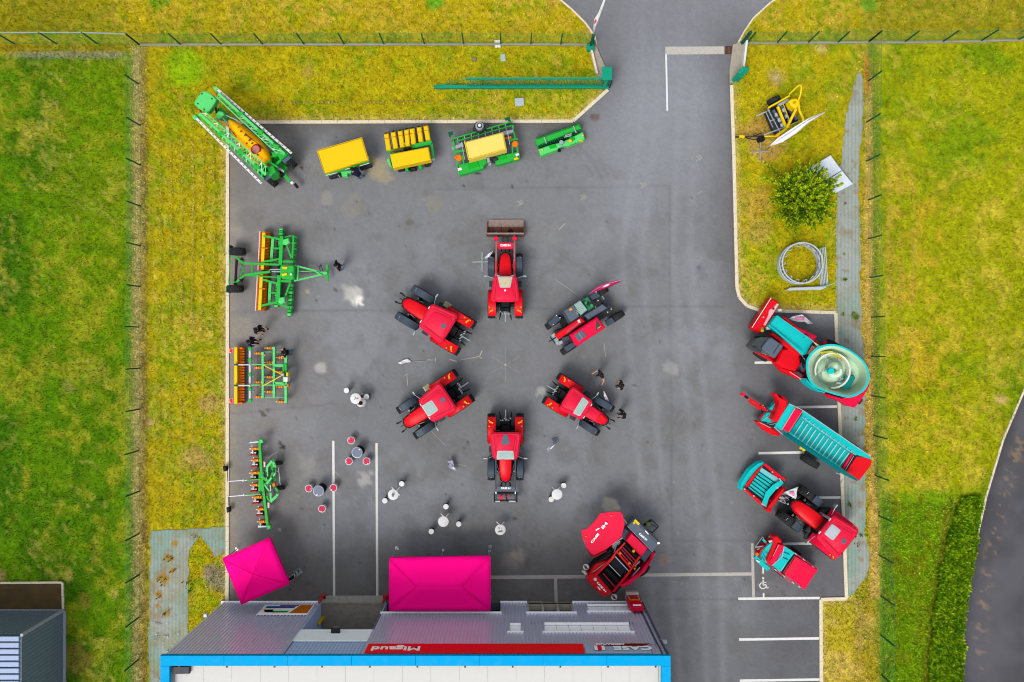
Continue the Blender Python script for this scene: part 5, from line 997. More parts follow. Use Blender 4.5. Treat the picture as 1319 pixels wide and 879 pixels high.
    if emblem == 'oval': MB().lathe((-.42, 0, 2.765), (0, 0, 1), [(0, .15), (.012, .14)], 12).obj('emblem', bluegrey, roof)
    elif emblem == 'big': MB().prism([(-.62, -.14), (-.4, -.22), (-.18, -.26), (-.08, -.2), (-.08, .2), (-.18, .26), (-.4, .22), (-.62, .14)], 2.76, 2.785, .01).obj('emblem', bluegrey, roof); MB().box((-.68, 0, 2.75), (.12, .24, .03)).obj('emblem', bluegrey, roof)
    elif emblem == 'dot': MB().lathe((-.1, 0, 2.765), (0, 0, 1), [(0, .07), (.012, .06)], 12).obj('emblem', white, roof)
    for s_ in (-1, 1): MB().box((Lr - .02, s_ * .45, 2.6), (.08, .16, .1)).obj('work_lamp', amber if emblem == 'big' else white, roof)
    # rear linkage
    m = MB()
    for s_ in (-1, 1): m.bar((A - .3, s_ * .3, .7), (A - 1.0, s_ * .4, .6), .06, .08).tube((A - .4, s_ * .25, 1.3), (A - .9, s_ * .38, .7), .035, 6).box((A - .35, s_ * .22, 1.2), (.25, .12, .3))
    m.box((A - .3, 0, 1.0), (.3, .6, .5)).obj('rear_linkage', black, rt); m = MB()
    m.tube((A - .45, 0, 1.2), (A - 1.15, 0, .95), .04, 8).lathe((A - .4, 0, .7), (-1, 0, 0), [(0, .1), (.2, .08)], 10)
    for i in range(6): m.box((A - .5 - random.random() * .15, -.3 + .12 * i, 1.15 + random.random() * .2), (.12, .05, .06), random.random())
    m.obj('couplings', galv, rt)
    if loader == 'bucket':
        pk = paint('worn_red_arm', (196, 120, 116), .55, dirt=.5, dirtcol=(190, 170, 165)); 
        for s_ in (-1, 1):
            MB().box((.95, s_ * .62, 1.0), (.25, .18, 1.0)).obj('loader_bracket', red, rt); a_ = MB().bar((.85, s_ * .6, 1.55), (2.0, s_ * .6, 1.6), .13, .2).bar((2.0, s_ * .6, 1.6), (3.9, s_ * .6, .7), .11, .18).obj('loader_arm', pk, rt); MB().bar((1.1, s_ * .6, 1.68), (1.9, s_ * .6, 1.72), .1, .06).obj('cover', red, a_); MB().tube((1.6, s_ * .6, 1.2), (2.9, s_ * .6, 1.0), .04, 8).obj('ram', galv, a_)
            MB().box((3.45, s_ * .62, 1.05), (.24, .3, .3)).obj('tilt_joint', redroof, a_)
        c_ = MB().box((2.95, 0, 1.2), (.42, 1.05, .12), 0, .03).obj('cross_panel', redroof, rt); t = link('lettering', text_mesh('CASE IH', .19, signw, bold=True), c_); t.location = (2.97, 0, 1.262); t.rotation_euler = (0, 0, R(-90))
        hz_ = MB(); 
        for s_ in (-1, 1): hz_.path([(3.2, s_ * .1, 1.2), (3.35, s_ * .25, 1.3), (3.5, s_ * .1, 1.25), (3.6, s_ * .3, 1.1)], .02, 5)
        hz_.obj('hose', black, rt)
        bu = MB(); rings = []
        for y in (-1.24, 1.24): rings.append([(3.75, y, .95), (3.7, y, .45), (3.85, y, .12), (4.75, y, .05), (4.75, y, .02), (3.82, y, .07), (3.66, y, .42), (3.71, y, .97)])
        bu.loft(rings, False); 
        for y in (-1.24, 1.24): bu.prism([(3.72, y - .02), (4.7, y - .02), (4.7, y + .02), (3.72, y + .02)], .06, .35, 0); bu.prism([(3.7, y - .02), (4.1, y - .02), (4.1, y + .02), (3.7, y + .02)], .3, .85, 0)
        b_ = bu.obj('bucket', rust, rt); MB().box((4.62, 0, .1), (.5, 2.44, .03), 0, 0).obj('cutting_edge', paint('worn_edge', (160, 140, 134), .6, .3, dirt=.5, dirtcol=(110, 80, 66)), b_); MB().bar((3.8, -1.24, .95), (3.8, 1.24, .95), .1).obj('top_lip', paint('lip_steel', (150, 146, 150), .5, .3, dirt=.4), b_)
        for i in range(9): MB().bar((3.9, -1.12 + i * .28, .14), (4.4, -1.12 + i * .28, .11), .05, .03).obj('wear_strip', steel if i % 2 else rust, b_)
        MB().lathe((4.05, -.35, .2), (0, 0, 1), [(0, .18), (.1, .14)], 10).obj('dirt_lump', paint('dark_soil', (50, 40, 36), .95), b_)
    if loader == 'frame':
        for s_ in (-1, 1):
            MB().box((.95, s_ * .62, 1.1), (.3, .16, 1.1)).obj('loader_bracket', steel, rt); MB().bar((.85, s_ * .62, 1.6), (2.0, s_ * .62, 1.62), .1, .18).bar((2.0, s_ * .62, 1.62), (3.7, s_ * .62, .75), .08, .16).tube((1.6, s_ * .62, 1.25), (2.9, s_ * .62, 1.0), .035, 8).obj('loader_arm', fendg, rt); MB().box((3.15, s_ * .62, 1.05), (.3, .05, .12)).obj('pin_plate', signw, rt); MB().box((3.6, s_ * .72, .7), (.6, .08, .3)).obj('carrier_side', black, rt)
        c_ = MB().box((2.95, 0, 1.15), (.3, 1.3, .1)).obj('cross_panel', bluegrey, rt); t = link('lettering', text_mesh('CASE IH', .17, signw, bold=True), c_); t.location = (2.93, 0, 1.202); t.rotation_euler = (0, 0, R(90))
        MB().box((3.3, 0, .85), (.1, 1.5, .12)).box((3.85, 0, .55), (.1, 1.55, .1)).bar((3.3, .0, .85), (3.9, .1, .55), .08).bar((3.3, -.2, .85), (3.9, -.5, .55), .06).obj('carrier', black, rt); MB().box((3.88, .42, .62), (.06, .42, .06)).box((3.88, -.55, .62), (.06, .36, .06)).obj('lock_bar', white, rt); MB().box((3.5, .15, .78), (.1, .2, .12), .6).box((3.6, -.3, .7), (.3, .3, .12)).obj('coupler', redtop, rt)
    return rt
tractor('red tractor with brown rusty front bucket, topmost of the circle', 650.7, 372.3, 90, .95, hatch=(.12, .74, .6, .84), hatchmat=beige, emblem='dot', ff=True, loader='bucket', toolbox=False)
tractor('red tractor with two bare dark grey front mudguards, upper left of the circle', 563.4, 415.2, 149, 1.07, 32, hatch=None, emblem='oval', rearw=.52, roofw=1.9)
tractor('red tractor with pale glass roof hatch, lower left of the circle', 562.7, 520.3, 213.5, 1.04, hatch=(.16, .78, .62, .66), hatchmat=glassl, emblem='oval', roofw=1.96)
tractor('red tractor with empty front loader frame, bottom of the circle', 651.0, 574.6, 270, .98, hatch=(.34, .78, .92, .98), hatchmat=glassl, emblem='big', loader='frame', toolbox=False, roofw=1.96)
tractor('red tractor with pale green roof window and two tone bonnet, lower right of the circle', 742.8, 521.0, -31.5, .96, hatch=(.12, .52, 1.1, 1.02), hatchmat=glassl, emblem=None, hood_top=True, toolbox=False, roofw=1.72)
tractor('large red tractor on the right bays behind the square turquoise front implement', 1078.6, 690.6, 141.5, 1.11, 90, ra=-.45, hatch=(.1, .62, .62, .62), hatchmat=ringw, emblem='oval', ff=True, toolbox=False, roofw=1.98, bigcab=True, rearmat=redpink, rearw=.42)

# ------------------------------------------------------------------ telehandler
T = Thing('telehandler', 'red telescopic handler with low cab and dark engine deck, upper right of the circle', 'telehandler', (690, 350, 7.646), (430, 500), 213.5)
T.prism('chassis', steel, [(200, 640), (700, 330), (760, 400), (260, 720)], .5, .95)
for (u, v) in ((178, 500), (330, 750), (628, 215), (788, 452)):
    q = T.p(u, v, .6); wheel(T.root, (q.x, q.y, .6), .6, .42, axis_rot=0)
for pts in (((118, 505), (205, 425), (250, 470), (165, 545)), ((275, 745), (375, 690), (400, 730), (310, 790)), ((530, 240), (600, 195), (640, 240), (560, 285)), ((680, 480), (750, 450), (785, 500), (705, 540))): T.prism('mudguard', fendg, pts, 1.2, 1.28, .03)
T.prism('engine_deck', bluegrey, [(278, 385), (375, 325), (432, 440), (345, 500)], .9, 1.75); T.prism('engine_grille', paint('pale_grille', (150, 190, 180), .5, dirt=.3), [(375, 325), (440, 283), (510, 375), (445, 432)], .9, 1.72)
for i in range(6): T.bar('grille_slat', paint('grille_line', (200, 216, 210), .5), (388 + i * 3, 335 + i * 17, 1.76), (448 + i * 3, 297 + i * 17, 1.76), .03)
T.prism('radiator', paint('teal_machinery', (50, 130, 100), .5, var=.5, scale=12), [(450, 285), (515, 245), (575, 350), (520, 385)], .9, 1.5)
T.prism('filter_lid', amber, [(328, 368), (352, 355), (364, 375), (340, 390)], 1.7, 1.8, .02)
for s in range(5): T.prism('engine_part', [steel, green, black][s % 3], [(465 + s * 18, 290 + s * 9), (485 + s * 18, 280 + s * 9), (497 + s * 18, 305 + s * 9), (475 + s * 18, 318 + s * 9)], 1.2, 1.58 + .03 * s, .02)
T.prism('boom', red, [(185, 625), (440, 450), (490, 490), (230, 668)], 1.15, 1.62, .05); T.bar('boom_stripe', redtop, (300, 598, 1.64), (425, 505, 1.64), .16, .04); T.prism('boom_section', bluegrey, [(478, 430), (660, 320), (705, 360), (520, 478)], 1.1, 1.6, .04)
T.prism('boom_joint', white, [(412, 478), (432, 468), (445, 500), (425, 510)], 1.5, 1.7, .02); T.prism('counterweight', steel, [(640, 290), (700, 270), (745, 350), (700, 375)], .6, 1.1)
for a, b in (((650, 240), (745, 355)), ((660, 270), (735, 340)), ((640, 300), (700, 280))): T.bar('rear_bar', galv, a + (.9,), b + (.9,), .05)
cab_ = T.prism('cab', redpink, [(338, 622), (605, 447), (690, 552), (408, 738)], 1.0, 2.2, .1); T.prism('roof_window', bluegrey, [(380, 628), (455, 575), (505, 630), (425, 692)], 2.18, 2.24, .02, parent=cab_)
T.bar('window_bar', ringw, (418, 601, 2.26), (465, 662, 2.26), .02, parent=cab_); T.prism('rear_window', glassd, [(598, 472), (650, 552), (588, 582)], 2.18, 2.23, .02, parent=cab_); T.bar('step_light', amber, (608, 560, 2.24), (640, 540, 2.24), .05, parent=cab_)
T.prism('carriage', galv, [(145, 630), (185, 600), (250, 700), (215, 730)], .4, .9, .03)
for a, b in (((140, 640), (190, 705)), ((205, 640), (260, 700)), ((130, 690), (200, 650)), ((180, 590), (300, 540))): T.tube('hose', black, a + (1.0,), b + (.95,), .03)
T.prism('mirror', galv, [(220, 690), (262, 672), (272, 705), (232, 728)], 1.0, 1.2, .03); T.prism('battery_box', fendg, [(255, 650), (325, 630), (340, 665), (275, 700)], .8, 1.2, .03); T.prism('hydraulic_tank', black, [(225, 470), (300, 440), (330, 520), (270, 560)], .6, 1.1, .03)
T.prism('side_sill', dturq if False else fendg, [(260, 400), (278, 385), (345, 505), (325, 520)], .8, 1.3, .03)
for u, v in ((205, 432), (240, 455), (175, 520), (595, 200), (615, 285), (560, 330), (710, 400), (745, 370), (660, 330), (590, 350)): T.prism('bolt', white, [(u - 5, v - 5), (u + 5, v - 5), (u + 5, v + 5), (u - 5, v + 5)], 1.25, 1.35, .01)

# ------------------------------------------------------------------ sprayer
T = Thing('field_sprayer', 'green trailed field sprayer with pointed orange tank and long folded booms, upper left', 'sprayer', (230, 90, 5.494), (470, 480), -41.5)
T.prism('chassis', green, [(255, 300), (290, 262), (770, 690), (735, 735)], .7, 1.0)
q = T.p(768, 632, .95); wheel(T.root, (q.x - .15, q.y, .75), .75, .4); q = T.p(632, 768, .95); wheel(T.root, (q.x - .15, q.y, .75), .75, .4)
for pts in (((735, 640), (780, 600), (795, 622), (748, 665)), ((604, 765), (650, 725), (668, 748), (618, 790))): T.prism('mudguard', paint('slate_guard', (84, 104, 130), .5), pts, 1.95, 2.02, .03)
tk = Vector((0, 0, 0)); SP = [((345, 352), 12), ((368, 378), 30), ((410, 425), 52), ((465, 490), 66), ((520, 548), 74), ((570, 600), 66), ((610, 640), 44), ((628, 655), 24)]; rings = []
for (u, v), w_ in SP:
    c = T.p(u, v, 2.1); h = T.m(w_ * 1.05, 2.1); rings.append([(c.x, c.y + h * math.cos(a), 1.75 + .62 * min(1, h / .45) * math.sin(a)) for a in [2 * math.pi * i / 18 for i in range(18)]])
tank = MB().loft(rings).obj('tank', orange2, T.root); T.cyl('tank_lid', paint('pink_lid', (200, 120, 120), .5), (545, 562, 2.4), .26, .1, parent=tank); T.cyl('lid_ring', darkred, (545, 562, 2.37), .32, .06, parent=tank)
for u, v in ((440, 436), (470, 462), (482, 520), (505, 492), (520, 520), (560, 600), (500, 500)): T.cyl('tank_fitting', rust, (u, v, 2.38), .06, .08, 8, parent=tank)
for a, b in (((385, 455), (430, 400)), ((410, 480), (350, 400))): T.bar('tank_band', rust, a + (2.32,), b + (2.32,), .03, parent=tank)
T.tube('tank_pipe', rust, (470, 455, 2.3), (600, 560, 2.15), .05, parent=tank)
T.prism('rear_cover', green2, [(160, 154), (194, 148), (240, 178), (268, 208), (262, 226), (212, 298), (198, 302), (150, 280), (112, 244), (112, 226)], 1.85, 2.3, .05, parent=None)
for u, v in ((165, 170), (135, 240), (235, 205), (180, 280)): T.cyl('cover_latch', dgreen, (u, v, 2.33), .05, .05, 8)
T.prism('filler_cover', green2, [(285, 290), (318, 300), (322, 318), (285, 345), (260, 338), (262, 312)], 1.6, 2.2, .05)
for s, dx in ((0, 0), (1, 1)):
    o1 = [((262, 128), (800, 592)), ((112, 330), (588, 806))][s]; o2 = [((283, 170), (752, 600)), ((150, 310), (618, 745))][s]; i1 = [((262, 190), (700, 596)), ((190, 300), (628, 690))][s]
    T.bar('spray_pipe_cover', white, o1[0] + (2.4,), o1[1] + (2.3,), .14, .1)
    bm_ = T.bars('boom', green2, [(o2[0] + (2.55,), o2[1] + (2.45,), .16), (i1[0] + (2.7,), i1[1] + (2.6,), .07), (o2[0] + (1.7,), o2[1] + (1.6,), .09)], .09)
    out_ = Vector(o2[0]).lerp(Vector(o1[0]), .45); out2 = Vector(o2[1]).lerp(Vector(o1[1]), .45); T.bars('outer_boom', green, [((out_.x, out_.y, 2.35), (out2.x, out2.y, 2.25)), ((out_.x, out_.y, 1.6), (out2.x, out2.y, 1.6))], .09, parent=None)
    n = 17
    for k in range(n):
        a0_ = Vector(o2[0]).lerp(Vector(o2[1]), k / n); a1_ = Vector(o2[0]).lerp(Vector(o2[1]), (k + 1) / n); b0_ = Vector(i1[0]).lerp(Vector(i1[1]), (k + .5) / n); c0_ = Vector(out_).lerp(Vector(out2), (k + .5) / n)
        T.bars('lattice_strut', green2 if k % 3 else pale, [((a0_.x, a0_.y, 2.5), (b0_.x, b0_.y, 2.66)), ((b0_.x, b0_.y, 2.66), (a1_.x, a1_.y, 2.5)), ((a0_.x, a0_.y, 2.4), (c0_.x, c0_.y, 2.35))], .045)
    for k in range(20): a_ = Vector(o1[0]).lerp(Vector(o1[1]), (k + .5) / 20); T.prism('nozzle_clip', black, [(a_.x - 2, a_.y - 4), (a_.x + 3, a_.y - 2), (a_.x + 2, a_.y + 3), (a_.x - 3, a_.y + 1)], 2.4, 2.48, 0)
    e_ = o1[0]; T.prism('boom_end', green2, [(e_[0] - 18, e_[1] - 8), (e_[0] + 4, e_[1] - 14), (e_[0] + 22, e_[1] + 8), (e_[0] + 2, e_[1] + 26), (e_[0] - 14, e_[1] + 14)], 1.9, 2.45, .04)
    for f_ in (.32, .62, .86):
        a_ = Vector(o2[0]).lerp(Vector(o2[1]), f_); T.prism('hinge', green, [(a_.x - 20, a_.y - 22), (a_.x + 24, a_.y - 8), (a_.x + 22, a_.y + 24), (a_.x - 22, a_.y + 10)], 2.2, 2.6, .04)
T.bars('cross_frame', green, [((150, 290, 2.0), (300, 165, 2.0)), ((620, 745, 1.9), (755, 610, 1.9), .14), ((560, 670, 1.8), (690, 600, 1.8)), ((640, 650, 2.1), (700, 690, 2.1)), ((580, 700, 2.2), (650, 640, 2.2))], .1)
for pts in (((625, 690), (668, 672), (690, 720), (640, 760)), ((690, 590), (745, 560), (770, 600), (720, 640)), ((540, 690), (585, 670), (610, 720), (570, 750)), ((655, 585), (700, 570), (715, 600), (670, 620))): T.prism('side_box', green, pts, .9, 2.1, .05)
T.prism('marker_lamp', orange, [(243, 168), (262, 163), (273, 180), (252, 186)], 1.9, 2.2, .03); T.prism('marker_lamp', orange, [(128, 282), (145, 280), (155, 298), (138, 304)], 1.9, 2.2, .03)
for i in range(7): T.bar('platform_slat', white, (652 + i * 13, 660 + i * 7, 1.3), (668 + i * 13, 690 + i * 6, 1.3), .05)
T.prism('hose_box', black, [(628, 720), (720, 712), (738, 738), (720, 752), (640, 744)], .9, 1.3, .08); T.prism('coupling_bag', redtop, [(682, 722), (712, 720), (718, 738), (690, 742)], 1.2, 1.36, .04)
T.bars('drawbar', green, [((700, 690, .9), (790, 792, .75), .2), ((720, 680, .9), (765, 745, .8), .1)], .12); T.prism('hitch', black, [(808, 806), (826, 800), (846, 826), (830, 836)], .5, .75, .03); T.prism('hitch_guard', white, [(785, 795), (803, 785), (815, 800), (798, 812)], .7, .95, .03)
for a, b in (((270, 350), (345, 460)), ((280, 310), (360, 390)), ((330, 320), (420, 360))): T.tube('pipe', ringw, a + (1.9,), b + (2.0,), .035)
for i in range(10): u = 225 + random.random() * 70; v = 230 + random.random() * 70; T.tube('hose', black, (u, v, 1.9), (u + 30 * random.random(), v + 30, 1.8), .03)

# ------------------------------------------------------------------ plain hopper
F2 = (390, 130, 6.595)
T = Thing('seed_hopper', 'plain bright yellow covered hopper on a green frame, next to the sprayer', 'hopper', F2, (345, 500), 16.6)
T.prism('body', green, [(150, 440), (505, 345), (548, 505), (200, 612)], .7, 1.5); T.prism('cover', yellow, [(120, 424), (501, 312), (556, 498), (184, 614)], 1.5, 1.85, .06)
T.prism('frame', green, [(185, 612), (560, 500), (566, 520), (192, 634)], .9, 1.2, .03); T.prism('tyre_roller', rubber, [(215, 640), (320, 612), (325, 632), (222, 655)], .0, .55, .1); T.prism('tyre_roller', rubber, [(478, 560), (572, 530), (580, 548), (486, 580)], .0, .55, .1)
T.prism('hitch_frame', green2, [(322, 600), (440, 585), (442, 605), (382, 615), (378, 640), (332, 642)], .4, .9, .03)
T.bars('white_trim', white, [((196, 634, 1.2), (290, 612, 1.2)), ((360, 584, 1.25), (398, 574, 1.25)), ((480, 556, 1.2), (565, 530, 1.2)), ((440, 575, 1.2), (465, 570, 1.2)), ((558, 470, 1.4), (562, 510, 1.3))], .04); T.bars('hitch_pin', galv, [((372, 640, .5), (378, 656, .5)), ((300, 628, .5), (315, 650, .5)), ((440, 575, .8), (470, 610, .8)), ((455, 570, .8), (462, 596, .8))], .07)
T.bars('cover_rib', paint('cover_seam', (236, 176, 10), .6), [((120, 424, 1.86), (501, 312, 1.86)), ((120, 424, 1.86), (184, 614, 1.86)), ((501, 312, 1.86), (556, 498, 1.86))], .03, .02)
# ------------------------------------------------------------------ precision planter
T = Thing('seed_planter', 'green planter with seven yellow row hoppers in a line behind one wide yellow hopper', 'planter', F2, (900, 440), 10.5)
T.prism('hopper', yellow, [(740, 452), (1066, 390), (1087, 500), (764, 570)], 1.0, 1.75, .06); T.bars('toolbar', green, [((730, 440, .9), (1100, 355, .9), .2), ((950, 380, 1.3), (1095, 350, 1.3), .16), ((720, 500, .8), (760, 580, .8)), ((1090, 350, 1.2), (1112, 490, 1.1), .14), ((955, 395, 1.3), (1090, 365, 1.3))], .1)
TU = [(708, 278), (765, 264), (825, 254), (880, 243), (926, 234), (986, 222), (1043, 210)]; BU = [(730, 416), (790, 403), (845, 392), (892, 384), (942, 365), (1005, 352), (1066, 342)]
for i in range(7):
    a = TU[i]; b = BU[i]; u_ = T.prism('row_unit', yellow, [(a[0] - 20, a[1] + 4), (a[0] + 20, a[1] - 4), (b[0] + 20, b[1] - 4), (b[0] - 20, b[1] + 4)], .75, 1.25, .06)
    T.prism('lid_edge', orange, [(a[0] - 18, a[1] + 44), (a[0] + 24, a[1] + 36), (a[0] + 25, a[1] + 41), (a[0] - 17, a[1] + 49)], 1.2, 1.27, .01, parent=u_); T.prism('press_wheel', black, [(a[0] - 10, a[1] - 8), (a[0] + 12, a[1] - 12), (a[0] + 14, a[1] + 6), (a[0] - 8, a[1] + 10)], .0, .5, .05, parent=u_); T.prism('coulter', green, [(b[0] - 18, b[1] - 2), (b[0] + 16, b[1] - 8), (b[0] + 18, b[1] + 10), (b[0] - 16, b[1] + 16)], .3, 1.0, .03, parent=u_)
T.prism('marker', rust, [(686, 268), (730, 262), (732, 274), (690, 278)], .6, 1.0, .02); T.prism('marker', rust, [(1018, 204), (1058, 198), (1060, 208), (1020, 212)], .6, 1.0, .02)
T.bars('drive_shaft', rust, [((740, 440, 1.0), (920, 400, 1.0)), ((760, 430, 1.2), (900, 405, 1.2))], .07); T.prism('fan', black, [(850, 400), (910, 390), (915, 410), (855, 420)], .8, 1.3)
for i in range(9): T.prism('metering_box', [rust, steel, pale][i % 3], [(830 + i * 13, 362 - i * 3), (842 + i * 13, 360 - i * 3), (844 + i * 13, 376 - i * 3), (832 + i * 13, 378 - i * 3)], .9, 1.15, .02)
for u, v, w_ in ((830, 574, 26), (930, 572, 26), (1055, 532, 22), (900, 560, 10)): T.prism('tyre', rubber, [(u - w_, v - 6), (u + w_, v - 14), (u + w_, v + 8), (u - w_, v + 14)], 0, .6, .1)
T.prism('hitch_arm', green, [(866, 556), (892, 552), (898, 592), (874, 598)], .4, .9, .03); T.prism('hitch_arm', green, [(978, 536), (1006, 530), (1012, 572), (986, 576)], .4, .9, .03); T.prism('white_pad', white, [(872, 590), (898, 584), (900, 598), (876, 602)], .5, .7, .02); T.prism('white_pad', white, [(990, 562), (1012, 558), (1014, 574), (992, 578)], .5, .7, .02); T.prism('step', white, [(1090, 492), (1118, 486), (1120, 502), (1092, 506)], .7, .8, .02); T.prism('side_bracket', green2, [(712, 500), (735, 480), (756, 560), (738, 560)], .6, 1.1, .03)
# ------------------------------------------------------------------ seed drill
F3 = (560, 130, 5.995)
T = Thing('seed_drill', 'green seed drill with pale cream yellow hopper lid and orange side discs', 'seed drill', F3, (400, 380), 14.3)
T.prism('hopper', cream, [(229, 316), (529, 238), (556, 374), (262, 456)], 1.0, 1.9, .09); T.bars('hopper_edge', yellow, [((229, 314, 1.9), (262, 456, 1.9)), ((262, 456, 1.9), (556, 374, 1.9))], .05, .04); T.bars('hopper_rail', galv, [((560, 236, 1.7), (580, 340, 1.7)), ((205, 322, 1.7), (232, 455, 1.7))], .04)
T.prism('front_panel', green, [(168, 495), (398, 436), (405, 478), (380, 500), (376, 520), (192, 572), (182, 545)], .3, .95, .05); T.prism('front_panel', green, [(470, 430), (640, 390), (658, 445), (560, 472), (480, 496), (466, 470)], .3, .95, .05); T.prism('inset', paint('leaf_green', (10, 180, 40), .4), [(252, 485), (330, 466), (345, 505), (262, 528)], .9, .99, .02); T.prism('inset', paint('leaf_green', (10, 180, 40), .4), [(495, 425), (545, 412), (556, 445), (505, 458)], .9, .99, .02)
T.prism('gearbox', galv, [(400, 440), (420, 430), (430, 470), (408, 480)], .7, 1.3); T.prism('hitch', steel, [(440, 445), (480, 435), (490, 455), (450, 465)], .4, 1.1); T.prism('hitch', pale, [(405, 455), (425, 450), (432, 480), (412, 486)], .4, 1.0)
T.bars('tine_bar', green, [((128, 298, .8), (600, 160, .8), .07), ((140, 320, .7), (605, 190, .7), .07), ((130, 360, .8), (230, 330, .8), .1), ((540, 250, .8), (610, 235, .8), .08)], .06)
for i in range(26): u = 140 + i * 17.7; v = 300 - i * 5.1; T.bars('harrow_tine', [steel, dgreen, galv][i % 3], [((u, v, .7), (u - 8, v - 8 + 24, .25)), ((u, v, .7), (u + 6, v + 48, .6))], .035)
for i in range(20): u = 150 + i * 22; v = 342 - i * 6; T.prism('coulter', [dgreen, rust, green][i % 3], [(u, v), (u + 12, v - 3), (u + 15, v + 14), (u + 3, v + 17)], .3, .85, .02)
T.bars('side_frame', green, [((140, 310, .9), (190, 570, .9), .1), ((600, 190, .9), (650, 440, .9), .1), ((150, 400, 1.0), (230, 385, 1.0), .12), ((570, 310, 1.0), (640, 295, 1.0), .12), ((215, 420, 1.1), (225, 490, 1.1)), ((600, 340, 1.1), (600, 410, 1.1))], .08)
T.cyl('marker_disc', orange, (186, 440, 1.2), .2, .15); T.cyl('marker_disc', orange, (620, 332, 1.2), .2, .15); T.prism('marker_lamp', orange, [(150, 430), (168, 425), (172, 445), (155, 450)], 1, 1.2, .02); T.prism('decal', yellow, [(610, 442), (642, 434), (648, 450), (616, 460)], .95, 1.0, .01); T.prism('marker_lamp', orange, [(540, 285), (590, 272), (594, 288), (545, 298)], 1, 1.2, .02)
T.prism('fan_bracket', steel, [(318, 160), (372, 160), (400, 215), (350, 250), (290, 220)], .8, 1.05, .04); fn = T.cyl('fan_housing', galv, (346, 190, 1.5), .26, .4); T.cyl('fan_hub', white, (346, 188, 1.56), .1, .1, parent=fn); T.cyl('fan_hub', steel, (346, 190, 1.53), .18, .05, parent=fn)
for pts in (((102, 240), (140, 236), (142, 262), (122, 266), (120, 290), (108, 270)), ((540, 132), (578, 124), (588, 160), (568, 158), (562, 150), (544, 152))): T.prism('marker_board', dgreen, pts, 1.0, 1.06, .01)
T.prism('platform', galv, [(128, 358), (215, 318), (225, 350), (138, 384)], .8, .9, .03); T.prism('platform', galv, [(528, 234), (606, 220), (610, 240), (536, 268)], .8, 1.2, .03)
T.prism('white_pad', white, [(176, 520), (206, 512), (212, 532), (182, 542)], .9, 1.0, .02); T.prism('white_pad', white, [(622, 410), (650, 402), (654, 418), (628, 428)], .9, 1.0, .02)
# ------------------------------------------------------------------ power harrow
T = Thing('power_harrow', 'low bright green harrow with long green roller tray, nearest the entrance', 'harrow', F3, (960, 320), 17)
T.prism('roller_cover', green, [(775, 292), (1118, 172), (1135, 212), (792, 345)], .3, .8, .12); T.bars('cover_edge', dgreen, [((776, 290, .84), (1118, 170, .84)), ((800, 345, .7), (1135, 218, .7))], .03)
T.prism('gear_housing', green2, [(798, 372), (890, 340), (980, 318), (1040, 290), (1145, 236), (1162, 300), (1040, 348), (985, 350), (940, 385), (822, 430)], .2, .6, .06); T.prism('inset', paint('leaf_green', (10, 180, 40), .4), [(880, 345), (930, 330), (940, 358), (892, 372)], .55, .66, .02); T.prism('inset', paint('leaf_green', (10, 180, 40), .4), [(1035, 285), (1075, 272), (1085, 300), (1045, 312)], .55, .66, .02)
T.bars('arm', galv, [((845, 282, .9), (862, 330, .8)), ((1070, 195, .9), (1092, 248, .8)), ((1008, 270, .8), (1058, 255, .8)), ((1000, 282, .8), (1055, 270, .8))], .06)
for i in range(22): u = 800 + i * 15; v = 352 - i * 5.4; T.prism('tooth', dgreen, [(u, v), (u + 8, v - 3), (u + 12, v + 10), (u + 4, v + 13)], .1, .5, .01)
T.cyl('cap', yellow, (1047, 308, .8), .1, .2); T.cyl('cap', yellow2, (830, 378, .7), .06, .1); T.cyl('cap', yellow2, (1142, 266, .7), .06, .1); T.prism('decal', yellow, [(1115, 306), (1142, 300), (1145, 316), (1118, 322)], .6, .63, .01); T.prism('shaft_coupling', black, [(950, 372), (970, 366), (976, 384), (956, 390)], .4, .7, .03); T.cyl('gearbox', galv, (978, 320, .9), .14, .4); T.bars('edge', green, [((820, 430, .62), (940, 386, .62)), ((1040, 350, .62), (1162, 302, .62))], .04)

# ------------------------------------------------------------------ trailed disc harrow
F4 = (280, 270, 5.861)
T = Thing('disc_harrow', 'green trailed disc harrow with long orange ring roller and two rear transport wheels', 'harrow', F4, (450, 460), 0)
for u, v in ((150, 318), (135, 600)):
    q = T.p(u, v, .55); wheel(T.root, (q.x, q.y, .55), .5, .45)
T.bars('rear_axle', black, [((147, 360, .55), (135, 575, .55), .12)], .12); T.bars('rear_frame', green, [((100, 300, .7), (85, 560, .7), .04), ((145, 365, .9), (200, 408, 1.0), .12), ((150, 545, .9), (205, 498, 1.0), .12), ((200, 408, 1.0), (470, 418, 1.1), .12), ((205, 498, 1.0), (400, 470, 1.1), .14), ((265, 410, 1.0), (262, 490, 1.0), .06), ((175, 420, .9), (205, 470, .9), .05), ((200, 440, .9), (175, 500, .9), .05), ((210, 498, 1.0), (480, 515, 1.1), .08), ((105, 355, .8), (150, 362, .8), .06), ((90, 550, .8), (150, 548, .8), .06)], .1)
for pts in (((165, 380), (180, 362), (198, 385)), ((160, 530), (195, 520), (180, 548))): T.prism('bracket', black, pts, .9, 1.1, .02)
rgm = None
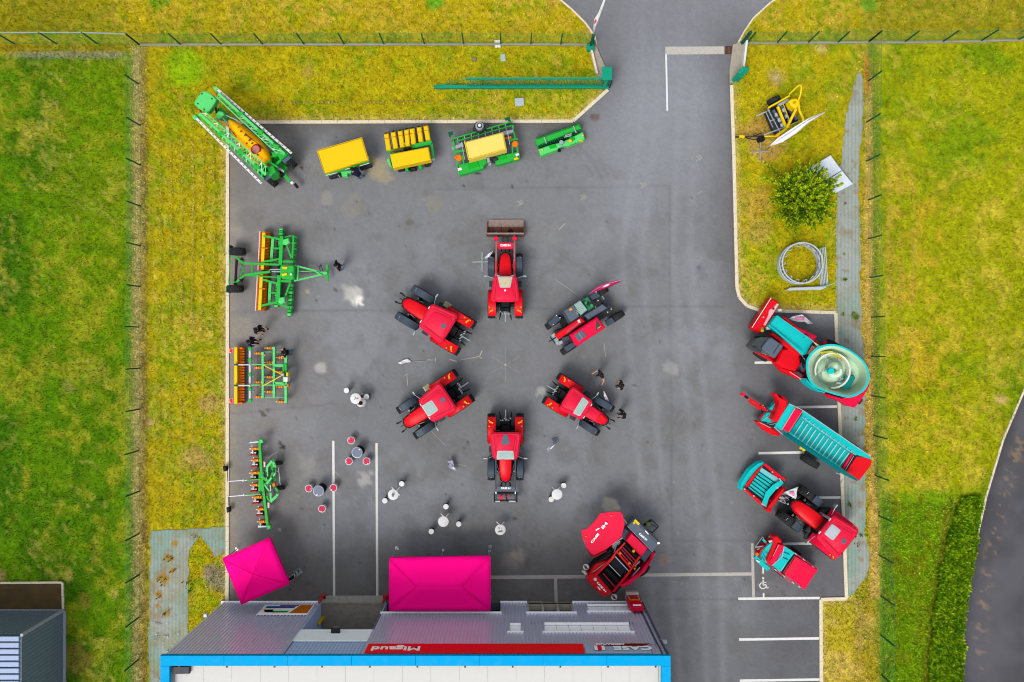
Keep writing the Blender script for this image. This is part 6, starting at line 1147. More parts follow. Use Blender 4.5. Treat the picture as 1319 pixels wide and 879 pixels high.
for (u0, v0, u1, v1) in ((368, 172, 352, 460), (350, 480, 332, 765)):
    P0 = T.p(u0 + 2, v0, .3); P1 = T.p(u1 + 2, v1, .3); d = (P1 - P0); n = 26; dn = d.normalized()
    T.bars('roller_core', rust, [((u0, v0, .3), (u1, v1, .3), .3)], .3)
    for i in range(n):
        c = P0 + d * (i + .5) / n; c.z = .34
        if rgm is None: rgm = MB().lathe((0, 0, 0), (0, 1, 0), [(-.036, .3), (-.034, .335), (.034, .335), (.036, .3)], 14).mesh('roller_ring', paint('orange_ring', (250, 126, 14), .5, dirt=.1), True)
        o = link('roller_ring', rgm, T.root); o.location = c; o.rotation_euler = (0, 0, math.atan2(-d.x, d.y) * -1 * -1)
    T.bars('roller_beam', yellow, [((u0 - 14, v0 + 5, .85), (u1 - 10, v1 - 5, .8), .19)], .12)
    for f_ in (.42,): T.bars('beam_clamp', orange, [((u0 - 38, v0 + (v1 - v0) * f_, .95), (u0 + 10, v0 + (v1 - v0) * f_, .95), .06)], .05)
T.bars('warning_strip', paint('pink_white', (240, 205, 205), .6), [((322, 165, .75), (307, 460, .75)), ((304, 480, .75), (288, 765, .75))], .06); T.bars('levelling_beam', green2, [((422, 215, .6), (408, 400, .6), .18), ((402, 545, .6), (394, 715, .6), .18)], .1)
for (u0, v0, u1, v1) in ((478, 142, 470, 300), (455, 560, 440, 738), (578, 200, 565, 400), (552, 560, 540, 808)):
    n = 9
    for i in range(n):
        a = Vector((u0, v0)).lerp(Vector((u1, v1)), i / n); b = Vector((u0, v0)).lerp(Vector((u1, v1)), (i + .82) / n); T.prism('disc_arm', green if i % 2 else green2, [(a.x - 15, a.y), (a.x + 15, a.y), (b.x + 15, b.y), (b.x - 15, b.y)], .35, .75, .04)
    T.bars('disc_shaft', dgreen, [((u0, v0, .35), (u1, v1, .35))], .2)
for i in range(20): v = 220 + i * 26; T.prism('disc', dgreen, [(438, v), (462, v - 3), (462, v + 5), (438, v + 8)], .05, .6, .01)
T.bars('main_frame', green, [((488, 205, 1.1), (478, 420, 1.1), .22), ((470, 500, 1.1), (460, 700, 1.1), .22), ((500, 215, 1.0), (560, 200, 1.0), .1), ((520, 260, 1.0), (572, 400, 1.0), .1), ((480, 395, 1.1), (575, 395, 1.1), .14), ((480, 540, 1.1), (560, 545, 1.1), .14), ((550, 560, 1.0), (500, 690, 1.0), .1), ((430, 700, 1.0), (545, 745, 1.0), .12), ((350, 200, 1.1), (510, 235, 1.1), .12), ((350, 395, 1.1), (470, 375, 1.1), .1), ((340, 530, 1.1), (455, 560, 1.1), .12), ((330, 728, 1.1), (455, 700, 1.1), .12), ((415, 295, 1.0), (490, 295, 1.0), .1), ((395, 630, 1.0), (470, 630, 1.0), .1), ((575, 195, 1.0), (565, 420, 1.0), .1)], .12)
T.prism('wing_hub', green2, [(495, 225), (535, 215), (545, 250), (515, 270), (490, 262)], 1.0, 1.3, .04); T.prism('wing_hub', green2, [(470, 665), (505, 660), (510, 700), (480, 715), (455, 700)], 1.0, 1.3, .04)
T.prism('centre_box', green, [(480, 415), (570, 420), (580, 435), (578, 520), (560, 532), (490, 525), (470, 500), (470, 440)], .9, 1.45, .06); T.prism('yellow_cap', yellow2, [(488, 432), (530, 432), (525, 452), (490, 448)], 1.4, 1.52, .02); T.prism('yellow_cap', yellow2, [(484, 485), (525, 478), (528, 495), (488, 505)], 1.4, 1.52, .02); T.cyl('cap', white, (555, 490, 1.6), .07, .1, 8)
T.bars('ram', galv, [((395, 455, 1.3), (500, 455, 1.3)), ((410, 470, 1.25), (490, 470, 1.25))], .06); T.bars('drawbar', green2, [((580, 422, 1.0), (825, 486, .7), .1), ((580, 540, 1.0), (825, 484, .7), .1), ((610, 425, 1.0), (606, 532, 1.0), .1), ((600, 465, .9), (790, 478, .8), .05), ((760, 480, .8), (830, 480, .7), .16), ((745, 470, .9), (790, 500, .9), .08)], .1)
T.bars('hose', black, [((765, 425, .8), (780, 470, .9)), ((775, 412, .7), (800, 470, .9)), ((790, 420, .7), (765, 440, .8)), ((600, 480, 1.0), (740, 478, .9))], .03); T.bars('hitch_bar', green, [((828, 418, .6), (828, 542, .6), .14), ((835, 440, .6), (835, 520, .6), .1)], .14)
for v in (297, 560): pass
T.prism('side_plate', dgreen, [(86, 268), (94, 268), (94, 340), (86, 340)], .3, .9, .01); T.prism('side_plate', dgreen, [(64, 580), (76, 580), (76, 626), (64, 626)], .3, .9, .01)

# ------------------------------------------------------------------ tine cultivator
F5 = (280, 410, 7.325)
T = Thing('tine_cultivator', 'open green frame cultivator with orange tines and orange toothed roller by the left kerb', 'cultivator', F5, (420, 540), 0)
T.bars('roller_core', rust, [((200, 280, .3), (200, 800, .3), .34)], .34); tm_ = None
for i in range(21):
    c = T.p(205, 288 + i * 25.4, .32)
    if tm_ is None: tm_ = MB().lathe((0, 0, 0), (0, 1, 0), [(-.08, .24), (-.075, .3), (.075, .3), (.08, .24)], 14).bar((.2, 0, .1), (.4, 0, .14), .09, .07).mesh('roller_ring', paint('orange_ring', (226, 96, 8), .5, dirt=.15))
    o = link('roller_ring', tm_, T.root); o.location = c
T.bars('roller_beam', yellow, [((178, 275, .8), (178, 805, .8), .2)], .14)
T.prism('roller_end', orange, [(160, 270), (235, 275), (238, 290), (160, 288)], .1, .7, .02); T.prism('roller_end', orange, [(160, 792), (236, 795), (238, 808), (160, 806)], .1, .7, .02)
for v in (302, 776):
    wb = T.prism('warning_board', white, [(112, v - 20), (148, v - 20), (148, v + 26), (112, v + 26)], .7, .74, .01)
    for k in range(3): T.bars('stripe', signred, [((116 + 0 * k, v - 16 + k * 14, .75), (144, v - 4 + k * 14, .75), .06)], .01, parent=wb)
T.bars('levelling_bar', ringw, [((308, 290, .8), (308, 790, .8), .12)], .1)
for v in (290, 395, 535, 670, 780): T.cyl('flange', green, (305, v, .95), .12, .15, 12)
for v in (413, 552, 688): T.prism('white_knife', white, [(326, v - 8), (344, v - 2), (344, v + 4), (326, v + 8)], .4, .6, .01)
T.bars('frame_beam', green2, [((430, 320, .95), (430, 755, .95), .13), ((536, 272, .95), (536, 748, .95), .14), ((648, 330, .95), (648, 800, .95), .16), ((165, 438, 1.0), (650, 440, 1.0), .06), ((165, 632, 1.0), (660, 632, 1.0), .06), ((540, 452, .95), (650, 452, .95), .12), ((540, 612, .95), (660, 618, .95), .14), ((420, 320, .9), (650, 320, .9), .03), ((430, 750, .9), (670, 750, .9), .03)], .12)
T.bars('frame_beam', green, [((640, 430, 1.0), (640, 520, 1.0), .24), ((625, 440, 1.1), (625, 620, 1.1), .1)], .14)
T.bars('joint', dgreen, [((160, 438, 1.05), (195, 442, 1.05), .1), ((160, 634, 1.05), (195, 638, 1.05), .1)], .08); T.bars('link_arm', ringw, [((200, 440, 1.05), (310, 440, 1.05), .07), ((200, 636, 1.05), (310, 636, 1.05), .07)], .05)
for u, vs_ in ((382, (333, 468, 607, 745)), (487, (283, 420, 557, 695)), (597, (373, 510, 650, 790))):
    for v in vs_:
        t_ = T.prism('tine', orange, [(u - 34, v - 9), (u + 30, v - 11), (u + 30, v + 11), (u - 34, v + 9)], .35, .85, .04); T.prism('bracket', galv, [(u + 30, v - 11), (u + 44, v - 10), (u + 44, v + 10), (u + 30, v + 11)], .5, .98, .01, parent=t_); T.prism('point', ringw, [(u - 48, v - 3), (u - 34, v - 8), (u - 34, v + 8), (u - 48, v + 3)], .1, .5, .01, parent=t_); T.bars('band', yellow2, [((u - 12, v - 10, .87), (u - 12, v + 10, .87)), ((u + 10, v - 10, .87), (u + 10, v + 10, .87))], .03, parent=t_)
T.bars('brace', yellow2, [((430, 440, 1.2), (612, 535, 1.3), .05), ((430, 640, 1.2), (612, 540, 1.3), .05)], .05); T.prism('headstock', white, [(622, 555), (664, 555), (664, 600), (622, 600)], .9, 1.4, .03); T.prism('headstock', yellow2, [(648, 512), (668, 512), (668, 555), (645, 555)], .9, 1.3, .03); T.prism('plate', galv, [(600, 520), (628, 520), (628, 548), (600, 548)], 1.1, 1.4, .03); T.prism('pin', orange, [(655, 620), (672, 620), (672, 650), (655, 650)], .9, 1.2, .03); T.cyl('lamp', amber, (445, 350, 1.0), .05, .1, 8); T.cyl('knob', redtop, (402, 642, 1.1), .06, .1, 8)

# ------------------------------------------------------------------ row hoe
F6 = (280, 550, 6.275)
T = Thing('row_hoe', 'narrow green hoe with seven orange row units and white rods above the small canopy', 'hoe', F6, (400, 450), 0)
T.bars('toolbar', green, [((342, 112, .9), (362, 420, .9), .16), ((362, 420, .9), (412, 828, .9), .16)], .14)
for i, (u, v) in enumerate(((300, 178), (312, 272), (298, 374), (305, 472), (320, 570), (352, 667), (362, 768))):
    r_ = T.prism('row_unit', orange, [(u - 34, v - 8), (u + 40, v - 14), (u + 40, v + 12), (u - 34, v + 8)], .35, .85, .03)
    T.bars('depth_rod', white, [((u - 20, v - 26, .7), (u - 12, v + 38, .7), .06), ((u - 30, v + 30, .6), (u + 14, v + 32, .6), .07), ((u - 40, v, .6), (u - 8, v + 2, .6), .06)], .06, parent=r_); T.prism('knife', black, [(u - 4, v + 18), (u + 18, v + 14), (u + 20, v + 40), (u - 2, v + 44)], .1, .6, .02, parent=r_); T.prism('cap', yellow2, [(u + 4, v - 6), (u + 16, v - 8), (u + 17, v + 4), (u + 5, v + 5)], .8, .92, .01, parent=r_)
    if i < 6: T.prism('disc_shield', paint('brick_red', (200, 70, 44), .5), [(u - 46, v + 52), (u + 8, v + 42), (u + 14, v + 54), (u - 44, v + 60)], .1, .55, .02, parent=r_)
T.bars('marker_arm', ringw, [((90, 441, .9), (340, 425, 1.0), .05), ((92, 563, .9), (350, 545, 1.0), .05)], .05); T.prism('marker_joint', white, [(200, 428), (212, 426), (213, 442), (201, 443)], .9, 1.05, .01); T.prism('marker_joint', white, [(206, 546), (218, 545), (219, 560), (207, 561)], .9, 1.05, .01); T.bars('marker_arm', green, [((240, 432, 1.0), (350, 422, 1.0), .06), ((240, 550, 1.0), (350, 543, 1.0), .06)], .05)
T.bars('marker_leg', black, [((85, 445, .9), (80, 350, .5), .03), ((90, 565, .9), (92, 640, .5), .03)], .03); T.prism('marker_disc', black, [(42, 320), (70, 318), (74, 358), (48, 364)], .2, .5, .04); T.prism('marker_disc', black, [(70, 655), (96, 648), (100, 690), (76, 698)], .2, .5, .04)
for u, v in ((488, 292), (510, 492)): q = T.p(u, v, .3); wheel(T.root, (q.x, q.y, .3), .3, .2)
T.bars('steering_frame', green2, [((402, 360, 1.1), (405, 320, 1.1), .14), ((405, 322, 1.1), (445, 275, 1.1), .16), ((445, 265, 1.0), (470, 330, 1.0), .16), ((430, 605, 1.1), (480, 560, 1.1), .16), ((432, 530, 1.1), (434, 600, 1.1), .12), ((490, 540, 1.1), (480, 560, 1.1), .14), ((400, 460, 1.1), (440, 410, 1.1), .12), ((385, 470, 1.0), (420, 520, 1.0), .1), ((405, 330, 1.0), (408, 400, 1.0), .08)], .14)
T.bars('steering_frame', green, [((440, 300, .9), (455, 420, .9), .14), ((430, 440, .9), (490, 520, .9), .12), ((350, 400, .9), (420, 440, .9), .18), ((350, 470, .9), (430, 450, .9), .14), ((400, 560, .9), (420, 600, .9), .1), ((455, 340, .9), (430, 420, .9), .1), ((360, 360, .8), (356, 520, .8), .3), ((380, 520, .8), (400, 680, .8), .14), ((470, 340, .8), (470, 500, .8), .08)], .14)
T.bars('rod', galv, [((494, 330, .9), (508, 470, .9), .03), ((428, 470, 1.1), (432, 520, 1.1), .06), ((455, 400, 1.15), (470, 370, 1.15), .06)], .05); T.prism('valve_block', orange, [(442, 458), (466, 456), (468, 482), (446, 484)], .9, 1.2, .02)
for pts in (((372, 280), (388, 285), (388, 325), (374, 330)), ((404, 610), (422, 615), (420, 655), (406, 660))): T.prism('warning_board', paint('pink_white', (240, 205, 205), .6), pts, .9, 1.1, .01)
T.bars('end_bar', ringw, [((262, 128, .7), (368, 118, .7), .08), ((330, 808, .7), (434, 802, .7), .08)], .06); T.prism('end_cap', green2, [(335, 100), (365, 104), (368, 130), (345, 136)], .7, 1.1, .03); T.prism('end_cap', green2, [(400, 800), (428, 798), (430, 826), (405, 830)], .7, 1.1, .03)
for i in range(24): u = 355 + random.random() * 120; v = 300 + random.random() * 270; T.bars('hose', [black, dgreen, galv, black][i % 4], [((u, v, 1.0 + random.random() * .2), (u + random.uniform(-22, 22), v + random.uniform(-35, 35), 1.0))], .025)
# ------------------------------------------------------------------ baler
F7 = (735, 645, 6.277)
T = Thing('round_baler', 'open red baler with black rollers and a raised crimson side panel, near the building', 'baler', F7, (430, 480), 45)
sd_ = T.slope('side_panel', redpink, [(240, 105, 2.5), (330, 92, 2.5), (400, 92, 2.5), (420, 112, 2.48), (438, 190, 2.4), (412, 290, 2.3), (360, 340, 2.25), (290, 392, 2.2), (190, 440, 2.1), (168, 430, 2.1), (128, 380, 2.1), (95, 310, 2.2), (88, 242, 2.35), (130, 228, 2.4), (160, 205, 2.42), (200, 160, 2.46)], .09)
T.slope('folded_edge', redtop, [(95, 310, 2.22), (128, 380, 2.12), (150, 350, 2.2), (104, 300, 2.28)], .03, parent=sd_); T.slope('folded_edge', darkred, [(128, 384, 2.09), (170, 436, 2.07), (290, 398, 2.17), (292, 412, 2.0), (190, 462, 1.9), (160, 452, 1.9)], .03, parent=sd_)
def decal(Th, txt, u0, v0, u1, v1, z, size, mat=signw, parent=None):
    a = Th.p(u0, v0, z); b = Th.p(u1, v1, z); me = text_mesh(txt, size, mat, bold=True); w_ = max(v.co.x for v in me.vertices) - min(v.co.x for v in me.vertices)
    o = link('lettering', me, parent or Th.root); o.location = ((a + b) / 2).x, ((a + b) / 2).y, z; o.rotation_euler = (0, 0, math.atan2(b.y - a.y, b.x - a.x)); o.scale = ((b - a).length / w_, 1, 1); return o
decal(T, 'CASE', 168, 342, 226, 268, 2.42, .18, parent=sd_); decal(T, 'IH', 256, 224, 292, 180, 2.52, .24, parent=sd_); decal(T, 'RB', 203, 242, 238, 222, 2.5, .18, parent=sd_) if False else None
T.prism('plate', signw, [(202, 238), (230, 220), (234, 227), (206, 246)], 2.42, 2.46, .01, parent=sd_)
T.cyl('warning_mark', amber, (330, 122, 2.54), .07, .04, 3, parent=sd_); T.cyl('warning_mark', amber, (124, 290, 2.38), .07, .04, 3, parent=sd_)
hd = T.prism('rear_hood', bluegrey, [(522, 148), (727, 345), (666, 417), (460, 207)], 1.3, 2.3, .06); decal(T, 'CASE IH', 556, 268, 615, 320, 2.31, .16, parent=hd); decal(T, 'RB', 603, 245, 628, 272, 2.31, .0001, parent=hd) if False else None; T.prism('plate', signw, [(600, 246), (605, 241), (632, 270), (627, 276)], 2.28, 2.32, .01, parent=hd); T.prism('decal', yellow2, [(524, 150), (562, 186), (548, 200), (512, 164)], 2.28, 2.32, .01, parent=hd); T.prism('decal', yellow2, [(505, 176), (520, 172), (525, 186), (508, 192)], 2.28, 2.32, .01, parent=hd); T.prism('plate', signw, [(700, 340), (716, 336), (724, 346), (706, 356)], 2.28, 2.32, .01, parent=hd)
T.bars('hood_groove', steel, [((560, 208, 2.31), (700, 345, 2.31))], .03, .01, parent=hd); T.bars('hood_edge', ringw, [((460, 208, 2.31), (664, 417, 2.31))], .02, .02, parent=hd)
T.prism('hood_plate', redpink, [(495, 262), (625, 385), (580, 450), (452, 322)], 1.4, 2.15, .05)
T.prism('side_shield', fendg, [(440, 220), (498, 262), (450, 335), (400, 292)], .8, 1.6, .05); T.prism('side_shield', fendg, [(620, 385), (662, 420), (600, 502), (562, 462)], .8, 1.6, .05)
T.prism('base', black, [(460, 210), (690, 420), (350, 760), (120, 560)], .35, .75, .03)
T.bars('side_frame', red, [((340, 450, 1.9), (440, 340, 2.0), .08), ((455, 325, 2.0), (570, 445, 2.0), .07), ((365, 405, 1.9), (495, 555, 1.9), .1), ((380, 392, 1.95), (500, 530, 1.95), .05), ((420, 375, 1.9), (530, 495, 1.9), .05), ((560, 450, 1.9), (470, 580, 1.8), .1), ((480, 570, 1.7), (345, 735, 1.5), .12), ((360, 440, 1.8), (190, 615, 1.5), .14), ((260, 590, 1.5), (365, 705, 1.5), .04)], .1)
T.bars('pink_rail', redtop, [((262, 588, 1.56), (366, 704, 1.56)), ((405, 388, 2.0), (520, 515, 2.0))], .03); T.bars('roller_bar', ringw, [((308, 515, 1.5), (402, 612, 1.5)), ((358, 450, 1.8), (470, 570, 1.8))], .05)
for (a, b, r_, z) in (((228, 598), (350, 728), .17, 1.2), ((280, 545), (402, 672), .19, 1.25), ((410, 380), (500, 500), .14, 1.5), ((435, 352), (545, 470), .16, 1.55), ((330, 480), (460, 600), .2, 1.2)): T.tube('roller', black, a + (z,), b + (z,), r_, 14)
T.prism('belt', paint('dark_belt', (30, 38, 46), .6), [(345, 470), (380, 448), (462, 560), (405, 612), (315, 508)], 1.0, 1.45, .04); T.bars('belt_seam', steel, [((350, 490, 1.46), (425, 590, 1.46)), ((365, 470, 1.46), (445, 575, 1.46))], .02)
T.prism('tailgate', red, [(128, 622), (188, 590), (215, 600), (338, 745), (320, 762), (270, 778), (245, 765), (150, 668)], .6, 1.5, .07); T.prism('tailgate_side', red, [(150, 600), (200, 520), (225, 505), (310, 480), (318, 490), (180, 620)], .5, 1.3, .05); T.bars('trim', ringw, [((180, 580, 1.35), (275, 508, 1.45), .03), ((190, 600, 1.4), (310, 495, 1.6), .04)], .03)
T.cyl('emblem', white, (200, 638, 1.56), .11, .05); decal(T, 'CASE IH', 214, 660, 284, 738, 1.53, .16); T.prism('plate', signw, [(216, 700), (221, 696), (243, 722), (238, 727)], 1.48, 1.52, .01)
T.prism('side_wing', redpink, [(660, 425), (684, 420), (672, 460), (600, 580), (470, 690), (415, 705), (400, 685), (440, 668), (560, 585), (640, 480)], .5, 1.7, .07); T.bars('inner_bar', galv, [((455, 660, 1.3), (560, 540, 1.5)), ((520, 530, 1.5), (560, 490, 1.6)), ((340, 370, 1.5), (400, 330, 1.7))], .05)
for u, v in ((125, 540), (352, 782)):
    wb = T.cyl('warning_disc', white, (u, v, 1.0), .2, .05, 18)
    for k in (-1, 0.1): T.prism('stripe', darkred, [(u - 18 + k * 10 + 8, v - 14), (u - 10 + k * 10 + 8, v - 16), (u + 8 + k * 10 + 8, v + 14), (u + k * 10 + 8, v + 18)], .98, 1.012, 0, parent=wb)
T.prism('hand_pad', white, [(88, 575), (112, 568), (142, 598), (122, 608)], .8, 1.0, .04); T.cyl('cap', amber, (510, 410, 2.1), .09, .1, 10); T.cyl('cap', amber, (402, 428, 2.0), .07, .1, 10); T.cyl('cap', amber, (476, 508, 2.0), .07, .1, 10); T.cyl('cap', amber, (518, 552, 1.7), .06, .1, 10)
T.bars('drawbar', black, [((590, 200, .8), (650, 160, .7), .12), ((650, 150, .7), (710, 210, .7), .06), ((710, 210, .7), (660, 260, .7), .05), ((610, 230, .8), (660, 260, .7), .05), ((655, 190, .8), (700, 220, .8), .05)], .08); T.prism('gearbox', paint('olive_box', (150, 160, 90), .5, dirt=.3), [(610, 185), (640, 178), (645, 205), (618, 215)], .5, 1.0, .03)
T.bars('mechanism', galv, [((335, 360, 1.4), (420, 300, 1.6)), ((340, 380, 1.2), (400, 345, 1.5)), ((430, 150, 1.8), (455, 185, 1.8)), ((350, 420, 1.3), (370, 360, 1.5))], .05)
for i in range(12): u = 340 + random.random() * 70; v = 330 + random.random() * 60; T.prism('mechanism', [steel, galv, black, red][i % 4], [(u, v), (u + 10, v - 6), (u + 16, v + 4), (u + 6, v + 10)], .9, 1.2 + random.random() * .4, .02)
for i in range(9): u = 520 + random.random() * 40; v = 500 + random.random() * 70; T.prism('mechanism', [steel, amber, black][i % 3], [(u, v), (u + 8, v - 5), (u + 12, v + 4), (u + 4, v + 8)], .8, 1.2, .02)
T.bars('strut', black, [((180, 520, 1.0), (330, 430, 1.4), .12), ((230, 480, 1.0), (330, 400, 1.4), .1)], .1)
for s_, (u, v) in ((0, (215, 520)), (1, (590, 560))): q = T.p(u, v, .45); wheel(T.root, (q.x, q.y, .45), .45, .3, axis_rot=R(-2))

# ------------------------------------------------------------------ feed mixer on its own wheels
F8 = (950, 375, 5.668)
T = Thing('feed_mixer', 'red and turquoise self propelled feed mixer with round auger tub, top of the right bays', 'feed mixer', F8, (550, 450), -35)
T.prism('chassis', red, [(110, 420), (150, 380), (960, 660), (900, 800), (850, 852), (690, 770)], .5, .95); 
for u, v in ((170, 470), (300, 400), (850, 780), (700, 400)): q = T.p(u, v, .5); wheel(T.root, (q.x, q.y, .5), .5, .35)
T.prism('rear_skirt', redpink, [(665, 755), (760, 778), (900, 745), (968, 650), (965, 700), (905, 800), (860, 852), (820, 845), (770, 808), (690, 780)], .6, 1.5, .08)
# tub: outer shell, rim and hollow inside
cu, cv = 735, 585
def tubring(k, z, extra=1.0):
    P = []
    base = [(500, 560), (505, 500), (545, 440), (610, 400), (700, 388), (790, 415), (870, 465), (935, 530), (962, 600), (955, 680), (905, 745), (820, 778), (735, 765), (640, 735), (560, 700), (515, 640)]
    nb_ = len(base); sm = []
    for i_ in range(nb_):
        p0, p1, p2, p3 = [Vector(base[(i_ + o_) % nb_]) for o_ in (-1, 0, 1, 2)]
        for t_ in (0, .25, .5, .75): sm.append(.5 * ((2 * p1) + (p2 - p0) * t_ + (2 * p0 - 5 * p1 + 4 * p2 - p3) * t_ ** 2 + (3 * p1 - p0 - 3 * p2 + p3) * t_ ** 3))
    for u, v in sm: P.append(T.p(cu + (u - cu) * k, cv + (v - cv) * k, z))
    return P
m = MB(); z1 = 2.7
outer = [tubring(.97, 1.0), tubring(1.0, z1 - .1), tubring(1.0, z1), tubring(.93, z1), tubring(.91, z1 - .1), tubring(.86, 2.25), tubring(.8, 1.8), tubring(.66, 1.35)]
tub = MB().loft([[tuple(p) for p in r_] for r_ in outer[:4]], False).obj('tub', turq, T.root); ln = MB().loft([[tuple(p) for p in r_] for r_ in outer[3:]], False); ln.add([tuple(p) for p in tubring(.67, 1.37)], [tuple(range(64))]); ln.obj('lining', pale, tub)
T.prism('tub_side', turq, [(505, 640), (560, 700), (640, 735), (640, 745), (590, 730), (535, 690), (505, 655)], 1.0, 2.2, .05)
ww = paint('worn_white', (236, 240, 226), .45, 0, dirt=.4, dirtcol=(190, 200, 150)); 
au = MB(); c = T.p(685, 582, 1.6); pr = []
for i in range(75):        # auger flight
    t = i * .19; r0_ = .16; r1_ = 1.0 - t * .052; z = 1.15 + t * .105; pr.append(((c.x + r0_ * math.cos(t), c.y + r0_ * math.sin(t), z), (c.x + r1_ * math.cos(t), c.y + r1_ * math.sin(t), z - .05)))
V_ = [p for pr_ in pr for p in pr_]; au.add(V_, [(2 * i, 2 * i + 1, 2 * i + 3, 2 * i + 2) for i in range(len(pr) - 1)]); a_ = au.obj('auger', pale, T.root); s_ = a_.modifiers.new('t', 'SOLIDIFY'); s_.thickness = .03
T.cyl('auger_core', pale, (685, 582, 2.35), .16, 1.3); T.cyl('auger_cap', turq, (687, 584, 2.68), .19, .3)
for i in range(7): t = i * 1.9 + .4; rr_ = .75; q = Vector((c.x + rr_ * math.cos(t), c.y + rr_ * math.sin(t), 1.3 + i * .17)); MB().box(q, (.3, .1, .04), t + 1.2).obj('knife', galv, a_)
cc_ = T.p(690, 582, 2.0); m = MB(); rings = []
for i in range(25): t = R(-60 + 290 * i / 24); cs, sn = math.cos(t), math.sin(t); r_ = 1.0; rings.append([(cc_.x + r_ * cs, cc_.y + r_ * sn, 1.7), (cc_.x + (r_ + .02) * cs, cc_.y + (r_ + .02) * sn, 2.1), (cc_.x + (r_ + .12) * cs, cc_.y + (r_ + .12) * sn, 2.1), (cc_.x + (r_ + .06) * cs, cc_.y + (r_ + .06) * sn, 1.7)])
m.loft(rings).obj('wear_ring', ww, tub); T.prism('feed_hatch', dturq, [(790, 620), (850, 612), (862, 635), (815, 720), (758, 708)], 1.75, 1.95, .05)
T.slope('yellow_panel', paint('mustard', (200, 190, 60), .5, dirt=.4), [(600, 445, 2.1), (690, 438, 2.2), (760, 480, 2.1), (770, 520, 1.9), (700, 470, 1.9), (610, 462, 1.9)], .04)
# loading arm
T.prism('loading_channel', turq, [(232, 252), (285, 182), (550, 372), (505, 462), (475, 470)], 1.2, 1.9, .05); T.prism('channel_step', turq, [(480, 345), (500, 322), (528, 342), (510, 366)], 1.8, 2.0, .03)
T.bars('channel_wall', turq, [((285, 182, 2.0), (552, 372, 2.3), .08), ((230, 250, 2.0), (475, 458, 2.3), .08)], .2); T.slope('conveyor_mouth', paint('faded_coral', (232, 130, 100), .5, dirt=.3), [(545, 400, 2.2), (585, 412, 2.3), (540, 470, 2.25), (508, 458, 2.15)], .05); T.slope('mouth_plate', pale, [(555, 372, 2.3), (605, 400, 2.4), (540, 480, 2.4), (520, 465, 2.25), (585, 412, 2.3)], .05)
T.prism('cutter_head', red, [(105, 268), (245, 48), (308, 82), (290, 130), (225, 250), (165, 308)], .5, 1.35, .1); T.prism('cutter_edge', paint('pale_pink', (240, 180, 190), .5), [(232, 140), (262, 120), (290, 90), (305, 95), (270, 150), (205, 252), (190, 248), (225, 180)], 1.3, 1.42, .02); T.prism('cutter_end', white, [(295, 132), (322, 128), (328, 148), (300, 150)], 1.0, 1.3, .03); T.prism('cutter_end', white, [(212, 262), (248, 262), (250, 280), (215, 285)], 1.1, 1.35, .03); T.bars('cutter_line', white, [((105, 268, 1.3), (245, 50, 1.3), .04)], .04); T.cyl('cap', yellow2, (182, 290, 1.4), .1, .1); T.cyl('cap', green, (182, 275, 1.4), .08, .1); T.prism('decal', redtop, [(250, 120), (268, 118), (272, 135), (255, 140)], 1.32, 1.42, .01); T.cyl('cap', ringw, (190, 192, 1.4), .05, .05, 8)
T.prism('arm_beam', red, [(238, 318), (262, 305), (440, 420), (465, 465), (445, 480)], 1.3, 1.75, .05); T.prism('side_cover', redpink, [(398, 270), (420, 255), (580, 330), (555, 388), (520, 345), (500, 322)], 1.0, 1.7, .05); T.prism('arm_beam', red, [(325, 195), (345, 188), (430, 255), (600, 380), (580, 395), (400, 270)], 1.0, 1.5, .04)
T.prism('bonnet', red, [(325, 425), (385, 415), (450, 455), (465, 535), (425, 588), (330, 560), (280, 520)], 1.0, 1.65, .1); T.prism('bonnet_side', red, [(270, 520), (330, 560), (425, 590), (500, 640), (490, 658), (440, 640), (330, 590)], .7, 1.3, .06); T.prism('grey_step', fendg, [(418, 590), (440, 585), (485, 618), (470, 632)], 1.1, 1.35, .02)
T.bars('rail', ringw, [((380, 590, 1.5), (465, 645, 1.5)), ((505, 600, 1.6), (520, 650, 1.6)), ((480, 640, 1.5), (550, 640, 1.5)), ((470, 470, 1.6), (490, 500, 1.6))], .04)
T.prism('engine_part', fendg, [(450, 540), (500, 490), (515, 560), (480, 590)], .8, 1.5, .05); T.bars('pipe', black, [((455, 470, 1.5), (515, 500, 1.7), .08), ((460, 500, 1.5), (500, 540, 1.5), .1), ((470, 480, 1.6), (480, 560, 1.5), .06)], .08)
cb = T.prism('cab', glassd, [(150, 345), (235, 335), (340, 405), (280, 490), (150, 440), (105, 400)], 1.0, 2.3, .15); T.prism('cab_roof', bluegrey, [(228, 345), (250, 340), (335, 398), (332, 412), (280, 485), (265, 488), (185, 425), (182, 410)], 2.3, 2.5, .06); T.bars('roof_bar', steel, [((308, 388, 2.51), (260, 455, 2.51))], .04, .02); T.prism('seat', black, [(150, 330), (205, 330), (200, 370), (145, 372)], 1.2, 1.9, .05, parent=cb); T.prism('sprig', green, [(150, 345), (185, 335), (190, 352), (155, 362)], 1.9, 2.1, .03)
T.bars('grab_rail', galv, [((135, 412, 1.8), (170, 415, 1.8)), ((190, 430, 1.9), (205, 470, 1.9)), ((100, 400, 1.5), (130, 430, 1.5)), ((215, 450, 2.0), (240, 470, 1.9))], .05); T.bars('bumper', red, [((110, 435, 1.0), (280, 525, 1.0), .12)], .12)
T.prism('red_tab', redpink, [(625, 375), (655, 368), (660, 385), (630, 392)], 1.5, 1.8, .03)

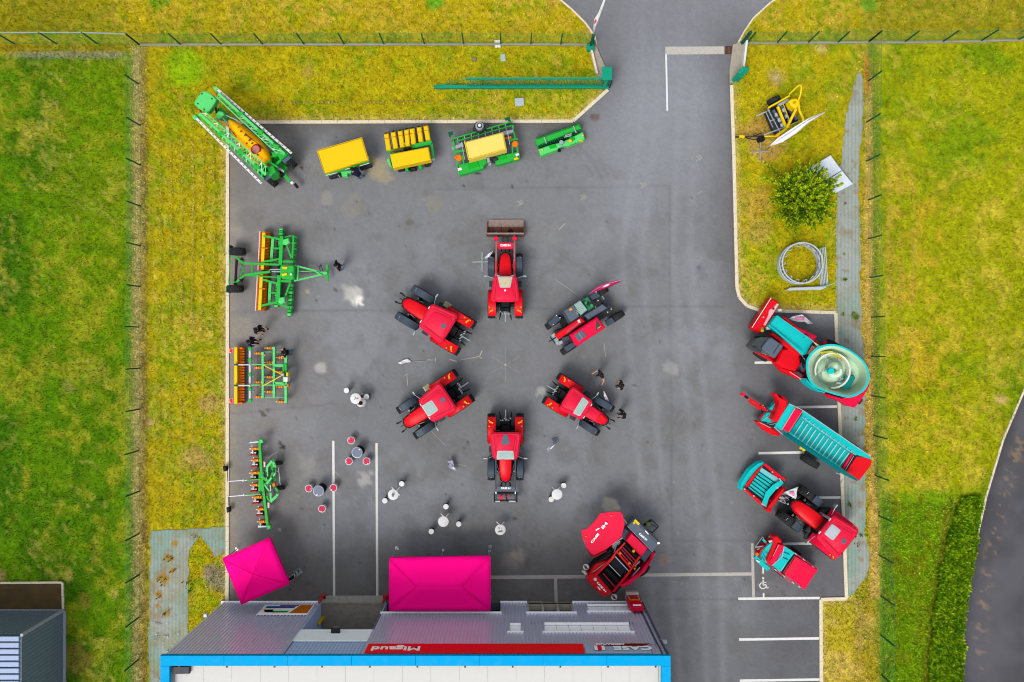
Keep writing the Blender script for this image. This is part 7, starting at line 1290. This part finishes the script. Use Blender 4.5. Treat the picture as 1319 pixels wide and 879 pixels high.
# ------------------------------------------------------------------ long turquoise spreader trailer
F9 = (940, 490, 6.28)
T = Thing('spreader_trailer', 'long turquoise trailer with slatted floor and bright red tail ramp across the right bays', 'trailer', F9, (680, 450), -32)
T.prism('chassis', dturq, [(400, 380), (590, 240), (1140, 640), (1000, 800)], .6, .9)
for u, v in ((645, 655), (950, 520)): q = T.p(u, v, .55); wheel(T.root, (q.x, q.y, .6), .6, .42)
T.prism('floor', paint('turquoise_floor', (0, 186, 186), .5, dirt=.1), [(480, 430), (590, 270), (1010, 600), (910, 740)], .95, 1.15, .01)
T.slope('side_board', turq, [(590, 240, 2.1), (1142, 618, 2.1), (1145, 640, 2.05), (1020, 602, 1.5), (585, 285, 1.5)], .06); T.slope('side_board', turq, [(425, 440, 2.1), (905, 755, 2.1), (1030, 818, 2.1), (1035, 800, 2.0), (925, 742, 1.4), (478, 430, 1.4), (430, 422, 2.1)], .06)
T.slope('front_board', turq, [(480, 190, 1.9), (530, 222, 1.9), (418, 405, 1.9), (360, 380, 1.9)], .08); T.bars('top_edge', ringw, [((480, 190, 1.95), (588, 242, 2.1)), ((360, 380, 1.95), (428, 440, 2.1)), ((588, 242, 2.12), (1140, 617, 2.12)), ((530, 222, 1.95), (418, 405, 1.95)), ((585, 300, 1.5), (1018, 605, 1.5))], .04, .04)
T.slope('chute', redpink, [(532, 228, 1.95), (584, 252, 1.95), (472, 422, 1.9), (420, 392, 1.9)], .05); T.bars('chute_edge', paint('chute_edge', (236, 120, 140), .5), [((588, 250, 1.97), (476, 422, 1.93))], .04, .03)
for i in range(12):
    f_ = (i + .4) / 12; a = Vector((582, 322)).lerp(Vector((985, 602)), f_); b = Vector((500, 446)).lerp(Vector((895, 722)), f_); T.bars('floor_slat', paint('slat_pale', (170, 236, 236), .4), [((a.x, a.y, 1.19), (b.x, b.y, 1.19))], .06, .06)
    c = Vector((606, 292)).lerp(Vector((1010, 580)), f_); T.bars('side_rib', paint('slat_pale', (170, 236, 236), .4), [((c.x, c.y, 1.75), (c.x - 14, c.y + 16, 1.56), .03)], .03)
T.bars('rear_roller', redpink, [((988, 600, 1.3), (905, 730, 1.3), .16)], .16); T.bars('rear_bar', black, [((998, 605, 1.35), (918, 738, 1.35), .07), ((1010, 612, 1.35), (930, 745, 1.35), .06)], .07); T.bars('rear_bar', ringw, [((1004, 610, 1.37), (924, 742, 1.37))], .03)
T.slope('tail_ramp', red, [(1025, 620, 1.4), (1085, 622, 1.3), (1150, 645, 1.2), (1140, 690, 1.1), (1050, 808, 1.0), (1035, 812, 1.1), (1010, 785, 1.25), (935, 750, 1.35)], .07)
T.prism('shredder_guard', red, [(362, 108), (392, 112), (440, 130), (475, 165), (470, 210), (425, 290), (400, 335), (378, 342), (350, 318), (372, 270), (402, 200), (404, 160), (385, 130)], 1.0, 2.0, .12); T.prism('guard_cap', red, [(360, 108), (380, 104), (412, 150), (395, 162)], 1.6, 2.1, .04)
T.prism('side_guard', red, [(222, 338), (240, 330), (330, 378), (415, 435), (400, 455), (350, 445), (290, 410)], .5, 1.3, .06); T.bars('guard_line', galv, [((240, 340, 1.32), (330, 385, 1.32), .04), ((330, 420, 1.2), (400, 452, 1.2), .05)], .03)
T.prism('front_frame', turq, [(242, 328), (300, 262), (370, 255), (360, 300), (345, 330), (320, 345)], .6, 1.1, .05); T.prism('front_frame', turq, [(325, 225), (390, 165), (392, 190), (372, 250), (340, 245)], .6, 1.2, .04); T.prism('yellow_tag', yellow2, [(378, 178), (388, 170), (392, 190), (382, 205)], 1.3, 1.4, .01)
T.bars('drawbar', red, [((250, 300, .9), (290, 270, .9), .14), ((165, 150, .7), (270, 215, .8), .1), ((150, 170, .7), (260, 245, .8), .1), ((165, 160, .72), (265, 230, .82), .12), ((250, 205, .9), (300, 250, .9), .14), ((95, 105, .6), (160, 150, .7), .12), ((260, 290, .9), (240, 320, .9), .12)], .1); T.bars('drawbar_decal', redtop, [((180, 168, .79), (240, 208, .85), .04)], .02); T.cyl('hitch_eye', redpink, (106, 116, .75), .13, .15); T.bars('hitch_sleeve', black, [((122, 128, .7), (145, 145, .7), .14)], .12)
for i in range(16): u = 235 + random.random() * 120; v = 205 + random.random() * 60; T.bars('hose', [black, black, galv, redtop][i % 4], [((u, v, 1.0), (u + random.uniform(-28, 28), v + random.uniform(-22, 22), .9))], .035)
T.bars('shaft', galv, [((300, 350, 1.0), (385, 325, 1.0)), ((320, 360, 1.1), (395, 345, 1.1)), ((255, 330, 1.15), (370, 255, 1.15))], .05); T.cyl('cap', yellow2, (580, 548, 1.8), .1, .15); T.cyl('cap', yellow2, (602, 562, 1.8), .1, .15); T.bars('rear_lamp', galv, [((898, 835, .9), (915, 800, .9), .06), ((860, 750, 1.0), (890, 760, 1.0), .06)], .06)

# ------------------------------------------------------------------ turquoise front implement
F10 = (940, 580, 4.628)
T = Thing('straw_blower', 'square turquoise and red slatted implement in front of the large right hand tractor', 'implement', F10, (200, 210), -33)
T.prism('floor', steel, [(100, 235), (185, 105), (305, 185), (200, 320)], .3, .5, .02)
for i in range(8): f_ = (i + .5) / 8; a = Vector((186, 110)).lerp(Vector((306, 188)), 1 - f_) if False else Vector((178, 118)); p0 = Vector((175, 125)).lerp(Vector((108, 222)), f_); p1 = Vector((290, 200)).lerp(Vector((210, 300)), f_); T.bars('slat', turq, [((p0.x, p0.y, .85), (p1.x, p1.y, .85), .17)], .08)
for i in range(8): f_ = i / 7; p0 = Vector((182, 112)).lerp(Vector((104, 230)), f_); p1 = Vector((300, 190)).lerp(Vector((206, 312)), f_); T.bars('slat_gap', black, [((p0.x, p0.y, .93), (p1.x, p1.y, .93), .055)], .08)
T.slope('glass_panel', paint('pale_blue_cover', (120, 200, 206), .4), [(190, 105, .99), (300, 175, .99), (290, 200, .97), (178, 125, .97)], .02)
T.slope('front_blade', turq, [(62, 235, .9), (70, 195, 1.0), (120, 120, 1.0), (170, 80, 1.0), (205, 70, .9), (208, 84, .9), (165, 115, .9), (105, 190, .9), (85, 235, .9)], .3); T.slope('blade_edge', red, [(208, 84, 1.05), (165, 118, 1.05), (105, 192, 1.05), (88, 232, 1.05), (112, 215, 1.0), (172, 128, 1.0)], .2)
T.bars('side_rail', red, [((205, 82, 1.1), (328, 180, 1.1), .14), ((215, 95, 1.0), (300, 175, 1.0), .1), ((82, 228, 1.1), (195, 328, 1.1), .14), ((100, 238, 1.0), (190, 305, 1.0), .06)], .14); T.bars('rail_bolts', ringw, [((250, 128, 1.2), (256, 133, 1.2), .08), ((140, 270, 1.2), (146, 276, 1.2), .08), ((85, 235, 1.2), (90, 230, 1.2), .1)], .06)
T.slope('rear_wall', turq, [(310, 180, 1.2), (290, 200, 1.25), (262, 222, 1.25), (225, 265, 1.25), (205, 325, 1.2), (192, 315, 1.2), (215, 250, 1.2), (255, 210, 1.2), (285, 190, 1.2)], .25); T.bars('corner', ringw, [((295, 168, 1.2), (305, 184, 1.2), .06), ((188, 318, 1.2), (205, 328, 1.2), .07)], .06)
T.prism('hitch_frame', red, [(218, 352), (290, 245), (315, 222), (342, 232), (320, 255), (255, 340), (245, 372), (225, 368)], .5, 1.1, .06); T.bars('hitch_arm', red, [((230, 340, 1.2), (320, 230, 1.2), .08), ((240, 300, 1.1), (275, 325, 1.1), .06), ((222, 352, 1.15), (248, 368, 1.15), .08)], .08); T.prism('emblem', ringw, [(282, 215), (292, 222), (288, 232), (278, 226)], 1.1, 1.2, .01)
for a, b in (((300, 262), (340, 262)), ((318, 290), (336, 320)), ((290, 300), (330, 318)), ((330, 280), (360, 300)), ((345, 300), (380, 330)), ((300, 300), (322, 296))): T.bars('hose', galv, [(a + (1.0,), b + (1.0,))], .04)
# ------------------------------------------------------------------ short spreader, lower right
T = Thing('bedding_spreader', 'short turquoise and crimson spreader standing above the wheelchair bay marking', 'spreader', (960, 640, 6.76), (350, 570), -37)
T.prism('chassis', red, [(95, 480), (230, 350), (625, 650), (510, 800)], .3, .7, .03); T.slope('hopper', redpink, [(440, 520, 1.5), (628, 640, 1.45), (518, 808, 1.45), (335, 670, 1.5)], .5); T.slope('hopper_fold', redroof, [(438, 525, 1.52), (485, 560, 1.51), (385, 710, 1.51), (338, 672, 1.52)], .02)
T.bars('side_rail', redtop, [((320, 415, 1.3), (630, 635, 1.3), .1), ((230, 610, 1.3), (420, 755, 1.3), .1), ((480, 780, 1.2), (515, 806, 1.2), .08)], .1)
for u, v in ((395, 468), (440, 500), (510, 550), (590, 612), (265, 640), (340, 695), (415, 750), (470, 785)): T.prism('latch', ringw, [(u - 14, v - 8), (u - 4, v - 12), (u + 14, v + 6), (u + 4, v + 10)], 1.3, 1.4, .01)
T.bars('gap_bar', black, [((425, 500, 1.35), (320, 655, 1.35), .16)], .12); T.bars('gap_bar', rust, [((432, 512, 1.42), (328, 662, 1.42), .06)], .05); T.bars('gap_bar', ringw, [((412, 492, 1.42), (308, 650, 1.42), .05)], .05)
T.slope('turquoise_panel', turq, [(345, 432, 1.55), (428, 490, 1.5), (300, 655, 1.5), (240, 600, 1.55), (275, 560, 1.6)], .3)
for a, b in (((338, 482), (355, 492)), ((360, 490), (384, 506)), ((328, 528), (342, 538)), ((345, 535), (368, 550))): T.bars('slot', black, [(a + (1.57,), b + (1.56,), .04)], .03)
T.prism('outlet_hood', red, [(245, 350), (285, 345), (320, 385), (320, 410), (285, 408), (250, 500), (235, 540), (280, 560), (235, 605), (205, 590), (190, 560), (200, 530), (235, 450), (250, 400)], .8, 1.6, .06); T.slope('hood_top', redpink, [(285, 412, 1.7), (338, 430, 1.7), (330, 470, 1.72), (255, 580, 1.72), (220, 585, 1.7), (215, 560, 1.68), (250, 510, 1.7)], .08)
T.bars('hood_edge', ringw, [((338, 432, 1.72), (318, 525, 1.72), .04), ((318, 525, 1.72), (232, 600, 1.7), .04), ((240, 520, 1.73), (290, 420, 1.73), .02)], .03)
T.slope('front_chute', turq, [(240, 395, 1.4), (252, 405, 1.4), (235, 450, 1.45), (190, 580, 1.3), (150, 560, 1.1), (140, 510, 1.1), (155, 470, 1.2), (200, 420, 1.3)], .2); T.bars('front_frame', red, [((185, 420, 1.1), (250, 380, 1.2), .12), ((130, 470, 1.0), (190, 420, 1.0), .1), ((100, 520, .9), (140, 470, .9), .06)], .08); T.bars('front_frame', turq, [((80, 520, .8), (205, 630, .8), .18), ((150, 370, .9), (180, 400, .9), .12), ((205, 350, .9), (240, 345, .9), .1), ((90, 550, .7), (190, 640, .7), .1)], .1)
T.bars('hitch', galv, [((85, 440, .9), (150, 350, .9), .03), ((150, 350, .9), (180, 400, .9), .04), ((85, 440, .9), (160, 430, .9), .06), ((100, 460, .8), (180, 430, .8), .05)], .05); T.cyl('lamp', orange, (103, 502, 1.0), .11, .15, 10); T.prism('white_pad', white, [(205, 385), (240, 378), (248, 392), (212, 404)], 1.2, 1.3, .02); T.prism('white_pad', white, [(100, 548), (128, 566), (122, 578), (96, 560)], .9, .96, .01)
T.bars('fluting', dturq, [((150, 500, 1.25), (180, 540, 1.28)), ((145, 530, 1.22), (170, 560, 1.25)), ((160, 480, 1.3), (200, 500, 1.35))], .03)
for s_, (u, v) in ((0, (300, 660)), (1, (440, 480))): q = T.p(u, v, .35); wheel(T.root, (q.x, q.y, .35), .35, .25)

# ------------------------------------------------------------------ yellow bale machine on the lawn
F11 = (920, 60, 5.173)
T = Thing('bale_wrapper', 'yellow bale machine with looped yellow tube and black rollers on the right lawn', 'bale machine', F11, (440, 470), 23)
q = T.p(395, 360, .4); wheel(T.root, (q.x, q.y, .42), .42, .3, axis_rot=R(0))
T.prism('roller_bed', black, [(352, 425), (490, 355), (565, 490), (445, 555)], .3, .75, .04); T.prism('bed_side', steel, [(345, 428), (375, 412), (450, 555), (430, 580), (398, 556)], .3, .8, .03)
T.bars('roller', bluegrey, [((392, 425, .85), (465, 545, .85), .14), ((445, 400, .85), (510, 510, .85), .14), ((478, 385, .85), (550, 490, .85), .16)], .12)
for a in ((412, 455), (432, 490), (450, 525), (460, 425), (480, 465), (500, 500)): T.prism('roller_band', ringw, [(a[0] - 8, a[1] - 10), (a[0] + 8, a[1] - 14), (a[0] + 14, a[1] + 8), (a[0] - 2, a[1] + 12)], .8, .95, .02)
T.bars('bed_rail', galv, [((355, 415, .95), (440, 575, .95), .05), ((280, 465, .6), (370, 425, .8), .07), ((500, 350, .95), (420, 395, .95), .04), ((345, 440, .9), (390, 540, .9), .04), ((370, 500, .9), (400, 485, .9), .06), ((330, 590, .7), (440, 550, .8), .07), ((440, 550, 1.0), (570, 495, 1.0), .04)], .05)
T.bars('roller_beam', yellow2, [((422, 402, 1.0), (478, 540, 1.0), .14), ((460, 385, 1.0), (500, 490, 1.0), .04), ((360, 410, 1.0), (500, 330, 1.0), .1), ((545, 415, 1.5), (482, 545, 1.3), .14)], .1)
P = [T.p(*q_) for q_ in ((500, 318, 1.1), (530, 290, 1.5), (560, 262, 1.9), (575, 258, 2.0), (582, 272, 2.0), (575, 320, 1.8), (560, 362, 1.5))]; MB().path(P, .055, 8).obj('loop_tube', yellow2, T.root)
P = [T.p(*q_) for q_ in ((560, 380, 1.5), (568, 430, 1.5), (590, 475, 1.4), (595, 510, 1.3), (575, 550, 1.2), (540, 575, 1.1))]; MB().path(P, .08, 8).obj('wrap_arm', yellow2, T.root)
T.prism('drive_head', yellow2, [(500, 360), (520, 345), (555, 345), (575, 365), (572, 395), (545, 412), (515, 395)], .9, 1.6, .08); T.cyl('drive_hub', orange, (535, 372, 1.66), .08, .06, 10)
T.bars('drawbar', yellow2, [((480, 545, .8), (410, 600, .7), .16), ((410, 600, .7), (330, 600, .6), .08), ((165, 600, .5), (200, 604, .5), .14), ((500, 530, 1.0), (450, 570, .9), .1)], .1); T.bars('drawbar', steel, [((200, 602, .5), (330, 598, .6), .09), ((140, 604, .45), (165, 603, .5), .1)], .08)
T.bars('hose', black, [((210, 610, .5), (270, 622, .5)), ((270, 622, .5), (330, 610, .6)), ((300, 600, .6), (330, 618, .6)), ((280, 590, .6), (320, 575, .7)), ((260, 590, .5), (300, 600, .6))], .05); T.prism('jack', black, [(300, 600), (335, 598), (340, 622), (310, 626)], .1, .7, .03)
T.bars('bale_arm', orange, [((560, 400, 1.3), (540, 470, 1.2), .04), ((560, 500, 1.2), (480, 540, 1.1), .03)], .04); T.prism('orange_tray', orange, [(405, 590), (440, 580), (440, 600), (410, 612)], .5, .7, .02)
T.prism('net_box', galv, [(490, 345), (500, 362), (440, 398), (428, 382)], .7, 1.0, .03)
